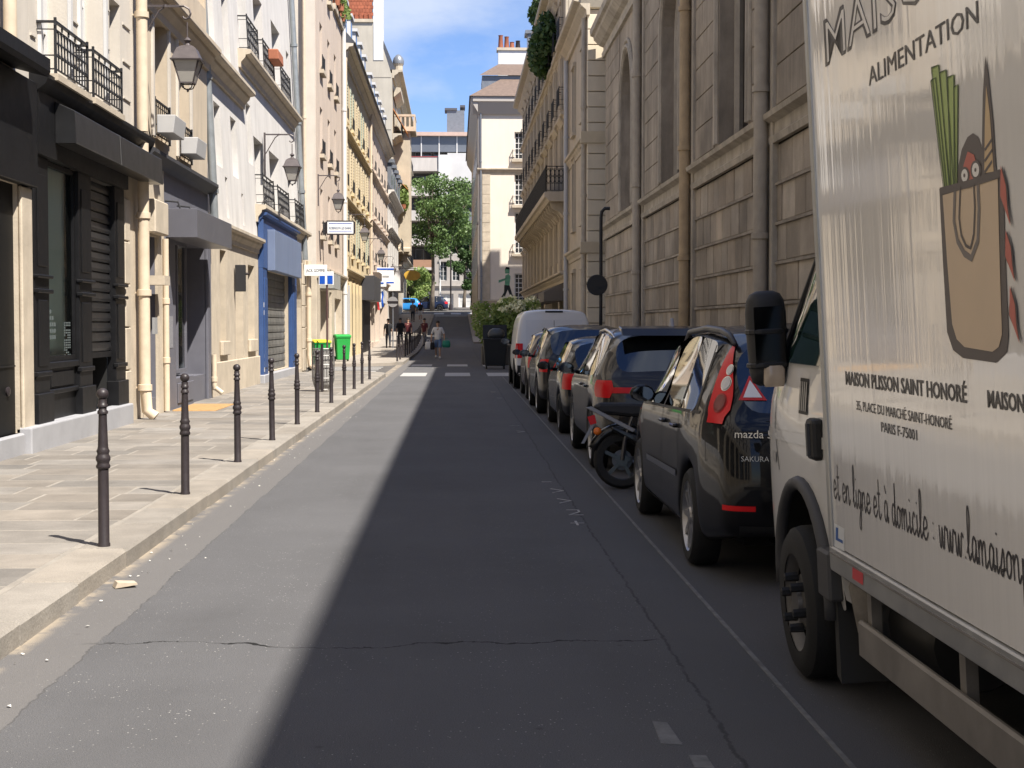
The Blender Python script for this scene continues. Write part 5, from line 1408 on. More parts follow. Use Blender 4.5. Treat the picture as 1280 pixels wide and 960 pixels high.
def make_car(name, label, cat, loc, L, W, yr, yf, r, body, T_roof, T_belt, T_half, T_top, glass_rear, glass_front, side_segs, level=2, rim=alloy, spokes=10, rotz=0, group='cars parked on the right', zb=.2, zmid=.62, proto=None, drop=.1, rear_off=None):
    root = thing(name, label, cat, loc, group, local=True)
    root.rotation_euler = (0, 0, rotz)
    ra = r + .055
    ys = {0, .06, L, L-.06, L-.22}
    for c in (yr, yf):
        for q in (-1.12, -1, -.82, -.45, 0, .45, .82, 1, 1.12): ys.add(round(c + q*ra, 3))
    for a, b in side_segs: ys |= {a, b}
    ys |= set(glass_rear) | set(glass_front)
    ys = sorted(ys)
    # drop near duplicates
    out = [ys[0]]
    keep = set(glass_rear) | set(glass_front) | {q for s in side_segs for q in s} | {L}
    for y in ys[1:]:
        if y - out[-1] < .045:
            if y in keep and out[-1] not in keep: out[-1] = y
            elif y in keep: out.append(y)
            continue
        out.append(y)
    ys = out
    hw = W/2
    ro = rear_off or [.06, -.01, -.05, -.035, .02, .03, .04, .04]
    rings = []
    for j, y in enumerate(ys):
        e = 0
        zbot = zb + .10*max(0, (.5-y)/.5) + .06*max(0, (y-(L-.4))/.4)
        for c in (yr, yf):
            d = abs(y-c)
            if d < ra: zbot = max(zbot, r + math.sqrt(max(0, ra*ra-d*d))*.98)
        h = itp(T_half, y)*hw; zbel = itp(T_belt, y); zr = itp(T_roof, y); wt = itp(T_top, y)*hw
        zt = max(zbel+.015, zr - drop*min(1, max(0, (zr-zbel)/.35)))
        z2 = max(zmid-.22, zbot+.05); z3 = max(zbel-.13, z2+.05); z3 = min(z3, zbel-.06) if zbel-.06 > z2+.02 else z2+.02
        pts = [(-h*.80, zbot+.02), (-h*.975, zbot), (-h*1.0, z2), (-h*.998, z3), (-h*.978, zbel), (-wt, zt), (-wt*.72, zr-.015), (0, zr)]
        ring = []
        for i, (x, z) in enumerate(pts):
            yy = y + (ro[i] if j == 0 else ro[i]*.4 if j == 1 else 0) + ((-.05*(i in (0, 1)) + .0) if j == len(ys)-1 else 0)
            ring.append((x, yy, z))
        rings.append(ring + [(-x, yy, z) for (x, yy, z) in ring[-2::-1]])
    n = len(rings[0])
    faces = {}
    def addf(part, f): faces.setdefault(part, []).append(f)
    V = [p for rg in rings for p in rg]
    for j in range(len(ys)-1):
        ym = (ys[j]+ys[j+1])/2
        for i in range(n-1):
            ii = i if i < 7 else 13-i
            part = 'body'
            if ii == 4:
                for s, (a, b) in enumerate(side_segs):
                    if a < ym < b: part = ('side_window', i, s)
            elif ii >= 5:
                if glass_rear[0] < ym < glass_rear[1]: part = 'rear_window'
                elif glass_front[0] < ym < glass_front[1]: part = 'windscreen'
            addf(part, (j*n+i, j*n+i+1, (j+1)*n+i+1, (j+1)*n+i))
    # end caps: rows from left to right with a middle column
    for j, sg in ((0, -1), (len(ys)-1, 1)):
        base = j*n
        prev = None
        for i in range(8):
            a, b = base+i, base+n-1-i
            if a == b: row = [a, a, a, a, a]
            else:
                pa, pb = V[a], V[b]; row = [a]
                for t in (.25, .5, .75):
                    bul = (.05 if t != .5 else .07)*sg*(1 if i < 5 else .2)
                    V.append((pa[0]+(pb[0]-pa[0])*t, pa[1]+bul, pa[2])); row.append(len(V)-1)
                row.append(b)
            if prev:
                for k in range(4):
                    f = [prev[k], prev[k+1], row[k+1], row[k]]
                    g = []
                    for q in f:
                        if q not in g: g.append(q)
                    if len(g) >= 3: addf('body', tuple(g))
            prev = row
    allv, allf = [], []
    objs = {}
    for part, fs in faces.items():
        used = sorted({q for f in fs for q in f}); mp = {q: k for k, q in enumerate(used)}
        mb = MB(); mb.add([V[q] for q in used], [tuple(mp[q] for q in f) for f in fs])
        nm = part if isinstance(part, str) else part[0]
        o = mb.build(nm, body if nm == 'body' else pane_tint, root, smooth=True)
        sb = o.modifiers.new('s', 'SUBSURF'); sb.levels = level; sb.render_levels = level
        baked(o)
        o.data.polygons.foreach_set('use_smooth', [True]*len(o.data.polygons))
        k0 = len(allv); allv += [v.co.copy() for v in o.data.vertices]; allf += [[k0+q for q in p.vertices] for p in o.data.polygons]
        objs[part] = o
    bvh = BVHTree.FromPolygons(allv, allf)
    mb = MB(); mb.box(-hw*.70, hw*.70, .25, L-.25, zb+.02, .72); mb.build('underbody', under_m, root)
    for c in (yr, yf):
        for s in (-1, 1):
            wv = copy_tree(proto, (s*(hw-.115), c, r), 0 if s < 0 else math.pi, parent=root)
            k = r/.32; wv.scale = (1, k, k)
    return root, bvh, objs

def cast(bvh, o, d):
    h = bvh.ray_cast(Vector(o), Vector(d).normalized())
    return (h[0], h[1]) if h[0] is not None else (None, None)

def ribbon(bvh, root, pts, w, mat, name, side=-1, off=.003, thick=.0):
    """strip laid on the flank along (y, z) points"""
    L_, n_ = [], 0
    for k, (y, z) in enumerate(pts):
        a = pts[max(0, k-1)]; b = pts[min(len(pts)-1, k+1)]
        t = Vector((b[0]-a[0], b[1]-a[1])).normalized(); q = Vector((-t[1], t[0]))*w/2
        row = []
        for s in (-1, 1):
            h, nn = cast(bvh, (side*3, y+s*q[0], z+s*q[1]), (-side, 0, 0))
            if h is None: row = None; break
            if nn.x*side < 0: nn = -nn
            row.append(h + nn*(off+thick))
        if row: L_.append(row)
    if len(L_) < 2: return None
    mb = MB(); mb.grid(L_)
    return mb.build(name, mat, root, smooth=True)

def patch(bvh, root, origin, U, Vv, D, rows, mat, name, nx=6, off=.006, rim=.0):
    """surface patch: rows of (t, s0, s1); point = origin + U*s + Vv*t, cast along D on the body"""
    origin, U, Vv, D = Vector(origin), Vector(U), Vector(Vv), Vector(D).normalized()
    g = []
    for t, s0, s1 in rows:
        row = []
        for k in range(nx+1):
            s = s0 + (s1-s0)*k/nx
            h, nn = cast(bvh, origin + U*s + Vv*t - D*3, D)
            if h is None: h = origin + U*s + Vv*t; nn = -D
            if nn.dot(D) > 0: nn = -nn
            row.append(h + nn*off)
        g.append(row)
    mb = MB(); mb.grid(g)
    o = mb.build(name, mat, root, smooth=True)
    return o

def dense(pts, n=8):
    out = []
    for a, b in zip(pts, pts[1:]):
        out += [(a[0]+(b[0]-a[0])*k/n, a[1]+(b[1]-a[1])*k/n) for k in range(n)]
    return out + [pts[-1]]

def mirror_part(root, x, y, z, mat, s=-1, sc=1):
    mb = MB(); c = Vector((x + s*.11, y, z))
    vs = []
    for (dy, k) in ((-.07, .85), (-.05, 1), (.03, .92), (.09, .55)):
        for a in range(10):
            t = 2*math.pi*a/10
            vs.append((c.x + .105*sc*k*math.cos(t), c.y + dy, c.z + .075*sc*k*math.sin(t)*(1 if math.sin(t) > 0 else .85)))
    fs = [(i*10+k, i*10+(k+1) % 10, i*10+10+(k+1) % 10, i*10+10+k) for i in range(3) for k in range(10)] + [tuple(range(10))[::-1], tuple(range(30, 40))]
    mb.add(vs, fs); mb.bar((x-s*.06, y+.02, z-.05), (x+s*.04, y+.01, z-.04), .05, .04)
    m_ = mb.build('wing_mirror', mat, root, smooth=True)
    g = MB(); g.lathe([(0, 0), (.085*sc, 0), (.085*sc, .004), (0, .004)], 12, (c.x, c.y-.072, c.z), Matrix.Diagonal((1, 1, .7, 1)) @ Matrix.Rotation(R(90), 4, 'X')); g.build('mirror_glass', M('dim_mirror', (.10, .10, .11), .06, metal=1), m_)
    return m_

wp = wheel_proto(alloy, 10); wp2 = wheel_proto(dark_alloy, 5)
# ---- the black people carrier in front of the lorry
black_met = paint('black_car_paint', (.006, .006, .007))
grey_met = paint('graphite_car_paint', (.03, .028, .026), .3)
car1, bv, ob = make_car('parked_people_carrier', 'black people carrier with tall red teardrop tail lamps just ahead of the white lorry', 'car', (2.42, 9.15, 0), 4.5, 1.78, .92, 3.66, .325, black_met,
    [(0, 1.02), (.08, 1.06), (.46, 1.52), (.8, 1.59), (1.6, 1.635), (2.4, 1.60), (2.75, 1.50), (3.68, 1.02), (4.3, .80), (4.5, .62)],
    [(0, .98), (.5, 1.03), (1.2, 1.02), (2.6, .98), (3.68, .94), (4.3, .72), (4.5, .55)],
    [(0, .86), (.08, .90), (.35, .98), (1, 1), (3.5, 1), (4.0, .96), (4.35, .84), (4.5, .66)],
    [(0, .74), (.46, .76), (1.4, .80), (2.4, .78), (3.0, .80), (3.68, .84), (4.5, .6)],
    (.09, .45), (2.75, 3.6), [(.72, 1.3), (1.3, 2.15), (2.15, 3.15), (3.15, 3.5)], rim=alloy, proto=wp, zb=.2)
for a in ([(2.15, .30), (2.15, .62), (2.13, .98)], [(1.28, .62), (1.30, .8), (1.34, 1.02)], [(3.28, .62), (3.3, .92)], [(1.3, .26), (3.2, .26)]):
    ribbon(bv, car1, dense(a), .012, seam_m, 'door_seam')
for a in ([(1.3, 1.03), (1.26, 1.5)], [(2.15, .98), (2.12, 1.52)], [(.72, 1.04), (.80, 1.47)]): ribbon(bv, car1, dense(a), .055, trim_black, 'window_pillar')
ribbon(bv, car1, dense([(1.35, .57), (2.95, .55)]), .045, chrome, 'side_moulding', off=.008)
ribbon(bv, car1, dense([(.6, 1.035), (3.4, .965)]), .02, trim_black, 'window_seal')
for y in (2.02, 1.43):
    h, nn = cast(bv, (-3, y, .90), (1, 0, 0)); mb = MB(); mb.box(h.x-.035, h.x+.01, y-.09, y+.09, .885, .915); mb.build('door_handle', black_met, car1, bevel=.012, segs=2)
# tail lamps: teardrops on the rear corners
for s in (-1, 1):
    D = (-s*.75, 1, 0); U = Vector((-s*-1.0, -.75*-s*s, 0)).normalized() if False else Vector((1, .75*s, 0)).normalized()
    rows = []
    for k in range(13):
        t = k/12
        z = .985 + .50*t
        wl_, wr_ = (-.125 + .03*t*t, .10 - .185*t*t)
        if t < .09: wl_ += .02; wr_ -= .025
        rows.append((z, wl_, wr_) if s < 0 else (z, -wr_, -wl_))
    lp = patch(bv, car1, (s*.80-.055, .16+.0, 0), U, (0, 0, 1), D, rows, red_lens, 'tail_lamp', off=.010)
    for zc, rad, dz in ((1.225, .046, 0), (1.31, .034, 0)):
        q = [(zc + rad*math.sin(R(a)), -rad*math.cos(R(a))+.012, rad*math.cos(R(a))+.012) for a in range(-90, 91, 15)]
        if s > 0: q = [(a, -c, -b) for a, b, c in q]
        patch(bv, car1, (s*.80+.075*s, .16, 0), U, (0, 0, 1), D, q, chrome, 'lamp_ring', off=.013)
        q = [(zc + rad*.84*math.sin(R(a)), -rad*.84*math.cos(R(a))+.012, rad*.84*math.cos(R(a))+.012) for a in range(-90, 91, 15)]
        if s > 0: q = [(a, -c, -b) for a, b, c in q]
        patch(bv, car1, (s*.80+.075*s, .16, 0), U, (0, 0, 1), D, q, clear_lens, 'reversing_lamp', off=.016)
    for zc, rad, mt, of in ((1.105, .060, M('lens_ring_red', (.30, .004, .006), .3, spec=.3), .013), (1.105, .050, M('dark_red_lens', (.16, .003, .004), .25, spec=.4), .016)):
        q = [(zc + rad*math.sin(R(a)), -rad*math.cos(R(a))+.005, rad*math.cos(R(a))+.005) for a in range(-90, 91, 15)]
        if s > 0: q = [(a, -c, -b) for a, b, c in q]
        patch(bv, car1, (s*.80+.075*s, .16, 0), U, (0, 0, 1), D, q, mt, 'brake_lens', off=of)
    rr_ = [(.47+.008*k, s*.70-.09, s*.70+.09) for k in range(5)]
    patch(bv, car1, (0, 0, 0), (1, 0, 0), (0, 0, 1), (0, 1, 0), rr_, red_lens, 'bumper_reflector', off=.006)
patch(bv, car1, (0, 0, 0), (1, 0, 0), (0, 0, 1), (0, 1, 0), [(.60+.02*k, -.68, .68) for k in range(2)], seam_m, 'bumper_seam', off=.003, nx=12)
patch(bv, car1, (0, 0, 0), (1, 0, 0), (0, 0, 1), (0, 1, 0), [(.94+.006*k, -.70, .70) for k in range(3)], seam_m, 'tailgate_seam', off=.003, nx=12)
patch(bv, car1, (0, 0, 0), (1, 0, 0), (0, 0, 1), (0, 1, 0), [(.68+.03*k, -.26, .26) for k in range(5)], plate_m, 'number_plate', off=.008)
patch(bv, car1, (0, 0, 0), (1, 0, 0), (0, 0, 1), (0, 1, 0), [(.26+.03*k, -.7, .7) for k in range(5)], trim_black, 'bumper_apron', off=.006, nx=12)
def rear_text(root, bv, s, x, z, size, mat, name, width=None):
    h, nn = cast(bv, (x+.13, -3, z), (0, 1, 0)); h2, n2 = cast(bv, (x+.02, -3, z), (0, 1, 0))
    ang = math.atan2(h.y-h2.y, .11)
    me = text_mesh(s, size, mat, name, width=width); o = bpy.data.objects.new(name, me); COL.objects.link(o); o.parent = root
    o.location = (x, h2.y-.014, z); o.rotation_euler = (0, 0, ang); return o
rear_text(car1, bv, 'mazda 5', -.735, .915, .07, chrome, 'car_lettering')
rear_text(car1, bv, 'SAKURA', -.70, .775, .045, chrome, 'car_lettering')
# warning triangle sticker on the rear glass
def tri(z0, h, w, off, mat):
    rows = [(z0+h*k/6, -w/2*(1-k/6), w/2*(1-k/6)) for k in range(7)]
    return patch(bv, car1, (-.585, 0, 0), (1, 0, 0), (0, 0, 1), (0, 1, 0), rows, mat, 'triangle_sticker', off=off, nx=4)
tri(1.13, .15, .17, .006, M('sticker_red', (.55, .03, .03), .5)); tri(1.145, .105, .115, .009, M('sticker_white', (.75, .76, .78), .5))
for s in (-1, 1):
    mb = MB(); mb.tube([(s*.63, .55, 1.475), (s*.64, .68, 1.53), (s*.65, .9, 1.56), (s*.665, 1.4, 1.575), (s*.665, 2.2, 1.545), (s*.655, 2.45, 1.48)], [.018, .022, .024, .024, .022, .016], 8); mb.build('roof_rail', M('grey_rail', (.06, .06, .065), .4, metal=.3), car1, smooth=True)
mb = MB(); mb.prism([(.30, 1.50), (.42, 1.575), (.62, 1.605), (.62, 1.58), (.44, 1.53)], 0, -.56, .56); mb.build('roof_spoiler', black_met, car1, bevel=.015, segs=2)
mirror_part(car1, -.82, 3.0, 1.05, black_met, -1); mirror_part(car1, .89, 3.0, 1.05, black_met, 1)
mb = MB(); mb.tube([(.0, .5, 1.58), (.0, .40, 1.78)], .004, 5); mb.build('aerial', trim_black, car1)

# ---- graphite off-roader
suv, bv, ob = make_car('parked_sport_utility_car', 'graphite grey sport utility car with wide red tail lamps behind the moped', 'car', (2.40, 16.15, 0), 4.45, 1.82, .86, 3.53, .345, grey_met,
    [(0, 1.06), (.08, 1.10), (.44, 1.50), (.75, 1.57), (1.6, 1.61), (2.3, 1.58), (2.7, 1.48), (3.45, 1.08), (4.2, .95), (4.45, .78)],
    [(0, 1.0), (.5, 1.05), (1.2, 1.03), (2.6, .99), (3.5, .98), (4.2, .88), (4.45, .68)],
    [(0, .88), (.08, .92), (.35, .985), (1, 1), (3.5, 1), (4.0, .96), (4.3, .86), (4.45, .7)],
    [(0, .74), (.46, .74), (1.4, .78), (2.4, .76), (3.0, .79), (3.5, .84), (4.45, .62)],
    (.09, .44), (2.65, 3.4), [(.62, 1.2), (1.2, 2.05), (2.05, 2.9), (2.9, 3.25)], proto=wp, zb=.26, zmid=.66)
for a in ([(2.05, .34), (2.05, .98)], [(1.2, .66), (1.24, 1.02)], [(3.1, .66), (3.15, .95)]): ribbon(bv, suv, dense(a), .012, seam_m, 'door_seam')
for a in ([(1.2, 1.04), (1.16, 1.48)], [(2.05, 1.0), (2.02, 1.5)]): ribbon(bv, suv, dense(a), .06, trim_black, 'window_pillar')
for a in ([(.52, 1.06), (.66, 1.42), (1.2, 1.53), (2.1, 1.53), (2.9, 1.30)],): ribbon(bv, suv, dense(a), .03, chrome, 'window_trim')
ribbon(bv, suv, dense([(1.35, .30), (3.1, .30)]), .12, M('sill_grey', (.12, .12, .12), .4, metal=.4), 'sill_strip')
q = [(.66+.055*math.sin(R(a)), -.12*math.cos(R(a)), .12*math.cos(R(a))) for a in range(-90, 91, 15)]
for s in (-1, 1):
    U = Vector((1, .6*s, 0)).normalized(); D = (-s*.6, 1, 0)
    rows = [(.82+.18*k/8, -.17-.04*math.sin(k/8*3.14), .10+.03*math.sin(k/8*3.14)) for k in range(9)]
    if s > 0: rows = [(a, -c, -b) for a, b, c in rows]
    patch(bv, suv, (s*.80, .12, 0), U, (0, 0, 1), D, rows, red_lens, 'tail_lamp', off=.010)
    rows = [(.87+.06*k/5, s*.75-(.28 if s > 0 else 0), s*.75+(.28 if s < 0 else 0)) for k in range(6)]
    patch(bv, suv, (0, 0, 0), (1, 0, 0), (0, 0, 1), (0, 1, 0), rows, red_lens, 'tail_lamp', off=.010)
    mb = MB(); mb.tube([(s*.64, .66, 1.45), (s*.655, .85, 1.505), (s*.665, 1.4, 1.545), (s*.665, 2.0, 1.525), (s*.655, 2.35, 1.45)], .017, 8); mb.build('roof_rail', chrome, suv, smooth=True)
    mirror_part(suv, s*.91, 2.95, 1.06, grey_met, s)
for y in (1.95, 1.3):
    h, nn = cast(bv, (-3, y, .90), (1, 0, 0)); mb = MB(); mb.box(h.x-.035, h.x+.01, y-.1, y+.1, .885, .915); mb.build('door_handle', grey_met, suv, bevel=.012)
patch(bv, suv, (0, 0, 0), (1, 0, 0), (0, 0, 1), (0, 1, 0), [(.66+.03*k, -.26, .26) for k in range(5)], plate_m, 'number_plate', off=.008)
ribbon(bv, suv, dense([(.2, .36), (.5, .4)]), .2, trim_black, 'bumper_trim')
mb = MB(); mb.prism([(.26, 1.48), (.40, 1.56), (.66, 1.585), (.66, 1.56), (.42, 1.51)], 0, -.6, .6); mb.build('roof_spoiler', grey_met, suv, bevel=.015, segs=2)
mb = MB(); mb.prism([(.62, 1.57), (.86, 1.58), (.80, 1.62), (.70, 1.68)], 0, -.02, .02); mb.build('fin_aerial', M('pale_fin', (.3, .3, .32), .4), suv, bevel=.01)

# ---- further cars of the row
def plain_car(label, loc, kind, body, proto, name='parked_car', rotz=0, group='cars parked on the right', lamps=True):
    if kind == 'hatch':
        L, W, H, yr, yf, r = 4.0, 1.72, 1.46, .72, 3.22, .30
    elif kind == 'tall':
        L, W, H, yr, yf, r = 4.3, 1.80, 1.62, .80, 3.42, .335
    else:
        L, W, H, yr, yf, r = 4.1, 1.74, 1.50, .74, 3.3, .31
    k = H/1.62; b = H*.61
    c, bvx, _ = make_car(name, label, 'car', loc, L, W, yr, yf, r, body,
        [(0, b+.04), (.08, b+.08), (.42, H-.10), (.75, H-.03), (1.5, H), (2.1, H-.03), (2.45, H-.12), (L-1.05, b+.05), (L-.25, b-.16), (L, .6)],
        [(0, b), (1.2, b+.02), (L-1.1, b-.04), (L-.25, b-.22), (L, .52)],
        [(0, .86), (.08, .91), (.35, .98), (1, 1), (L-1, 1), (L-.5, .96), (L-.15, .85), (L, .68)],
        [(0, .72), (.46, .74), (1.4, .78), (2.2, .76), (L-1.0, .83), (L, .6)],
        (.09, .42), (2.4, L-1.1), [(.6, 1.15), (1.15, 1.95), (1.95, 2.75), (2.75, L-1.3)], level=1, proto=proto, rotz=rotz, group=group)
    for s in (-1, 1):
        U = Vector((1, .6*s, 0)).normalized(); D = (-s*.6, 1, 0)
        rows = [(b-.22+.22*q/5, -.12, .12) for q in range(6)]
        patch(bvx, c, (s*W*.44, .12, 0), U, (0, 0, 1), D, rows, red_lens, 'tail_lamp', off=.012)
        mirror_part(c, s*W*.5, L-1.5, b+.06, body, s)
        if kind == 'tall': mb = MB(); mb.tube([(s*W*.38, .62, H-.14), (s*W*.385, .9, H-.10), (s*W*.39, 1.5, H-.085), (s*W*.385, 2.1, H-.12)], .016, 6); mb.build('roof_rail', trim_black, c)
    for y in (1.15, 1.95): ribbon(bvx, c, dense([(y, b+.02), (y-.02, H-.14)]), .06, trim_black, 'window_pillar')
    patch(bvx, c, (0, 0, 0), (1, 0, 0), (0, 0, 1), (0, 1, 0), [(b-.34+.03*q, -.26, .26) for q in range(5)], plate_m, 'number_plate', off=.01)
    return c
plain_car('small dark hatchback half hidden ahead of the graphite sport utility car', (2.36, 21.7, 0), 'hatch', paint('dark_blue_black_paint', (.010, .011, .014)), wp2)
plain_car('tall dark car with roof rails two places behind the white van', (2.34, 26.7, 0), 'tall', paint('anthracite_paint', (.022, .022, .023), .2), wp)
plain_car('dark red low car directly behind the white van', (2.36, 32.0, 0), 'low', paint('deep_red_black_paint', (.030, .012, .012)), wp2)
# far cars standing across the end of the street
plain_car('bright blue car standing at the far crossing', (-3.6, 158.6, gz(158)), 'hatch', paint('sky_blue_paint', (.03, .22, .55)), wp2, rotz=R(90), group='cars at the far crossing')
plain_car('dark navy car next to the blue one at the far crossing', (-.9, 161.2, gz(160)), 'tall', paint('navy_paint', (.012, .02, .05)), wp2, rotz=R(90), group='cars at the far crossing')

# ---- white van
van_white = M('van_white_paint', (.68, .68, .68), .3, coat=.6, var=.03, vs=1.5)
van = thing('white_van', 'white delivery van with blank rear doors parked at the far end of the row', 'van', (2.42, 37.4, 0), local=True)
rings = []
prof = [(-.86, .34), (-.95, .40), (-.965, .75), (-.955, 1.05), (-.90, 1.55), (-.82, 1.86), (-.70, 1.95), (-.35, 1.985), (0, 1.99)]
for y, kx, dz in ((0, .965, -.05), (.05, .99, -.015), (.25, 1, 0), (1.5, 1, .0), (3.0, 1, 0), (3.6, .99, -.05), (4.3, .97, -.72), (4.95, .9, -1.0)):
    rg = [(x*kx, y + (-.02 if (y == 0 and z < .8) else 0) + (.10*(z-1)/1 if y < .1 and z > 1 else 0), (z if z < 1.0 else max(.95, 1.0+(z-1.0)*(1+dz)) if dz < -.1 else z + (dz if z > 1.7 else 0))) for x, z in prof]
    rings.append(rg + [(-x, yy, z) for x, yy, z in rg[-2::-1]])
mb = MB(); mb.grid(rings)
for rg, sg in ((rings[0], -1), (rings[-1], 1)):
    n_ = len(rg)
    mb.grid([[tuple(Vector(rg[i]).lerp(Vector(rg[n_-1-i]), t)) for t in (0, .1, .5, .9, 1)] for i in range(8)] )
vb = mb.build('body', van_white, van, smooth=True)
wmod = vb.modifiers.new('w', 'WELD'); wmod.merge_threshold = .004
sbm = vb.modifiers.new('s', 'SUBSURF'); sbm.levels = 2; sbm.render_levels = 2
baked(vb); vb.data.polygons.foreach_set('use_smooth', [True]*len(vb.data.polygons))
bv = BVHTree.FromPolygons([v.co.copy() for v in vb.data.vertices], [list(p.vertices) for p in vb.data.polygons])
for s in (-1, 1):
    rows = [(.78+.06*k, s*.84-.065, s*.84+.065) for k in range(7)]
    patch(bv, van, (0, 0, 0), (1, 0, 0), (0, 0, 1), (0, 1, 0), rows, red_lens, 'tail_lamp', off=.015)
    rows = [(.78+.06*k, .03, .12) for k in range(7)]
    patch(bv, van, (0, 0, 0), (0, 1, 0), (0, 0, 1), (-s, 0, 0), rows, red_lens, 'tail_lamp', off=.012)
    for c in (.85, 3.95):
        wv = copy_tree(wp2, (s*.84, c, .33), 0 if s < 0 else math.pi, parent=van); wv.scale = (1, 1.03, 1.03)
        mb = MB(); mb.lathe([(0, -.02), (.40, -.02), (.40, .0), (0, .0)], 24, (s*.955, c, .36), Matrix.Rotation(R(90), 4, 'Y')); mb.build('wheel_arch', under_m, van)
    rows = [(1.02+.07*k, s*.04 if s > 0 else -.70, s*.70 if s > 0 else -.04) for k in range(11)]
    patch(bv, van, (0, 0, 0), (1, 0, 0), (0, 0, 1), (0, 1, 0), rows, M('van_panel', (.62, .63, .65), .35, coat=.4), 'rear_door_panel', off=.006)
    mirror_part(van, s*.98, 3.75, 1.15, trim_black, s, 1.3)
patch(bv, van, (0, 0, 0), (1, 0, 0), (0, 0, 1), (0, 1, 0), [(.45+.14*k, -.006, .006) for k in range(10)], seam_m, 'door_seam', off=.008)
patch(bv, van, (0, 0, 0), (1, 0, 0), (0, 0, 1), (0, 1, 0), [(1.90+.02*k, -.22, .22) for k in range(3)], trim_black, 'high_brake_lamp', off=.01)
patch(bv, van, (0, 0, 0), (1, 0, 0), (0, 0, 1), (0, 1, 0), [(.36+.04*k, -.9, .9) for k in range(7)], trim_black, 'rear_bumper', off=.03, nx=12)
patch(bv, van, (0, 0, 0), (0, 1, 0), (0, 0, 1), (1, 0, 0), [(1.08+.08*k, 3.05, 3.9) for k in range(7)], pane_tint, 'side_window', off=.006)
mb = MB(); mb.box(-.7, .7, .3, 4.5, .22, .5); mb.build('underbody', under_m, van)

# ---- moped parked nose to the kerb
mo = thing('parked_moped', 'black and silver moped standing crosswise between people carrier and graphite car', 'moped', (1.62, 14.75, 0), local=True)
Mx = Matrix.Rotation(R(90), 4, 'X')
mop_b = M('moped_black', (.012, .012, .013), .35, coat=.3); mop_s = M('moped_silver', (.24, .24, .25), .4, metal=.3)
for x, nm in ((0, 'rear_wheel'), (1.3, 'front_wheel')):
    mb = MB(); mb.lathe([(.19, -.06), (.25, -.065), (.275, -.03), (.28, 0), (.275, .03), (.25, .065), (.19, .06)], 32, (x, 0, .28), Mx, caps=False); w_ = mb.build(nm, tyre_m, mo, smooth=40)
    mb = MB(); mb.lathe([(.185, -.05), (.20, -.055), (.20, .055), (.185, .05)], 28, (x, 0, .28), Mx, caps=False); mb.lathe([(0, -.07), (.06, -.07), (.06, .07), (0, .07)], 14, (x, 0, .28), Mx)
    for k in range(5):
        a = R(72*k+10); mb.bar((x+.04*math.cos(a), 0, .28+.04*math.sin(a)), (x+.19*math.cos(a), 0, .28+.19*math.sin(a)), .035, .05, up=(0, 1, 0))
    mb.build('rim', mop_b, w_, smooth=40)
    mb = MB(); mb.lathe([(0, -.075), (.10, -.075), (.10, -.07), (0, -.07)], 20, (x, 0, .28), Mx); mb.build('brake_disc', dark_alloy, w_)
mb = MB(); mb.tube([(-.30*math.cos(R(a))*1.0, 0, .28+.31*math.sin(R(a))) for a in range(20, 150, 13)], [.055]*10, 8); mb.build('mudguard', mop_b, mo, smooth=True)
mb = MB(); mb.prism([(-.12, .62), (.15, .52), (.75, .45), (.82, .32), (.3, .30), (.12, .45), (-.1, .57)], 1, -.13, .13); mb.build('body', mop_b, mo, bevel=.03, segs=2)
mb = MB(); mb.prism([(-.30, .80), (-.22, .84), (.1, .84), (.7, .80), (.78, .74), (.1, .70), (-.22, .73)], 1, -.13, .13); mb.build('seat', M('moped_seat', (.014, .014, .016), .55), mo, bevel=.04, segs=2)
for s in (-1, 1):
    mb = MB(); mb.prism([(-.36, .79), (-.30, .80), (.13, .58), (.10, .55)], 1, s*.135, s*.15); mb.build('side_fairing', mop_s, mo, bevel=.005)
    mb = MB(); mb.tube([(0, s*.10, .28), (.03, s*.11, .5), (.1, s*.1, .7)], .02, 8); mb.build('shock_absorber', dark_alloy, mo)
    mb = MB(); mb.lathe([(0, -.02), (.035, -.015), (.04, 0), (.03, .02), (0, .025)], 12, (-.24, s*.17, .56), Mx); mb.build('indicator', M('orange_lens', (.7, .16, .02), .25), mo, smooth=True)
    mb = MB(); mb.tube([(1.12, s*.08, .95), (1.08, s*.28, .98)], .016, 8); mb.build('handlebar', rub, mo)
    mb = MB(); mb.tube([(1.1, s*.2, .98), (1.1, s*.3, 1.2)], .008, 6); mb.lathe([(0, -.01), (.06, -.01), (.06, .01), (0, .01)], 12, (1.1, s*.32, 1.24), Matrix.Rotation(R(90), 4, 'Y')); mb.build('mirror', mop_b, mo)
mb = MB(); mb.prism([(-.40, .44), (-.37, .44), (-.25, .66), (-.28, .67)], 1, -.08, .08); mb.build('plate_holder', mop_s, mo)
mb = MB(); mb.prism([(-.34, .70), (-.27, .72), (-.25, .64), (-.31, .62)], 1, -.09, .09); mb.build('tail_lamp', red_lens, mo)
mb = MB(); mb.tube([(1.3, 0, .28), (1.22, 0, .6), (1.12, 0, .95)], .03, 8); mb.prism([(.95, .35), (1.02, .35), (1.14, .9), (1.06, .9)], 1, -.18, .18); mb.build('fork', mop_b, mo)
mb = MB(); mb.tube([(.1, -.16, .26), (.5, -.17, .3), (.8, -.14, .33)], .04, 8); mb.build('exhaust', mop_b, mo)
mo.rotation_euler = (R(-4), 0, R(-6))
for q in (wp, wp2):
    for c in list(q.children): bpy.data.objects.remove(c)
    bpy.data.objects.remove(q)

# ================================================================ white lorry
lw = M('lorry_box_white', (.82, .80, .765), .12, coat=1.0, var=.03, vs=.8, streak=.05)
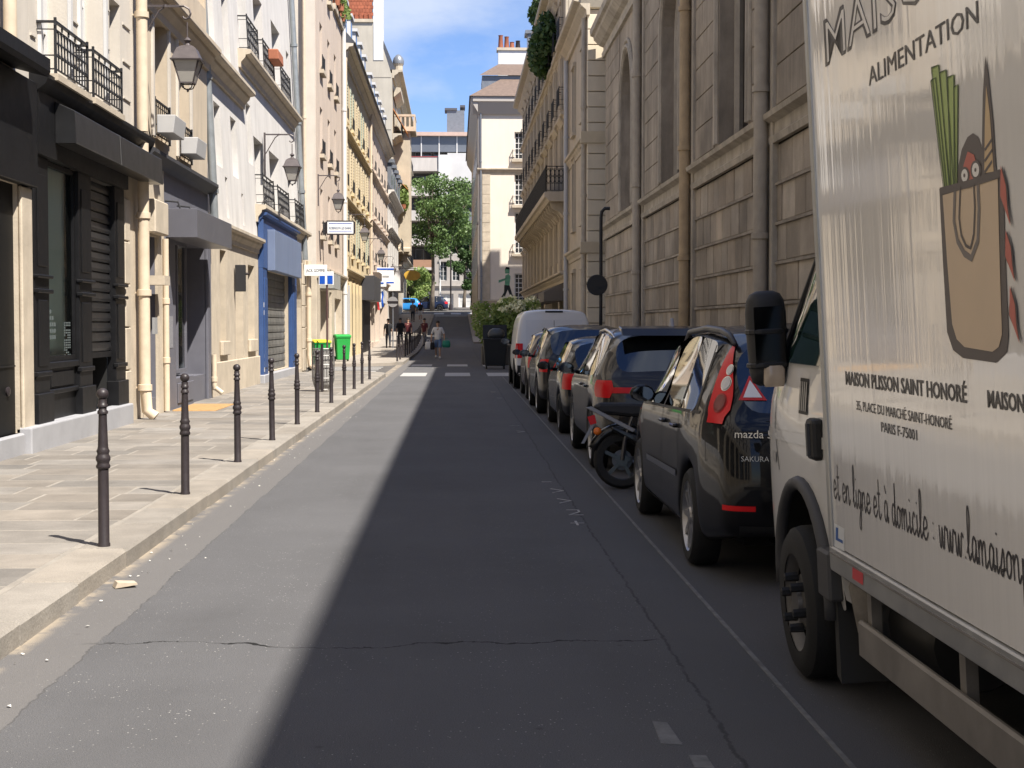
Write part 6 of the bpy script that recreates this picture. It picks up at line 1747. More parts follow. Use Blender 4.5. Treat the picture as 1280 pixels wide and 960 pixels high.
# faint vertical ripple of the box panel
_n, _l = lw.node_tree.nodes, lw.node_tree.links
_g = _n.new('ShaderNodeTexCoord'); _mp = _n.new('ShaderNodeMapping'); _mp.inputs['Scale'].default_value = (1, 5, .10)
_t = _n.new('ShaderNodeTexNoise'); _t.inputs['Scale'].default_value = 3.0; _t.inputs['Detail'].default_value = 3
_b = _n.new('ShaderNodeBump'); _b.inputs['Strength'].default_value = .05; _b.inputs['Distance'].default_value = .02
_l.new(_g.outputs['Object'], _mp.inputs['Vector']); _l.new(_mp.outputs[0], _t.inputs['Vector']); _l.new(_t.outputs['Fac'], _b.inputs['Height'])
_l.new(_b.outputs[0], _n['Principled BSDF'].inputs['Normal']); _l.new(_b.outputs[0], _n['Principled BSDF'].inputs['Coat Normal'])
cabw = M('lorry_cab_white', (.70, .69, .665), .3, coat=.7, var=.04, vs=2)
alu = M('brushed_aluminium', (.42, .42, .41), .4, metal=.7, var=.15, vs=6)
dirty_alu = M('dirty_aluminium', (.22, .205, .19), .55, metal=.3, var=.3, vs=4)
LR = thing('white_lorry', 'white box lorry with shopping bag picture and lettering on its side, at the right edge', 'lorry', (1.585, 6.16, 0), local=True)
LR.rotation_euler = (0, R(-3.3), 0)
mb = MB(); mb.box(0, 2.15, -4.4, 0, .70, 3.3); mb.build('box_body', lw, LR, bevel=.004)
mb = MB(); mb.box(-.012, .03, -.035, .012, .60, 3.3); mb.build('corner_trim', alu, LR, bevel=.005)
mb = MB(); mb.box(-.014, .06, -4.4, .0, .595, .698); br = mb.build('box_rail', alu, LR, bevel=.006)
mb = MB(); mb.box(-.018, -.013, -4.4, -.02, .668, .676); mb.build('rail_lip', dirty_alu, br)
mb = MB(); mb.box(.25, 1.9, -4.3, 0.1, .42, .60); mb.build('chassis', under_m, LR)
# side guard rail and mudguard
mb = MB(); mb.box(.03, .06, -2.55, -.22, .28, .43); mb.build('side_guard', dirty_alu, LR, bevel=.01)
for y in (-.3, -1.4, -2.4):
    mb = MB(); mb.box(.06, .10, y-.03, y+.03, .3, .62); mb.build('guard_bracket', dirty_alu, LR)
mb = MB(); mb.lathe([(0, 0), (.17, 0), (.19, .04), (.19, .62), (.16, .66), (0, .66)], 18, (.34, -.75, .42), Matrix.Rotation(R(-90), 4, 'X')); mb.build('fuel_tank', M('dark_tank', (.03, .03, .03), .6), LR, smooth=40)
mb = MB(); mb.tube([(.16, -.12, .64), (.12, -.16, .54), (.14, -.14, .38), (.22, -.10, .30)], [.085, .10, .09, .07], 12); mb.build('air_hose', M('dusty_hose', (.22, .20, .175), .75, var=.4, vs=9), LR, smooth=True)
# cab: lofted shell
rings = []
def cabring(y, pts): rings.append([(x, y, z) for x, z in pts])
for y, xo, top, xt in ((0.02, .04, 2.35, .22), (.35, .035, 2.34, .22), (.75, .03, 2.25, .23), (1.0, .03, 2.05, .25), (1.3, .04, 1.65, .20), (1.48, .06, 1.32, .14), (1.62, .10, 1.12, .2), (1.72, .20, .95, .3)):
    belt = min(1.38, top-.12)
    arch = 0
    dy = abs(y-.64)
    zb_ = .40 if y < 1.45 else .36
    rings.append([(xo+.02, y, zb_), (xo, y, zb_+.05), (xo-.005, y, min(.85, belt-.2)), (xo, y, min(1.1, belt-.08)), (xo+.012, y, belt), (xt, y, max(belt+.04, top-.12)), (xt+.16, y, top), (1.05, y, top+.02),
                  (2.1-xt-.16, y, top), (2.1-xt, y, max(belt+.04, top-.12)), (2.1-xo-.012, y, belt), (2.1-xo, y, min(1.1, belt-.08)), (2.1-xo, y, zb_+.05), (2.1-xo-.02, y, zb_)])
mb = MB(); mb.grid(rings)
for rg in (rings[0], rings[-1]): mb.add(rg, [tuple(range(len(rg)))])
cab = mb.build('cab', cabw, LR, smooth=True)
sbm = cab.modifiers.new('s', 'SUBSURF'); sbm.levels = 2; sbm.render_levels = 2
baked(cab)
# wheel opening cut through the cab flank
cut = MB(); cut.lathe([(0, 0), (.47, 0), (.47, 2.6), (0, 2.6)], 32, (-.2, .64, .40), Matrix.Rotation(R(90), 4, 'Y')); cuto = cut.build('cutter', under_m, None)
cuto.parent = LR
bo = cab.modifiers.new('b', 'BOOLEAN'); bo.object = cuto; bo.operation = 'DIFFERENCE'; bo.solver = 'EXACT'
baked(cab); bpy.data.objects.remove(cuto)
cab.data.polygons.foreach_set('use_smooth', [True]*len(cab.data.polygons)); cab.data.set_sharp_from_angle(angle=R(35))
bvc = BVHTree.FromPolygons([v.co.copy() for v in cab.data.vertices], [list(p.vertices) for p in cab.data.polygons])
mb = MB(); mb.box(.3, 1.85, .1, 1.5, .3, .85); mb.build('engine_bay', under_m, LR)
# door glass and pillars
def cp(y, z, off=.004):
    h = bvc.ray_cast(Vector((-2, y, z)), Vector((1, 0, 0)))
    if h[0] is None: return Vector((.05, y, z))
    n_ = h[1] if h[1].x < 0 else -h[1]
    return h[0] + n_*off
def cab_patch(rows, mat, name, off=.004, nx=8):
    g = [[cp(a+(b-a)*k/nx, z, off) for k in range(nx+1)] for z, a, b in rows]
    m_ = MB(); m_.grid(g); return m_.build(name, mat, LR, smooth=True)
gw = [(1.42, .08, 1.02), (1.48, .07, 1.10), (1.6, .07, 1.06), (1.72, .07, 1.0), (1.85, .07, .92), (2.0, .07, .82), (2.15, .07, .66), (2.2, .07, .6)]
cab_patch([(z, a-.045, b+.055) for z, a, b in gw], trim_black, 'window_seal', .004)
cab_patch(gw, M('cab_glass', (.012, .03, .026), .03, spec=.7), 'side_window', .009)
mb = MB(); mb.tube([cp(1.08, 1.48, .015), cp(1.03, 1.7, .015), cp(.9, 1.95, .015), cp(.76, 2.12, .015)], .014, 6); mb.build('window_bar', trim_black, LR)
def cab_line(pts, w, mat, name, off=.003):
    m_ = MB(); g = []
    for k, (y, z) in enumerate(pts):
        a, b = pts[max(0, k-1)], pts[min(len(pts)-1, k+1)]
        t = Vector((b[0]-a[0], b[1]-a[1])).normalized(); q = (-t[1]*w/2, t[0]*w/2)
        g.append([cp(y-q[0], z-q[1], off), cp(y+q[0], z+q[1], off)])
    m_.grid(g); return m_.build(name, mat, LR, smooth=True)
cab_line(dense([(.06, .45), (.06, 1.4)]), .012, seam_m, 'door_seam')
cab_line(dense([(1.12, .9), (1.2, 1.1), (1.14, 1.44)]), .012, seam_m, 'door_seam')
cab_line(dense([(.08, 1.10), (1.5, 1.06)]), .05, M('cab_crease', (.66, .655, .635), .3, coat=.7), 'door_crease', .006)
mb = MB(); mb.box(-.015, .05, .04, .24, .45, .66); ss = mb.build('sill_guard', M('grey_plastic_trim', (.055, .055, .058), .6), LR, bevel=.012)
# arch lip
mb = MB(); mb.tube([(.02, .64+.485*math.cos(R(a)), .40+.485*math.sin(R(a))) for a in range(-5, 186, 10)], .032, 8); mb.build('arch_lip', M('grey_plastic_trim', (.055, .055, .058), .6), LR, smooth=True)
mb = MB()
mb.grid([[(x, .64+.46*math.cos(R(a)), .40+.46*math.sin(R(a))) for x in (.03, .5)] for a in range(-5, 186, 10)]); mb.build('arch_liner', under_m, LR)
mb = MB(); mb.prism([(.10, .62), (.14, .62), (.155, .12), (.08, .10)], 0, .03, .34); mb.build('mud_flap', M('grey_mud_flap', (.03, .03, .03), .8), LR)
# wheels with nuts
for (y, x, sgn) in ((.64, -.03, 1), (-3.3, -.01, 1), (.64, 2.1, -1), (-3.3, 2.1, -1)):
    Mw = Matrix.Rotation(R(90)*sgn, 4, 'Y')
    mb = MB(); mb.lathe([(.22, 0), (.30, -.005), (.335, .02), (.345, .06), (.345, .17), (.32, .21), (.2, .21)], 36, (x, y, .345), Mw, caps=False); wo = mb.build('wheel', tyre_m, LR, smooth=40)
    mb = MB(); mb.lathe([(.20, .06), (.215, .012), (.225, .005), (.228, .03)], 32, (x, y, .345), Mw, caps=False)
    mb.lathe([(0, .0), (.07, .0), (.075, .02), (.12, .03), (.15, .07), (.21, .085), (.21, .1), (0, .1)], 28, (x, y, .345), Mw)
    mb.build('rim', M('lorry_rim', (.13, .125, .12), .5, metal=.4, var=.3, vs=8), wo, smooth=40)
    for k in range(6):
        a = R(60*k+15)
        m_ = MB(); m_.lathe([(0, -.035), (.02, -.03), (.022, .03), (0, .03)], 6, (x+sgn*-.005, y+.115*math.cos(a), .345+.115*math.sin(a)), Mw); m_.build('wheel_nut', trim_black, wo)
    for k in range(6):
        a = R(60*k+45)
        m_ = MB(); m_.lathe([(0, .078), (.034, .076), (.034, .09), (0, .09)], 10, (x, y+.178*math.cos(a), .345+.178*math.sin(a)), Mw); m_.build('rim_hole', under_m, wo)
mb = MB(); mb.grid([[(xx, -3.3+.46*math.cos(R(a)), .36+.44*math.sin(R(a))) for xx in (.0, .3)] for a in range(0, 181, 12)]); mb.build('rear_mudguard', M('grey_mud_flap', (.03, .03, .03), .8), LR)
# handle, badge, fuel flap
mb = MB(); mb.box(-.01, .05, .24, .36, 1.02, 1.20); hd = mb.build('door_handle', trim_black, LR, bevel=.02, segs=2)
mb = MB(); mb.box(-.022, -.008, .27, .30, 1.04, 1.18); mb.build('handle_grip', M('grey_plastic_trim', (.055, .055, .058), .6), hd)
cab_patch([(1.20, .50, .66), (1.28, .50, .66), (1.36, .50, .66)], trim_black, 'badge', .004, 3)
for k in range(4): cab_patch([(1.215, .515+.036*k, .535+.036*k), (1.345, .515+.036*k, .535+.036*k)], alu, 'badge_bar', .007, 1)
cab_patch([(.93, 1.18, 1.3), (.98, 1.18, 1.3)], alu, 'side_badge', .006, 2)
# door mirror
def blob(prof_, c, sx, sy, nseg=14):
    vs, fs = [], []
    for (kx, z) in prof_:
        for k in range(nseg):
            a = 2*math.pi*k/nseg; q = 1.0
            ca, sa = math.cos(a), math.sin(a)
            ca = math.copysign(abs(ca)**.6, ca); sa = math.copysign(abs(sa)**.6, sa)
            vs.append((c[0]+sx*kx*ca, c[1]+sy*kx*sa, c[2]+z))
    m = len(prof_)
    for i in range(m-1):
        for k in range(nseg): fs.append((i*nseg+k, i*nseg+(k+1) % nseg, (i+1)*nseg+(k+1) % nseg, (i+1)*nseg+k))
    fs += [tuple(range(nseg))[::-1], tuple((m-1)*nseg+k for k in range(nseg))]
    return vs, fs
mb = MB(); mb.add(*blob([(.5, -.215), (.8, -.20), (.92, -.15), (.96, -.05), (1.0, .05), (1.0, .13), (.92, .19), (.75, .22), (.4, .235)], (-.015, 1.05, 1.53), .095, .075))
mr = mb.build('door_mirror', M('grained_black_plastic', (.020, .020, .021), .55, bump=.1, bs=300), LR, smooth=50)
for z in (1.40, 1.56):
    mb = MB(); mb.add(*blob([(.98, 0), (1.03, .005), (1.03, .02), (.98, .025)], (-.015, 1.045, z), .097, .08)); mb.build('mirror_band', trim_black, mr)
mb = MB(); mb.box(-.085, .06, .972, .978, 1.42, 1.69); mb.build('mirror_glass', M('dark_mirror', (.025, .025, .028), .08, metal=1), mr)
mb = MB(); mb.add(*blob([(.8, 0), (.95, .02), (.95, .08), (.85, .1)], (.0, 1.0, 1.31), .055, .045)); mb.build('indicator', M('amber_clear_lens', (.42, .34, .26), .2, coat=.5), mr, smooth=50)
mb = MB(); mb.bar((.02, 1.07, 1.45), (.12, 1.1, 1.45), .06, .08); mb.bar((.02, 1.07, 1.36), (.12, 1.1, 1.38), .06, .06); mb.build('mirror_arm', trim_black, mr)

# ---- print on the box side; picture positions are mapped once onto the flank plane
bpy.context.view_layer.update()
LRm = Matrix.Translation(LR.location) @ Matrix.Rotation(R(-3.3), 4, 'Y'); LRi = LRm.inverted()
def onbox(px, py):
    """(along, up) on the lorry flank for a point of the picture plan"""
    o = LRi @ Vector((0, 0, CAM_H)); d = LRi.to_3x3() @ Vector(((px-570)/1900, 1, (406-py)/1900))
    t = -o.x/d.x; p = o + d*t
    return p.y, p.z
ink_w = M('lorry_ink', (.035, .03, .03), .45, coat=.2)
def flat(pts, mat, name, lay=1, parent=LR):
    q = [onbox(*p) for p in pts]
    x = -.0012*lay
    mb = MB(); mb.add([(x, y, z) for y, z in q], [tuple(range(len(q)))]); return mb.build(name, mat, parent)
def stroke_px(pts, w, mat, name, lay=2, closed=False, parent=LR):
    q = [onbox(*p) for p in pts]
    return stroke(q, w, mat, name, lay, closed, parent)
def stroke(q, w, mat, name, lay=2, closed=False, parent=LR):
    n_ = len(q); L_ = []
    for k in range(n_):
        a = q[k-1] if (k > 0 or closed) else q[k]; b = q[(k+1) % n_] if (k < n_-1 or closed) else q[k]
        t = Vector((b[0]-a[0], b[1]-a[1])); t = t.normalized() if t.length > 1e-9 else Vector((1, 0))
        ww = w[k] if isinstance(w, list) else w
        L_.append([(-.0012*lay, q[k][0]-t[1]*ww/2, q[k][1]+t[0]*ww/2), (-.0012*lay, q[k][0]+t[1]*ww/2, q[k][1]-t[0]*ww/2)])
    if closed: L_.append(L_[0])
    mb = MB(); mb.grid(L_); return mb.build(name, mat, parent)
def box_text(s, p0, p1, cap_px, mat, name, bold=0, lay=1):
    """lettering between two plan points on a level baseline"""
    y0, z0 = onbox(*p0); y1, z1 = onbox(*p1)
    w = y0-y1
    cap = onbox(p0[0], p0[1]-cap_px)[1]-z0
    me = text_mesh(s, cap/.72, mat, name, extrude=.0004, bold=bold, width=w)
    xs = [v.co.x for v in me.vertices]; x0 = min(xs)
    o = bpy.data.objects.new(name, me); COL.objects.link(o); o.parent = LR; o['_local'] = 1
    o.matrix_local = Matrix.Translation((-.0012*lay-.0006, y0+x0, z0)) @ Matrix.Rotation(R(-90), 4, 'Z')
    return o
box_text('MAISON PLISSON SAINT HONORÉ', (1062, 481), (1217, 505), 17, ink_w, 'shop_name', bold=.0012)
box_text('35, PLACE DU MARCHÉ SAINT-HONORÉ', (1076, 513), (1198, 536), 12, ink_w, 'address_line')
box_text('PARIS F-75001', (1108, 541), (1154, 556), 13, ink_w, 'address_line')
box_text('MAISON PLISSON', (1244, 510), (1352, 527), 22, ink_w, 'shop_name', bold=.0012)
box_text('ALIMENTATION', (1088, 107), (1226, 25), 24, ink_w, 'trade_line')
big = box_text('MAISON', (1033, 83), (1216, -50), 62, ink_w, 'big_name', bold=.002)
hol = box_text('MAISON', (1036, 79), (1213, -46), 56, M('lorry_outline_fill', (.62, .60, .57), .3), 'big_name_fill', bold=-.004, lay=2)
# picture of the shopping bag
kraft = M('kraft_print', (.56, .44, .315), .5, var=.06, vs=3); charc = M('charcoal_print', (.105, .09, .085), .5); leek = M('leek_green', (.33, .42, .15), .5); leekd = M('leek_dark', (.055, .085, .03), .5)
redp = M('red_print', (.46, .13, .10), .5); bread = M('bread_print', (.52, .38, .22), .5); grp = M('grey_print2', (.17, .15, .14), .5)
for k, (xt, yt, xb, w) in enumerate(((1172, 84, 1190, 9), (1182, 90, 1195, 8), (1192, 96, 1197, 8), (1170, 100, 1187, 6), (1199, 108, 1200, 5))):
    flat([(xt-w*.55, yt), (xt+w*.55, yt-4), (xb+w*.35, 236), (xb-w*.35, 236)], leek, 'leek_leaf', 1+k*.1)
    stroke_px([(xt-w*.5, yt), (xb-w*.35, 236)], .006, leekd, 'leek_edge', 3); stroke_px([(xt-w*.5, yt), (xt+w*.5, yt-4), (xb+w*.35, 236)], .006, leekd, 'leek_edge', 3)
flat([(1202, 232), (1203, 205), (1207, 185), (1214, 170), (1221, 165), (1228, 170), (1233, 185), (1236, 232)], charc, 'aubergine', 1.5)
flat([(1208, 232), (1210, 205), (1215, 188), (1223, 192), (1228, 208), (1229, 232)], redp, 'red_fruit', 2.5)
for (x, y, rx, ry) in ((1212, 218, 4.2, 8), (1226, 211, 4.6, 9)):
    flat([(x+rx*1.5*math.cos(R(a)), y+ry*1.35*math.sin(R(a))) for a in range(0, 360, 24)], charc, 'eye_ring', 3.2)
    flat([(x+rx*math.cos(R(a)), y+ry*math.sin(R(a))) for a in range(0, 360, 24)], M('print_white', (.7, .68, .65), .4), 'eye', 3.8)
    flat([(x+1.3*math.cos(R(a)), y+2.6*math.sin(R(a))) for a in range(0, 360, 40)], charc, 'pupil', 4.4)
flat([(1233, 222), (1233.5, 120), (1236, 68), (1240, 90), (1247, 150), (1252, 215)], charc, 'baguette_outline', 2.8)  # printed charcoal surround of the loaf
flat([(1237, 215), (1237, 150), (1238, 105), (1243, 140), (1249, 213)], bread, 'baguette', 3.4)
for k in range(3): stroke_px([(1237.5, 186+14*k), (1247, 172+14*k)], .009, charc, 'baguette_cut', 4)
def bagpts(e): return [(1181-e, 236-e*.5), (1258+e, 212-e), (1263+e, 330), (1268+e, 420), (1266+e, 440), (1254, 452+e), (1212, 446+e), (1199, 436+e), (1193-e, 415), (1187-e, 330)]
flat(bagpts(2), charc, 'bag_outline', 2)
flat([(1184, 243), (1254, 222), (1258, 330), (1262, 418), (1258, 434), (1250, 440), (1214, 434), (1204, 424), (1198, 405), (1191, 330)], kraft, 'bag', 3)
stroke_px([(1181, 238), (1220, 228), (1258, 215)], .022, charc, 'bag_rim', 4.5)
stroke_px([(1200, 233), (1199, 275), (1204, 300), (1213, 316), (1222, 322), (1230, 300), (1231, 260), (1229, 226)], .022, grp, 'bag_handle', 4)
stroke_px([(1207, 232), (1206, 272), (1209, 293), (1215, 306), (1221, 309), (1225, 292), (1226, 258), (1224, 227)], .010, charc, 'bag_handle_edge', 5)
for yy in ((205, 282), (286, 352), (356, 430)):
    a, b = yy
    pp = [(1259+.09*(a-205), a), (1266+.09*(a-205), (a*2+b)/3), (1268+.09*(a-205), (a+2*b)/3), (1266+.09*(b-205), b), (1259+.09*(a-205), (a+b)/2)]
    flat([(x-1.5 if i in (4,) else x+1.5, y) for i, (x, y) in enumerate(pp)], charc, 'sausage_outline', 5); flat(pp, redp, 'sausage', 5.6)
# handwritten web line as pen strokes
GL = {'e': (.5, [[(.05,.22),(.38,.30),(.34,.45),(.2,.5),(.08,.36),(.06,.15),(.18,.02),(.36,.06),(.5,.2)]]), 't': (.42, [[(.18,.95),(.16,.3),(.2,.05),(.3,.02),(.42,.15)], [(.02,.6),(.36,.62)]]),
 'n': (.58, [[(.05,.48),(.08,.0)], [(.08,.3),(.2,.46),(.32,.46),(.36,.3),(.38,.05),(.46,.02),(.58,.16)]]), 'l': (.36, [[(.0,.12),(.16,.4),(.26,.8),(.2,1.05),(.1,.95),(.1,.3),(.18,.02),(.36,.16)]]),
 'i': (.3, [[(.1,.48),(.1,.1),(.17,.01),(.3,.15)], [(.1,.72),(.13,.76)]]), 'g': (.5, [[(.36,.42),(.2,.5),(.07,.34),(.1,.1),(.24,.05),(.36,.3),(.38,.46),(.36,-.2),(.26,-.48),(.12,-.4),(.2,-.15),(.5,.18)]]),
 'a': (.5, [[(.36,.42),(.2,.5),(.07,.34),(.08,.1),(.2,.02),(.34,.25),(.36,.46),(.37,.08),(.44,.02),(.5,.14)]]), 'd': (.54, [[(.36,.42),(.2,.5),(.07,.34),(.08,.1),(.2,.02),(.34,.25),(.4,1.0),(.38,.08),(.46,.02),(.54,.14)]]),
 'o': (.48, [[(.22,.5),(.07,.36),(.08,.1),(.22,.01),(.36,.16),(.35,.4),(.22,.5),(.34,.44),(.48,.4)]]), 'm': (.8, [[(.05,.48),(.08,.0)], [(.08,.3),(.18,.46),(.28,.44),(.31,.0)], [(.31,.3),(.42,.46),(.53,.44),(.56,.06),(.64,.02),(.8,.16)]]),
 'c': (.42, [[(.34,.4),(.22,.5),(.08,.34),(.08,.14),(.2,.01),(.42,.14)]]), 's': (.42, [[(.04,.1),(.24,.5),(.3,.2),(.2,.0),(.06,.06),(.42,.14)]]), 'w': (.7, [[(.04,.46),(.1,.05),(.2,.04),(.3,.44),(.33,.06),(.44,.04),(.54,.46),(.7,.4)]]),
 ':': (.3, [[(.12,.1),(.15,.14)], [(.12,.42),(.15,.46)]]), '.': (.26, [[(.1,.0),(.13,.04)]]), ' ': (.34, []), 'p': (.5, [[(.08,.48),(.1,-.4)], [(.1,.3),(.26,.5),(.38,.34),(.34,.06),(.12,.06)]]), '`': (0, [[(-.36,.86),(-.24,.68)]])}
def smooth_pts(p):
    if len(p) < 3: return p
    out = []
    for i in range(len(p)-1):
        a = p[max(0, i-1)]; b = p[i]; c = p[i+1]; d = p[min(len(p)-1, i+2)]
        for k in range(4):
            t = k/4; t2, t3 = t*t, t*t*t
            out.append(tuple(.5*(2*b[q]+(c[q]-a[q])*t+(2*a[q]-5*b[q]+4*c[q]-d[q])*t2+(3*b[q]-a[q]-3*c[q]+d[q])*t3) for q in (0, 1)))
    return out + [p[-1]]
y0, z0 = onbox(1048, 625); y1, z1 = onbox(1280, 735)
s_ = 'et en ligne et a` domicile : www.lamaisonplisson.com'
s_vis = 'et en ligne et a domicile : www.lamaiso'
tot = sum(GL[c][0] for c in s_vis); em = (y0-y1)/tot
u = 0; wl_obj = None
for word in s_.split(' '):
    mbw = MB()
    for ch in word:
        adv, sts = GL[ch]
        for st in sts:
            q = [(y0-(u+px_)*em, z0+pz_*em*1.35) for px_, pz_ in smooth_pts(st)]
            L_ = []
            for k in range(len(q)):
                a, b = q[max(0, k-1)], q[min(len(q)-1, k+1)]; t = Vector((b[0]-a[0], b[1]-a[1])); t = t.normalized() if t.length > 1e-9 else Vector((1, 0)); ww = .0095
                L_.append([(-.0016, q[k][0]-t[1]*ww/2, q[k][1]+t[0]*ww/2), (-.0016, q[k][0]+t[1]*ww/2, q[k][1]-t[0]*ww/2)])
            mbw.grid(L_)
        u += adv
    mbw.build('handwritten_word', ink_w, LR)
    u += GL[' '][0]
# stickers
flat([(1049, 657), (1062, 664), (1062, 693), (1049, 686)], M('sticker_pale', (.6, .62, .64), .5), 'door_sticker', 1)
flat([(1051, 662), (1054, 663), (1054, 676), (1060, 679), (1060, 683), (1051, 678)], M('sticker_blue', (.03, .10, .32), .5), 'sticker_mark', 2)
q = [onbox(*p) for p in ((1077, 711), (1091, 720), (1091, 736), (1077, 727))]
mb = MB(); mb.add([(-.0155, y, z) for y, z in q], [(0, 1, 2, 3)]); mb.build('red_label', M('label_red', (.5, .05, .06), .5), LR)
# ================================================================ greenery
def leaf_mat(name, c1, c2):
    if name in MATS: return MATS[name]
    m = bpy.data.materials.new(name); m.use_nodes = True; MATS[name] = m
    n, l = m.node_tree.nodes, m.node_tree.links
    out = n['Material Output']; b = n['Principled BSDF']; b.inputs['Roughness'].default_value = .55
    g = n.new('ShaderNodeNewGeometry'); t = n.new('ShaderNodeTexNoise'); t.inputs['Scale'].default_value = 2.6; t.inputs['Detail'].default_value = 4
    l.new(g.outputs['Position'], t.inputs['Vector'])
    r = n.new('ShaderNodeValToRGB'); r.color_ramp.elements[0].position = .35; r.color_ramp.elements[1].position = .68
    r.color_ramp.elements[0].color = (*c1, 1); r.color_ramp.elements[1].color = (*c2, 1)
    l.new(t.outputs['Fac'], r.inputs['Fac']); l.new(r.outputs['Color'], b.inputs['Base Color'])
    tr = n.new('ShaderNodeBsdfTranslucent'); l.new(r.outputs['Color'], tr.inputs['Color'])
    mx = n.new('ShaderNodeMixShader'); mx.inputs[0].default_value = .3
    l.new(b.outputs[0], mx.inputs[1]); l.new(tr.outputs[0], mx.inputs[2]); l.new(mx.outputs[0], out.inputs['Surface'])
    return m
leaf_a = leaf_mat('plane_tree_leaf', (.05, .10, .025), (.17, .26, .08))
leaf_b = leaf_mat('dark_leaf', (.03, .065, .018), (.09, .16, .045))
leaf_c = leaf_mat('bright_leaf', (.13, .21, .045), (.32, .40, .13))
petal = M('cream_blossom', (.85, .85, .58), .7, var=.15, vs=8)
bark = M('mottled_bark', (.16, .13, .10), .9, var=.4, vs=3, bump=.4, bs=12)
def leaves(mb, clumps, n, size, rnd):
    tot = sum(c[3]*c[4]*c[5] for c in clumps)
    for c in clumps:
        for _ in range(max(3, int(n*c[3]*c[4]*c[5]/tot))):
            while True:
                d = Vector((rnd.uniform(-1,1), rnd.uniform(-1,1), rnd.uniform(-1,1)))
                if d.length < 1: break
            d *= (.55 + .45*d.length)/max(.25, d.length)**.35
            p = Vector((c[0]+d.x*c[3], c[1]+d.y*c[4], c[2]+d.z*c[5]))
            a = Vector((rnd.gauss(0,1), rnd.gauss(0,1), rnd.gauss(0,.7))).normalized(); b = a.orthogonal().normalized()
            b = Matrix.Rotation(rnd.uniform(0, 6.28), 3, a) @ b; s = size*rnd.uniform(.6, 1.3)
            e = a.cross(b)
            mb.add([p-b*s, p+e*s*.55, p+b*s, p-e*s*.55], [(0,1,2,3)])
def tree(name, label, x, y, z0, ht, cr, rz, nl, lm, seed, trunk_r=.22, size=.16, crown_c=None, nclump=34, group='street trees at the far end'):
    rnd = random.Random(seed)
    T = thing(name, label, 'tree', (x, y, z0), group)
    cc = crown_c or (x, y, z0+ht-rz)
    mb = MB()
    fork = z0 + (cc[2]-rz-z0)*1.05
    mb.tube([(x, y, z0-.1), (x+.05, y, z0+1.5), (x+.12, y, fork*.5+z0*.5), (x+.1, y, fork), (x*.6+cc[0]*.4, cc[1], cc[2])], [trunk_r*1.25, trunk_r, trunk_r*.9, trunk_r*.75, trunk_r*.35], 10)
    clumps = []
    for k in range(nclump):
        while True:
            d = Vector((rnd.uniform(-1,1), rnd.uniform(-1,1), rnd.uniform(-1,1)))
            if d.length < 1: break
        p = Vector((cc[0]+d.x*cr, cc[1]+d.y*cr, cc[2]+d.z*rz)); rr = rnd.uniform(.16, .34)*cr
        clumps.append((p.x, p.y, p.z, rr*1.15, rr*1.15, rr*.8))
        if k % 2 == 0:
            mb.tube([(x+.1, y, fork + (cc[2]-fork)*rnd.uniform(0, .8)), ((x+p.x)/2, (y+p.y)/2, (fork+p.z)/2+.4), tuple(p)], [trunk_r*.4, trunk_r*.22, trunk_r*.07], 6)
    mb.build('trunk', bark, T, smooth=True)
    lf = MB(); leaves(lf, clumps, nl, size, rnd); lf.build('crown', lm, T, recalc=False)
    return T
zf = gz(163)
tree('street_tree', 'large leafy tree filling the gap at the end of the street', -2.5, 160, zf, 14.6, 3.7, 4.3, 11000, leaf_a, 1, .22, .16, (-1.2, 160.5, 13.2), 64)
tree('street_tree', 'dark dense tree at the right end of the gap, beside the cream end house', 1.7, 164, zf, 9.5, 1.7, 3.4, 4000, leaf_b, 2, .16, .15, (1.6, 164, 8.2), 22)
tree('street_tree', 'low bright green tree behind the blue car at the far crossing', -5.6, 172, zf, 6.0, 2.4, 2.0, 5000, leaf_c, 3, .16, .15, (-5.0, 172, 6.0), 24)
tree('street_tree', 'second tall tree at the right of the gap behind the large one', .9, 172, zf, 13.5, 2.3, 4.6, 6000, leaf_b, 4, .2, .17, (.9, 172, 11.8), 32)

# flowering hedge in a planter beyond the white van
hg = thing('flowering_hedge', 'green hedge with cream blossom in a planter beyond the white van', 'hedge', (2.2, 62, SW))
mb = MB(); mb.box(1.05, 3.3, 60.6, 63.2, 0, .75); mb.build('planter', M('dark_planter', (.05, .045, .04), .7, var=.2), hg, bevel=.03)
rnd = random.Random(12); cl = []
for k in range(40): cl.append((rnd.uniform(1.0, 3.1), rnd.uniform(60.6, 63), rnd.uniform(.9, 2.3), rnd.uniform(.22, .5), .42, rnd.uniform(.2, .4)))
lf = MB(); leaves(lf, cl, 5200, .085, rnd); lf.build('foliage', leaf_c, hg, recalc=False)
lf = MB(); cl2 = [(rnd.uniform(1.9, 3.2), rnd.uniform(60.5, 62.6), rnd.uniform(2.1, 2.6), .3, .3, .2) for k in range(26)]; leaves(lf, cl2, 2300, .075, rnd); tag(lf.build('blossom', petal, hg, recalc=False), kind='stuff')
lf = MB(); cl3 = [(rnd.uniform(1.5, 3.2), rnd.uniform(60.5, 62.8), rnd.uniform(2.0, 2.5), .33, .33, .2) for k in range(18)]; leaves(lf, cl3, 1500, .08, rnd); lf.build('bright_foliage', leaf_c, hg, recalc=False)

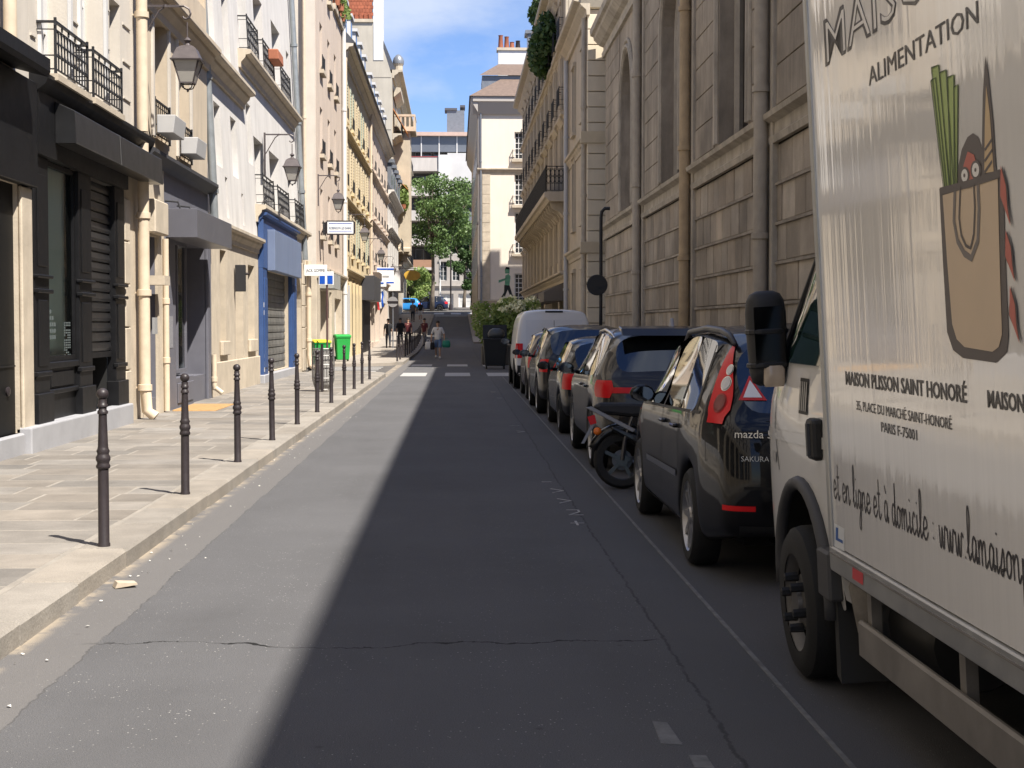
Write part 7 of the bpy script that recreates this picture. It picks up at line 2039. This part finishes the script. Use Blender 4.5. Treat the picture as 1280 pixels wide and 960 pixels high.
def pot_plants(label, pts, n, size, lm, seed, loc, parts=True):
    T = thing('balcony_plants', label, 'plants', loc)
    rnd = random.Random(seed)
    lf = MB(); leaves(lf, pts, n, size, rnd); lf.build('foliage', lm, T, recalc=False)
    for p in (pts[::2] if parts else []):
        mb = MB(); mb.lathe([(0, 0), (.14, 0), (.19, .3), (0, .3)], 10, (p[0], p[1], loc[2])); mb.build('pot', M('terracotta', (.36, .13, .07), .8), T)
    return T
pot_plants('mass of ivy hanging from the upper balcony of the ornate house', [(4.0+.1*math.sin(k*2.1), 67+1.0*k, 14.2+.55*math.sin(k*1.3), .55, .8, .75) for k in range(8)], 3600, .15, leaf_b, 5, (4.1, 70, 13.3), False)
pot_plants('green plants along the roof edge of the ornate house', [(4.0, 66+1.5*k, 17.0+.3*math.sin(k), .35, .6, .5) for k in range(9)], 1800, .13, leaf_b, 6, (4.1, 72, 16.5), False)
pot_plants('potted plants on the roof terrace of the pinkish corner house', [(-4.9+.1*math.sin(k), 63.2+.55*k, 15.3+.25*math.sin(k*1.7), .28, .3, .4) for k in range(8)], 1500, .09, leaf_c, 7, (-4.9, 65, 14.7))
pot_plants('plants along the eave gutter of the yellow house', [(-5.2, 78+1.0*k, 14.7+.2*math.sin(k*1.9), .3, .5, .4) for k in range(10)], 1500, .11, leaf_c, 8, (-5.2, 82, 14.1))
pot_plants('plants trailing from a balcony of the stone apartment block', [(-4.6, 134.5+.6*k, 12.9+.5*math.sin(k), .4, .5, .7) for k in range(6)], 1300, .14, leaf_c, 9, (-4.6, 136, 11.9))
pot_plants('hanging plants on the lower balconies of the modern building', [(-9+1.2*k, 204.6, 6.6+.3*math.sin(k*2), .8, .5, .9) for k in range(8)], 2500, .2, leaf_a, 10, (-5, 204.6, 6.0))

# ================================================================ rubbish container beside the van
ct = thing('rubbish_container', 'black rubbish container with a grey bag on top beyond the white van', 'container', (1.42, 55.2, 0), local=True)
blk_p = M('black_bin_plastic', (.012, .013, .014), .5)
mb = MB(); mb.add([(-.42,-.32,.12),(.42,-.32,.12),(.42,.32,.12),(-.42,.32,.12),(-.50,-.42,1.18),(.50,-.42,1.18),(.50,.42,1.18),(-.50,.42,1.18)], [(3,2,1,0),(4,5,6,7),(0,1,5,4),(1,2,6,5),(2,3,7,6),(3,0,4,7)]); mb.build('body', blk_p, ct, bevel=.04, segs=2)
mb = MB(); mb.box(-.53, .53, -.45, .45, 1.17, 1.23); mb.build('rim', blk_p, ct, bevel=.015)
mb = MB(); mb.prism([(.38, 1.22), (.46, 1.22), (.52, 1.75), (.46, 1.78)], 0, -.5, .5); mb.build('open_lid', blk_p, ct, bevel=.01)
mb = MB(); mb.add(*blob([(.3, 0), (.9, .08), (1, .22), (.8, .36), (.4, .44)], (.05, 0, 1.2), .36, .3)); mb.build('rubbish_bag', M('grey_bag', (.06, .065, .065), .35, bump=.8, bs=14), ct, smooth=True)
for sx in (-1, 1):
    for sy in (-1, 1):
        mb = MB(); mb.lathe([(0, -.03), (.1, -.03), (.1, .03), (0, .03)], 12, (sx*.36, sy*.26, .1), Matrix.Rotation(R(90), 4, 'Y')); mb.build('wheel', rub, ct)
ct.scale = (.88, .88, .9)

# ================================================================ posts at the far crossing
def post(label, x, y, h, r, mat, name='lamp_post'):
    T = thing(name, label, 'post', (x, y, gz(y)))
    mb = MB(); mb.tube([(x, y, gz(y)), (x, y, gz(y)+1), (x, y, gz(y)+h)], [r*1.4, r, r*.7], 10); mb.build('pole', mat, T, smooth=40)
    mb = MB(); mb.lathe([(0, 0), (r*2.4, 0), (r*2.2, .5), (r*1.2, .8), (0, .8)], 10, (x, y, gz(y))); mb.build('base', mat, T, smooth=40)
    return T
post('white slim post at the far crossing right of the tree trunk', -1.75, 166, 6.5, .14, wood_white)
post('dark slim lamp post at the far crossing', -.55, 163, 9, .09, iron)

# ================================================================ people
skin_m = M('skin', (.42, .26, .18), .55); hair_m = M('dark_hair', (.02, .015, .012), .6)
def skin_obj(name, verts, edges, radii, mat, parent, root=0, level=1):
    me = bpy.data.meshes.new(name); me.from_pydata([tuple(v) for v in verts], edges, [])
    o = bpy.data.objects.new(name, me); me.materials.append(mat); put(o, parent)
    sk = o.modifiers.new('k', 'SKIN'); sk.use_smooth_shade = True
    for v, r in zip(me.skin_vertices[0].data, radii): v.radius = (r, r) if not isinstance(r, tuple) else r
    me.skin_vertices[0].data[root].use_root = True
    sb = o.modifiers.new('s', 'SUBSURF'); sb.levels = level; sb.render_levels = level
    baked(o); o.data.materials.clear(); o.data.materials.append(mat)
    return o
def person(label, loc, face, top, legs, h=1.75, stride=.25, shorts=False, arms=(.15, -.15), name='person', sleeves=True, group=None, spread=.0):
    T = thing(name, label, 'person', loc, group, local=True)
    k = h/1.75
    s = stride
    V = {'hem': (0, 0, .86), 'pel': (0, 0, .93), 'bel': (0, .0, 1.08), 'che': (0, .01, 1.30), 'nec': (0, .0, 1.47), 'nk2': (0, .01, 1.54), 'hea': (0, .02, 1.63), 'hed': (0, .02, 1.72)}
    R_ = {'hem': (.15, .11), 'pel': (.155, .115), 'bel': (.14, .10), 'che': (.165, .115), 'nec': (.07, .065), 'nk2': (.055, .055), 'hea': (.078, .095), 'hed': (.062, .075)}
    E = [('hem', 'pel'), ('pel', 'bel'), ('bel', 'che'), ('che', 'nec'), ('nec', 'nk2'), ('nk2', 'hea'), ('hea', 'hed')]
    for sd, nm, sw_, aw in ((-1, 'l', s, arms[0]), (1, 'r', -s, arms[1])):
        V['hip'+nm] = (sd*.09, 0, .86); V['kne'+nm] = (sd*.095, sw_*.55+.03, .48); V['ank'+nm] = (sd*.095, sw_-(.06 if sw_ < 0 else 0), .09 + (.05 if sw_ < 0 else 0)); V['toe'+nm] = (sd*.105, sw_+.15-(.06 if sw_ < 0 else 0), .04)
        V['sho'+nm] = (sd*.185, 0, 1.42); V['elb'+nm] = (sd*(.235+spread), -.02+aw*.5, 1.13); V['wri'+nm] = (sd*(.25+spread), aw+.03, .90); V['han'+nm] = (sd*(.25+spread), aw+.05, .80)
        for q, r in (('hip', .095), ('kne', .06), ('ank', .04), ('toe', .042), ('sho', .062), ('elb', .045), ('wri', .032), ('han', .036)): R_[q+nm] = r
        E += [('pel', 'hip'+nm), ('hip'+nm, 'kne'+nm), ('kne'+nm, 'ank'+nm), ('ank'+nm, 'toe'+nm), ('che', 'sho'+nm), ('sho'+nm, 'elb'+nm), ('elb'+nm, 'wri'+nm), ('wri'+nm, 'han'+nm)]
        for f_, (dx, dz) in enumerate(((-.025, -.06), (-.008, -.075), (.01, -.075), (.026, -.06))):
            V[f'fin{f_}'+nm] = (sd*(.25+spread)+dx*.3, aw+.05+dx, .80+dz); R_[f'fin{f_}'+nm] = .010; E.append(('han'+nm, f'fin{f_}'+nm))
        V['thu'+nm] = (sd*(.23+spread), aw+.095, .77); R_['thu'+nm] = .011; E.append(('han'+nm, 'thu'+nm))
    def sub(keys, grow, mat, nm, root):
        ks = [q for q in V if q in keys]
        ix = {q: i for i, q in enumerate(ks)}
        vs = [Vector(V[q])*k for q in ks]; ed = [(ix[a], ix[b]) for a, b in E if a in ix and b in ix]
        rd = []
        for q in ks:
            r = R_[q]; r = r if isinstance(r, tuple) else (r, r)
            g = grow(q); rd.append((r[0]*k*g, r[1]*k*g))
        return skin_obj(nm, vs, ed, rd, mat, T, ix[root])
    body = sub(set(V)-{'hem'}, lambda q: 1, skin_m, 'body', 'pel')
    sub({'hem', 'pel', 'bel', 'che', 'nec', 'shol', 'shor', 'elbl', 'elbr'}, lambda q: 1.17 if q not in ('nec',) else 1.25, top, 'shirt', 'che')
    lk = {'pel', 'bel', 'hipl', 'hipr', 'knel', 'kner'} | (set() if shorts else {'ankl', 'ankr'})
    sub(lk, lambda q: .98 if q == 'bel' else 1.13 if not q.startswith('kne') or not shorts else 1.45, legs, 'shorts' if shorts else 'trousers', 'pel')
    mb = MB()
    c = Vector(V['hed'])*k
    mb.lathe([(0, .085)] + [(.09*math.sin(t), .08*math.cos(t)) for t in [math.pi*q/10 for q in range(1, 6)]] + [(.095, -.03), (.07, -.03)], 14, (c.x, c.y-.022, c.z-.005)); mb.build('hair', hair_m, T, smooth=True)
    for sd, nm in ((-1, 'l'), (1, 'r')):
        a = Vector(V['ank'+nm])*k
        mb = MB(); mb.add(*blob([(.9, 0), (1, .02), (.95, .05), (.7, .09)], (a.x, a.y+.06, a.z-.085), .05, .13)); mb.build('shoe', rub if not shorts else wood_white, T, smooth=True)
    # face
    hx = Vector(V['hea'])*k
    mb = MB(); mb.lathe([(0, 0), (.014, .01), (.008, .04), (0, .05)], 6, (hx.x, hx.y+.095, hx.z-.005)); mb.build('nose', skin_m, T)
    for sd in (-1, 1):
        mb = MB(); mb.lathe([(0, -.006), (.011, 0), (0, .006)], 8, (hx.x+sd*.032, hx.y+.088, hx.z+.035), Matrix.Rotation(R(90), 4, 'X')); mb.build('eye', hair_m, T)
        mb = MB(); mb.add(*blob([(.5, -.03), (1, 0), (.5, .03)], (hx.x+sd*.085, hx.y, hx.z+.01), .012, .02)); mb.build('ear', skin_m, T)
    mb = MB(); mb.box(hx.x-.022, hx.x+.022, hx.y+.083, hx.y+.09, hx.z-.045, hx.z-.038); mb.build('mouth', M('lips', (.3, .12, .1), .5), T)
    T.rotation_euler = (0, 0, face)
    return T
blk_c = M('black_cotton', (.014, .014, .016), .85); wht_c = M('white_cotton', (.66, .65, .64), .85); blu_c = M('blue_shorts', (.12, .19, .33), .85); mar_c = M('maroon_cotton', (.10, .02, .025), .85); den = M('dark_denim', (.02, .024, .035), .85); grc = M('grey_cotton', (.16, .15, .15), .85)
P1 = person('person in white T-shirt and blue shorts walking towards us with bags on the road', (-.86, 72.5, 0), R(180), wht_c, blu_c, 1.76, .18, shorts=True, arms=(.05, .05), spread=.06)
person('person in black T-shirt and black trousers walking away on the far left pavement', (-4.02, 90.5, gz(90)+SW), R(4), blk_c, den, 1.72, .22)
person('person in dark shirt walking away just right of the one in black', (-3.35, 92.0, gz(92)+SW), R(0), blk_c, den, 1.72, -.2)
person('person in maroon top partly hidden behind the far bollards', (-2.98, 95.0, gz(95)+SW), R(180), mar_c, den, 1.66, .15)
person('person in maroon shirt stepping off the far left kerb', (-2.0, 97.0, gz(97)), R(150), mar_c, grc, 1.72, .28)
person('person in grey farther up the left pavement', (-3.7, 131.0, gz(131)+SW), R(180), grc, den, 1.74, .2)
person('person in dark top and pale shorts farther up the left pavement', (-3.1, 133.0, gz(133)+SW), R(0), blk_c, wht_c, 1.7, .15, shorts=True)
def carried(label, x, y, z, mat, w, d, h, name='shopping_bag'):
    T = thing(name, label, 'bag', (x, y, z), local=True)
    mb = MB(); mb.add(*blob([(.7, 0), (.95, .03), (1, h*.45), (.9, h*.85), (.7, h)], (0, 0, 0), w, d)); mb.build('sack', mat, T, smooth=60)
    mb = MB(); mb.tube([(-w*.5, 0, h*.95), (-w*.3, 0, h+.10), (w*.3, 0, h+.10), (w*.5, 0, h*.95)], .012, 6); mb.build('handle', mat, T)
    return T
carried('white carrier bag in the hand of the person in blue shorts', -1.32, 72.4, .42, wht_c, .15, .1, .38)
carried('black carrier bag beside the white one, same hand', -1.12, 72.36, .42, blk_c, .11, .09, .34)
carried('green carrier bag in the other hand of the person in blue shorts', -.46, 72.4, .52, M('green_bag', (.02, .22, .15), .6), .2, .12, .34)
# cafe furniture at the far left pavement
cf = thing('pavement_table', 'small dark green table on the far left pavement behind bollards', 'table', (-2.9, 87.5, gz(87)+SW), local=True)
mb = MB(); mb.lathe([(0, .72), (.35, .72), (.35, .76), (0, .76)], 20); mb.build('tabletop', M('table_green', (.02, .09, .05), .5), cf)
mb = MB(); mb.lathe([(0, 0), (.2, 0), (.04, .06), (.03, .72), (0, .72)], 12); mb.build('pedestal', iron, cf)

for o in list(bpy.data.objects):
    if '_local' in o: del o['_local']
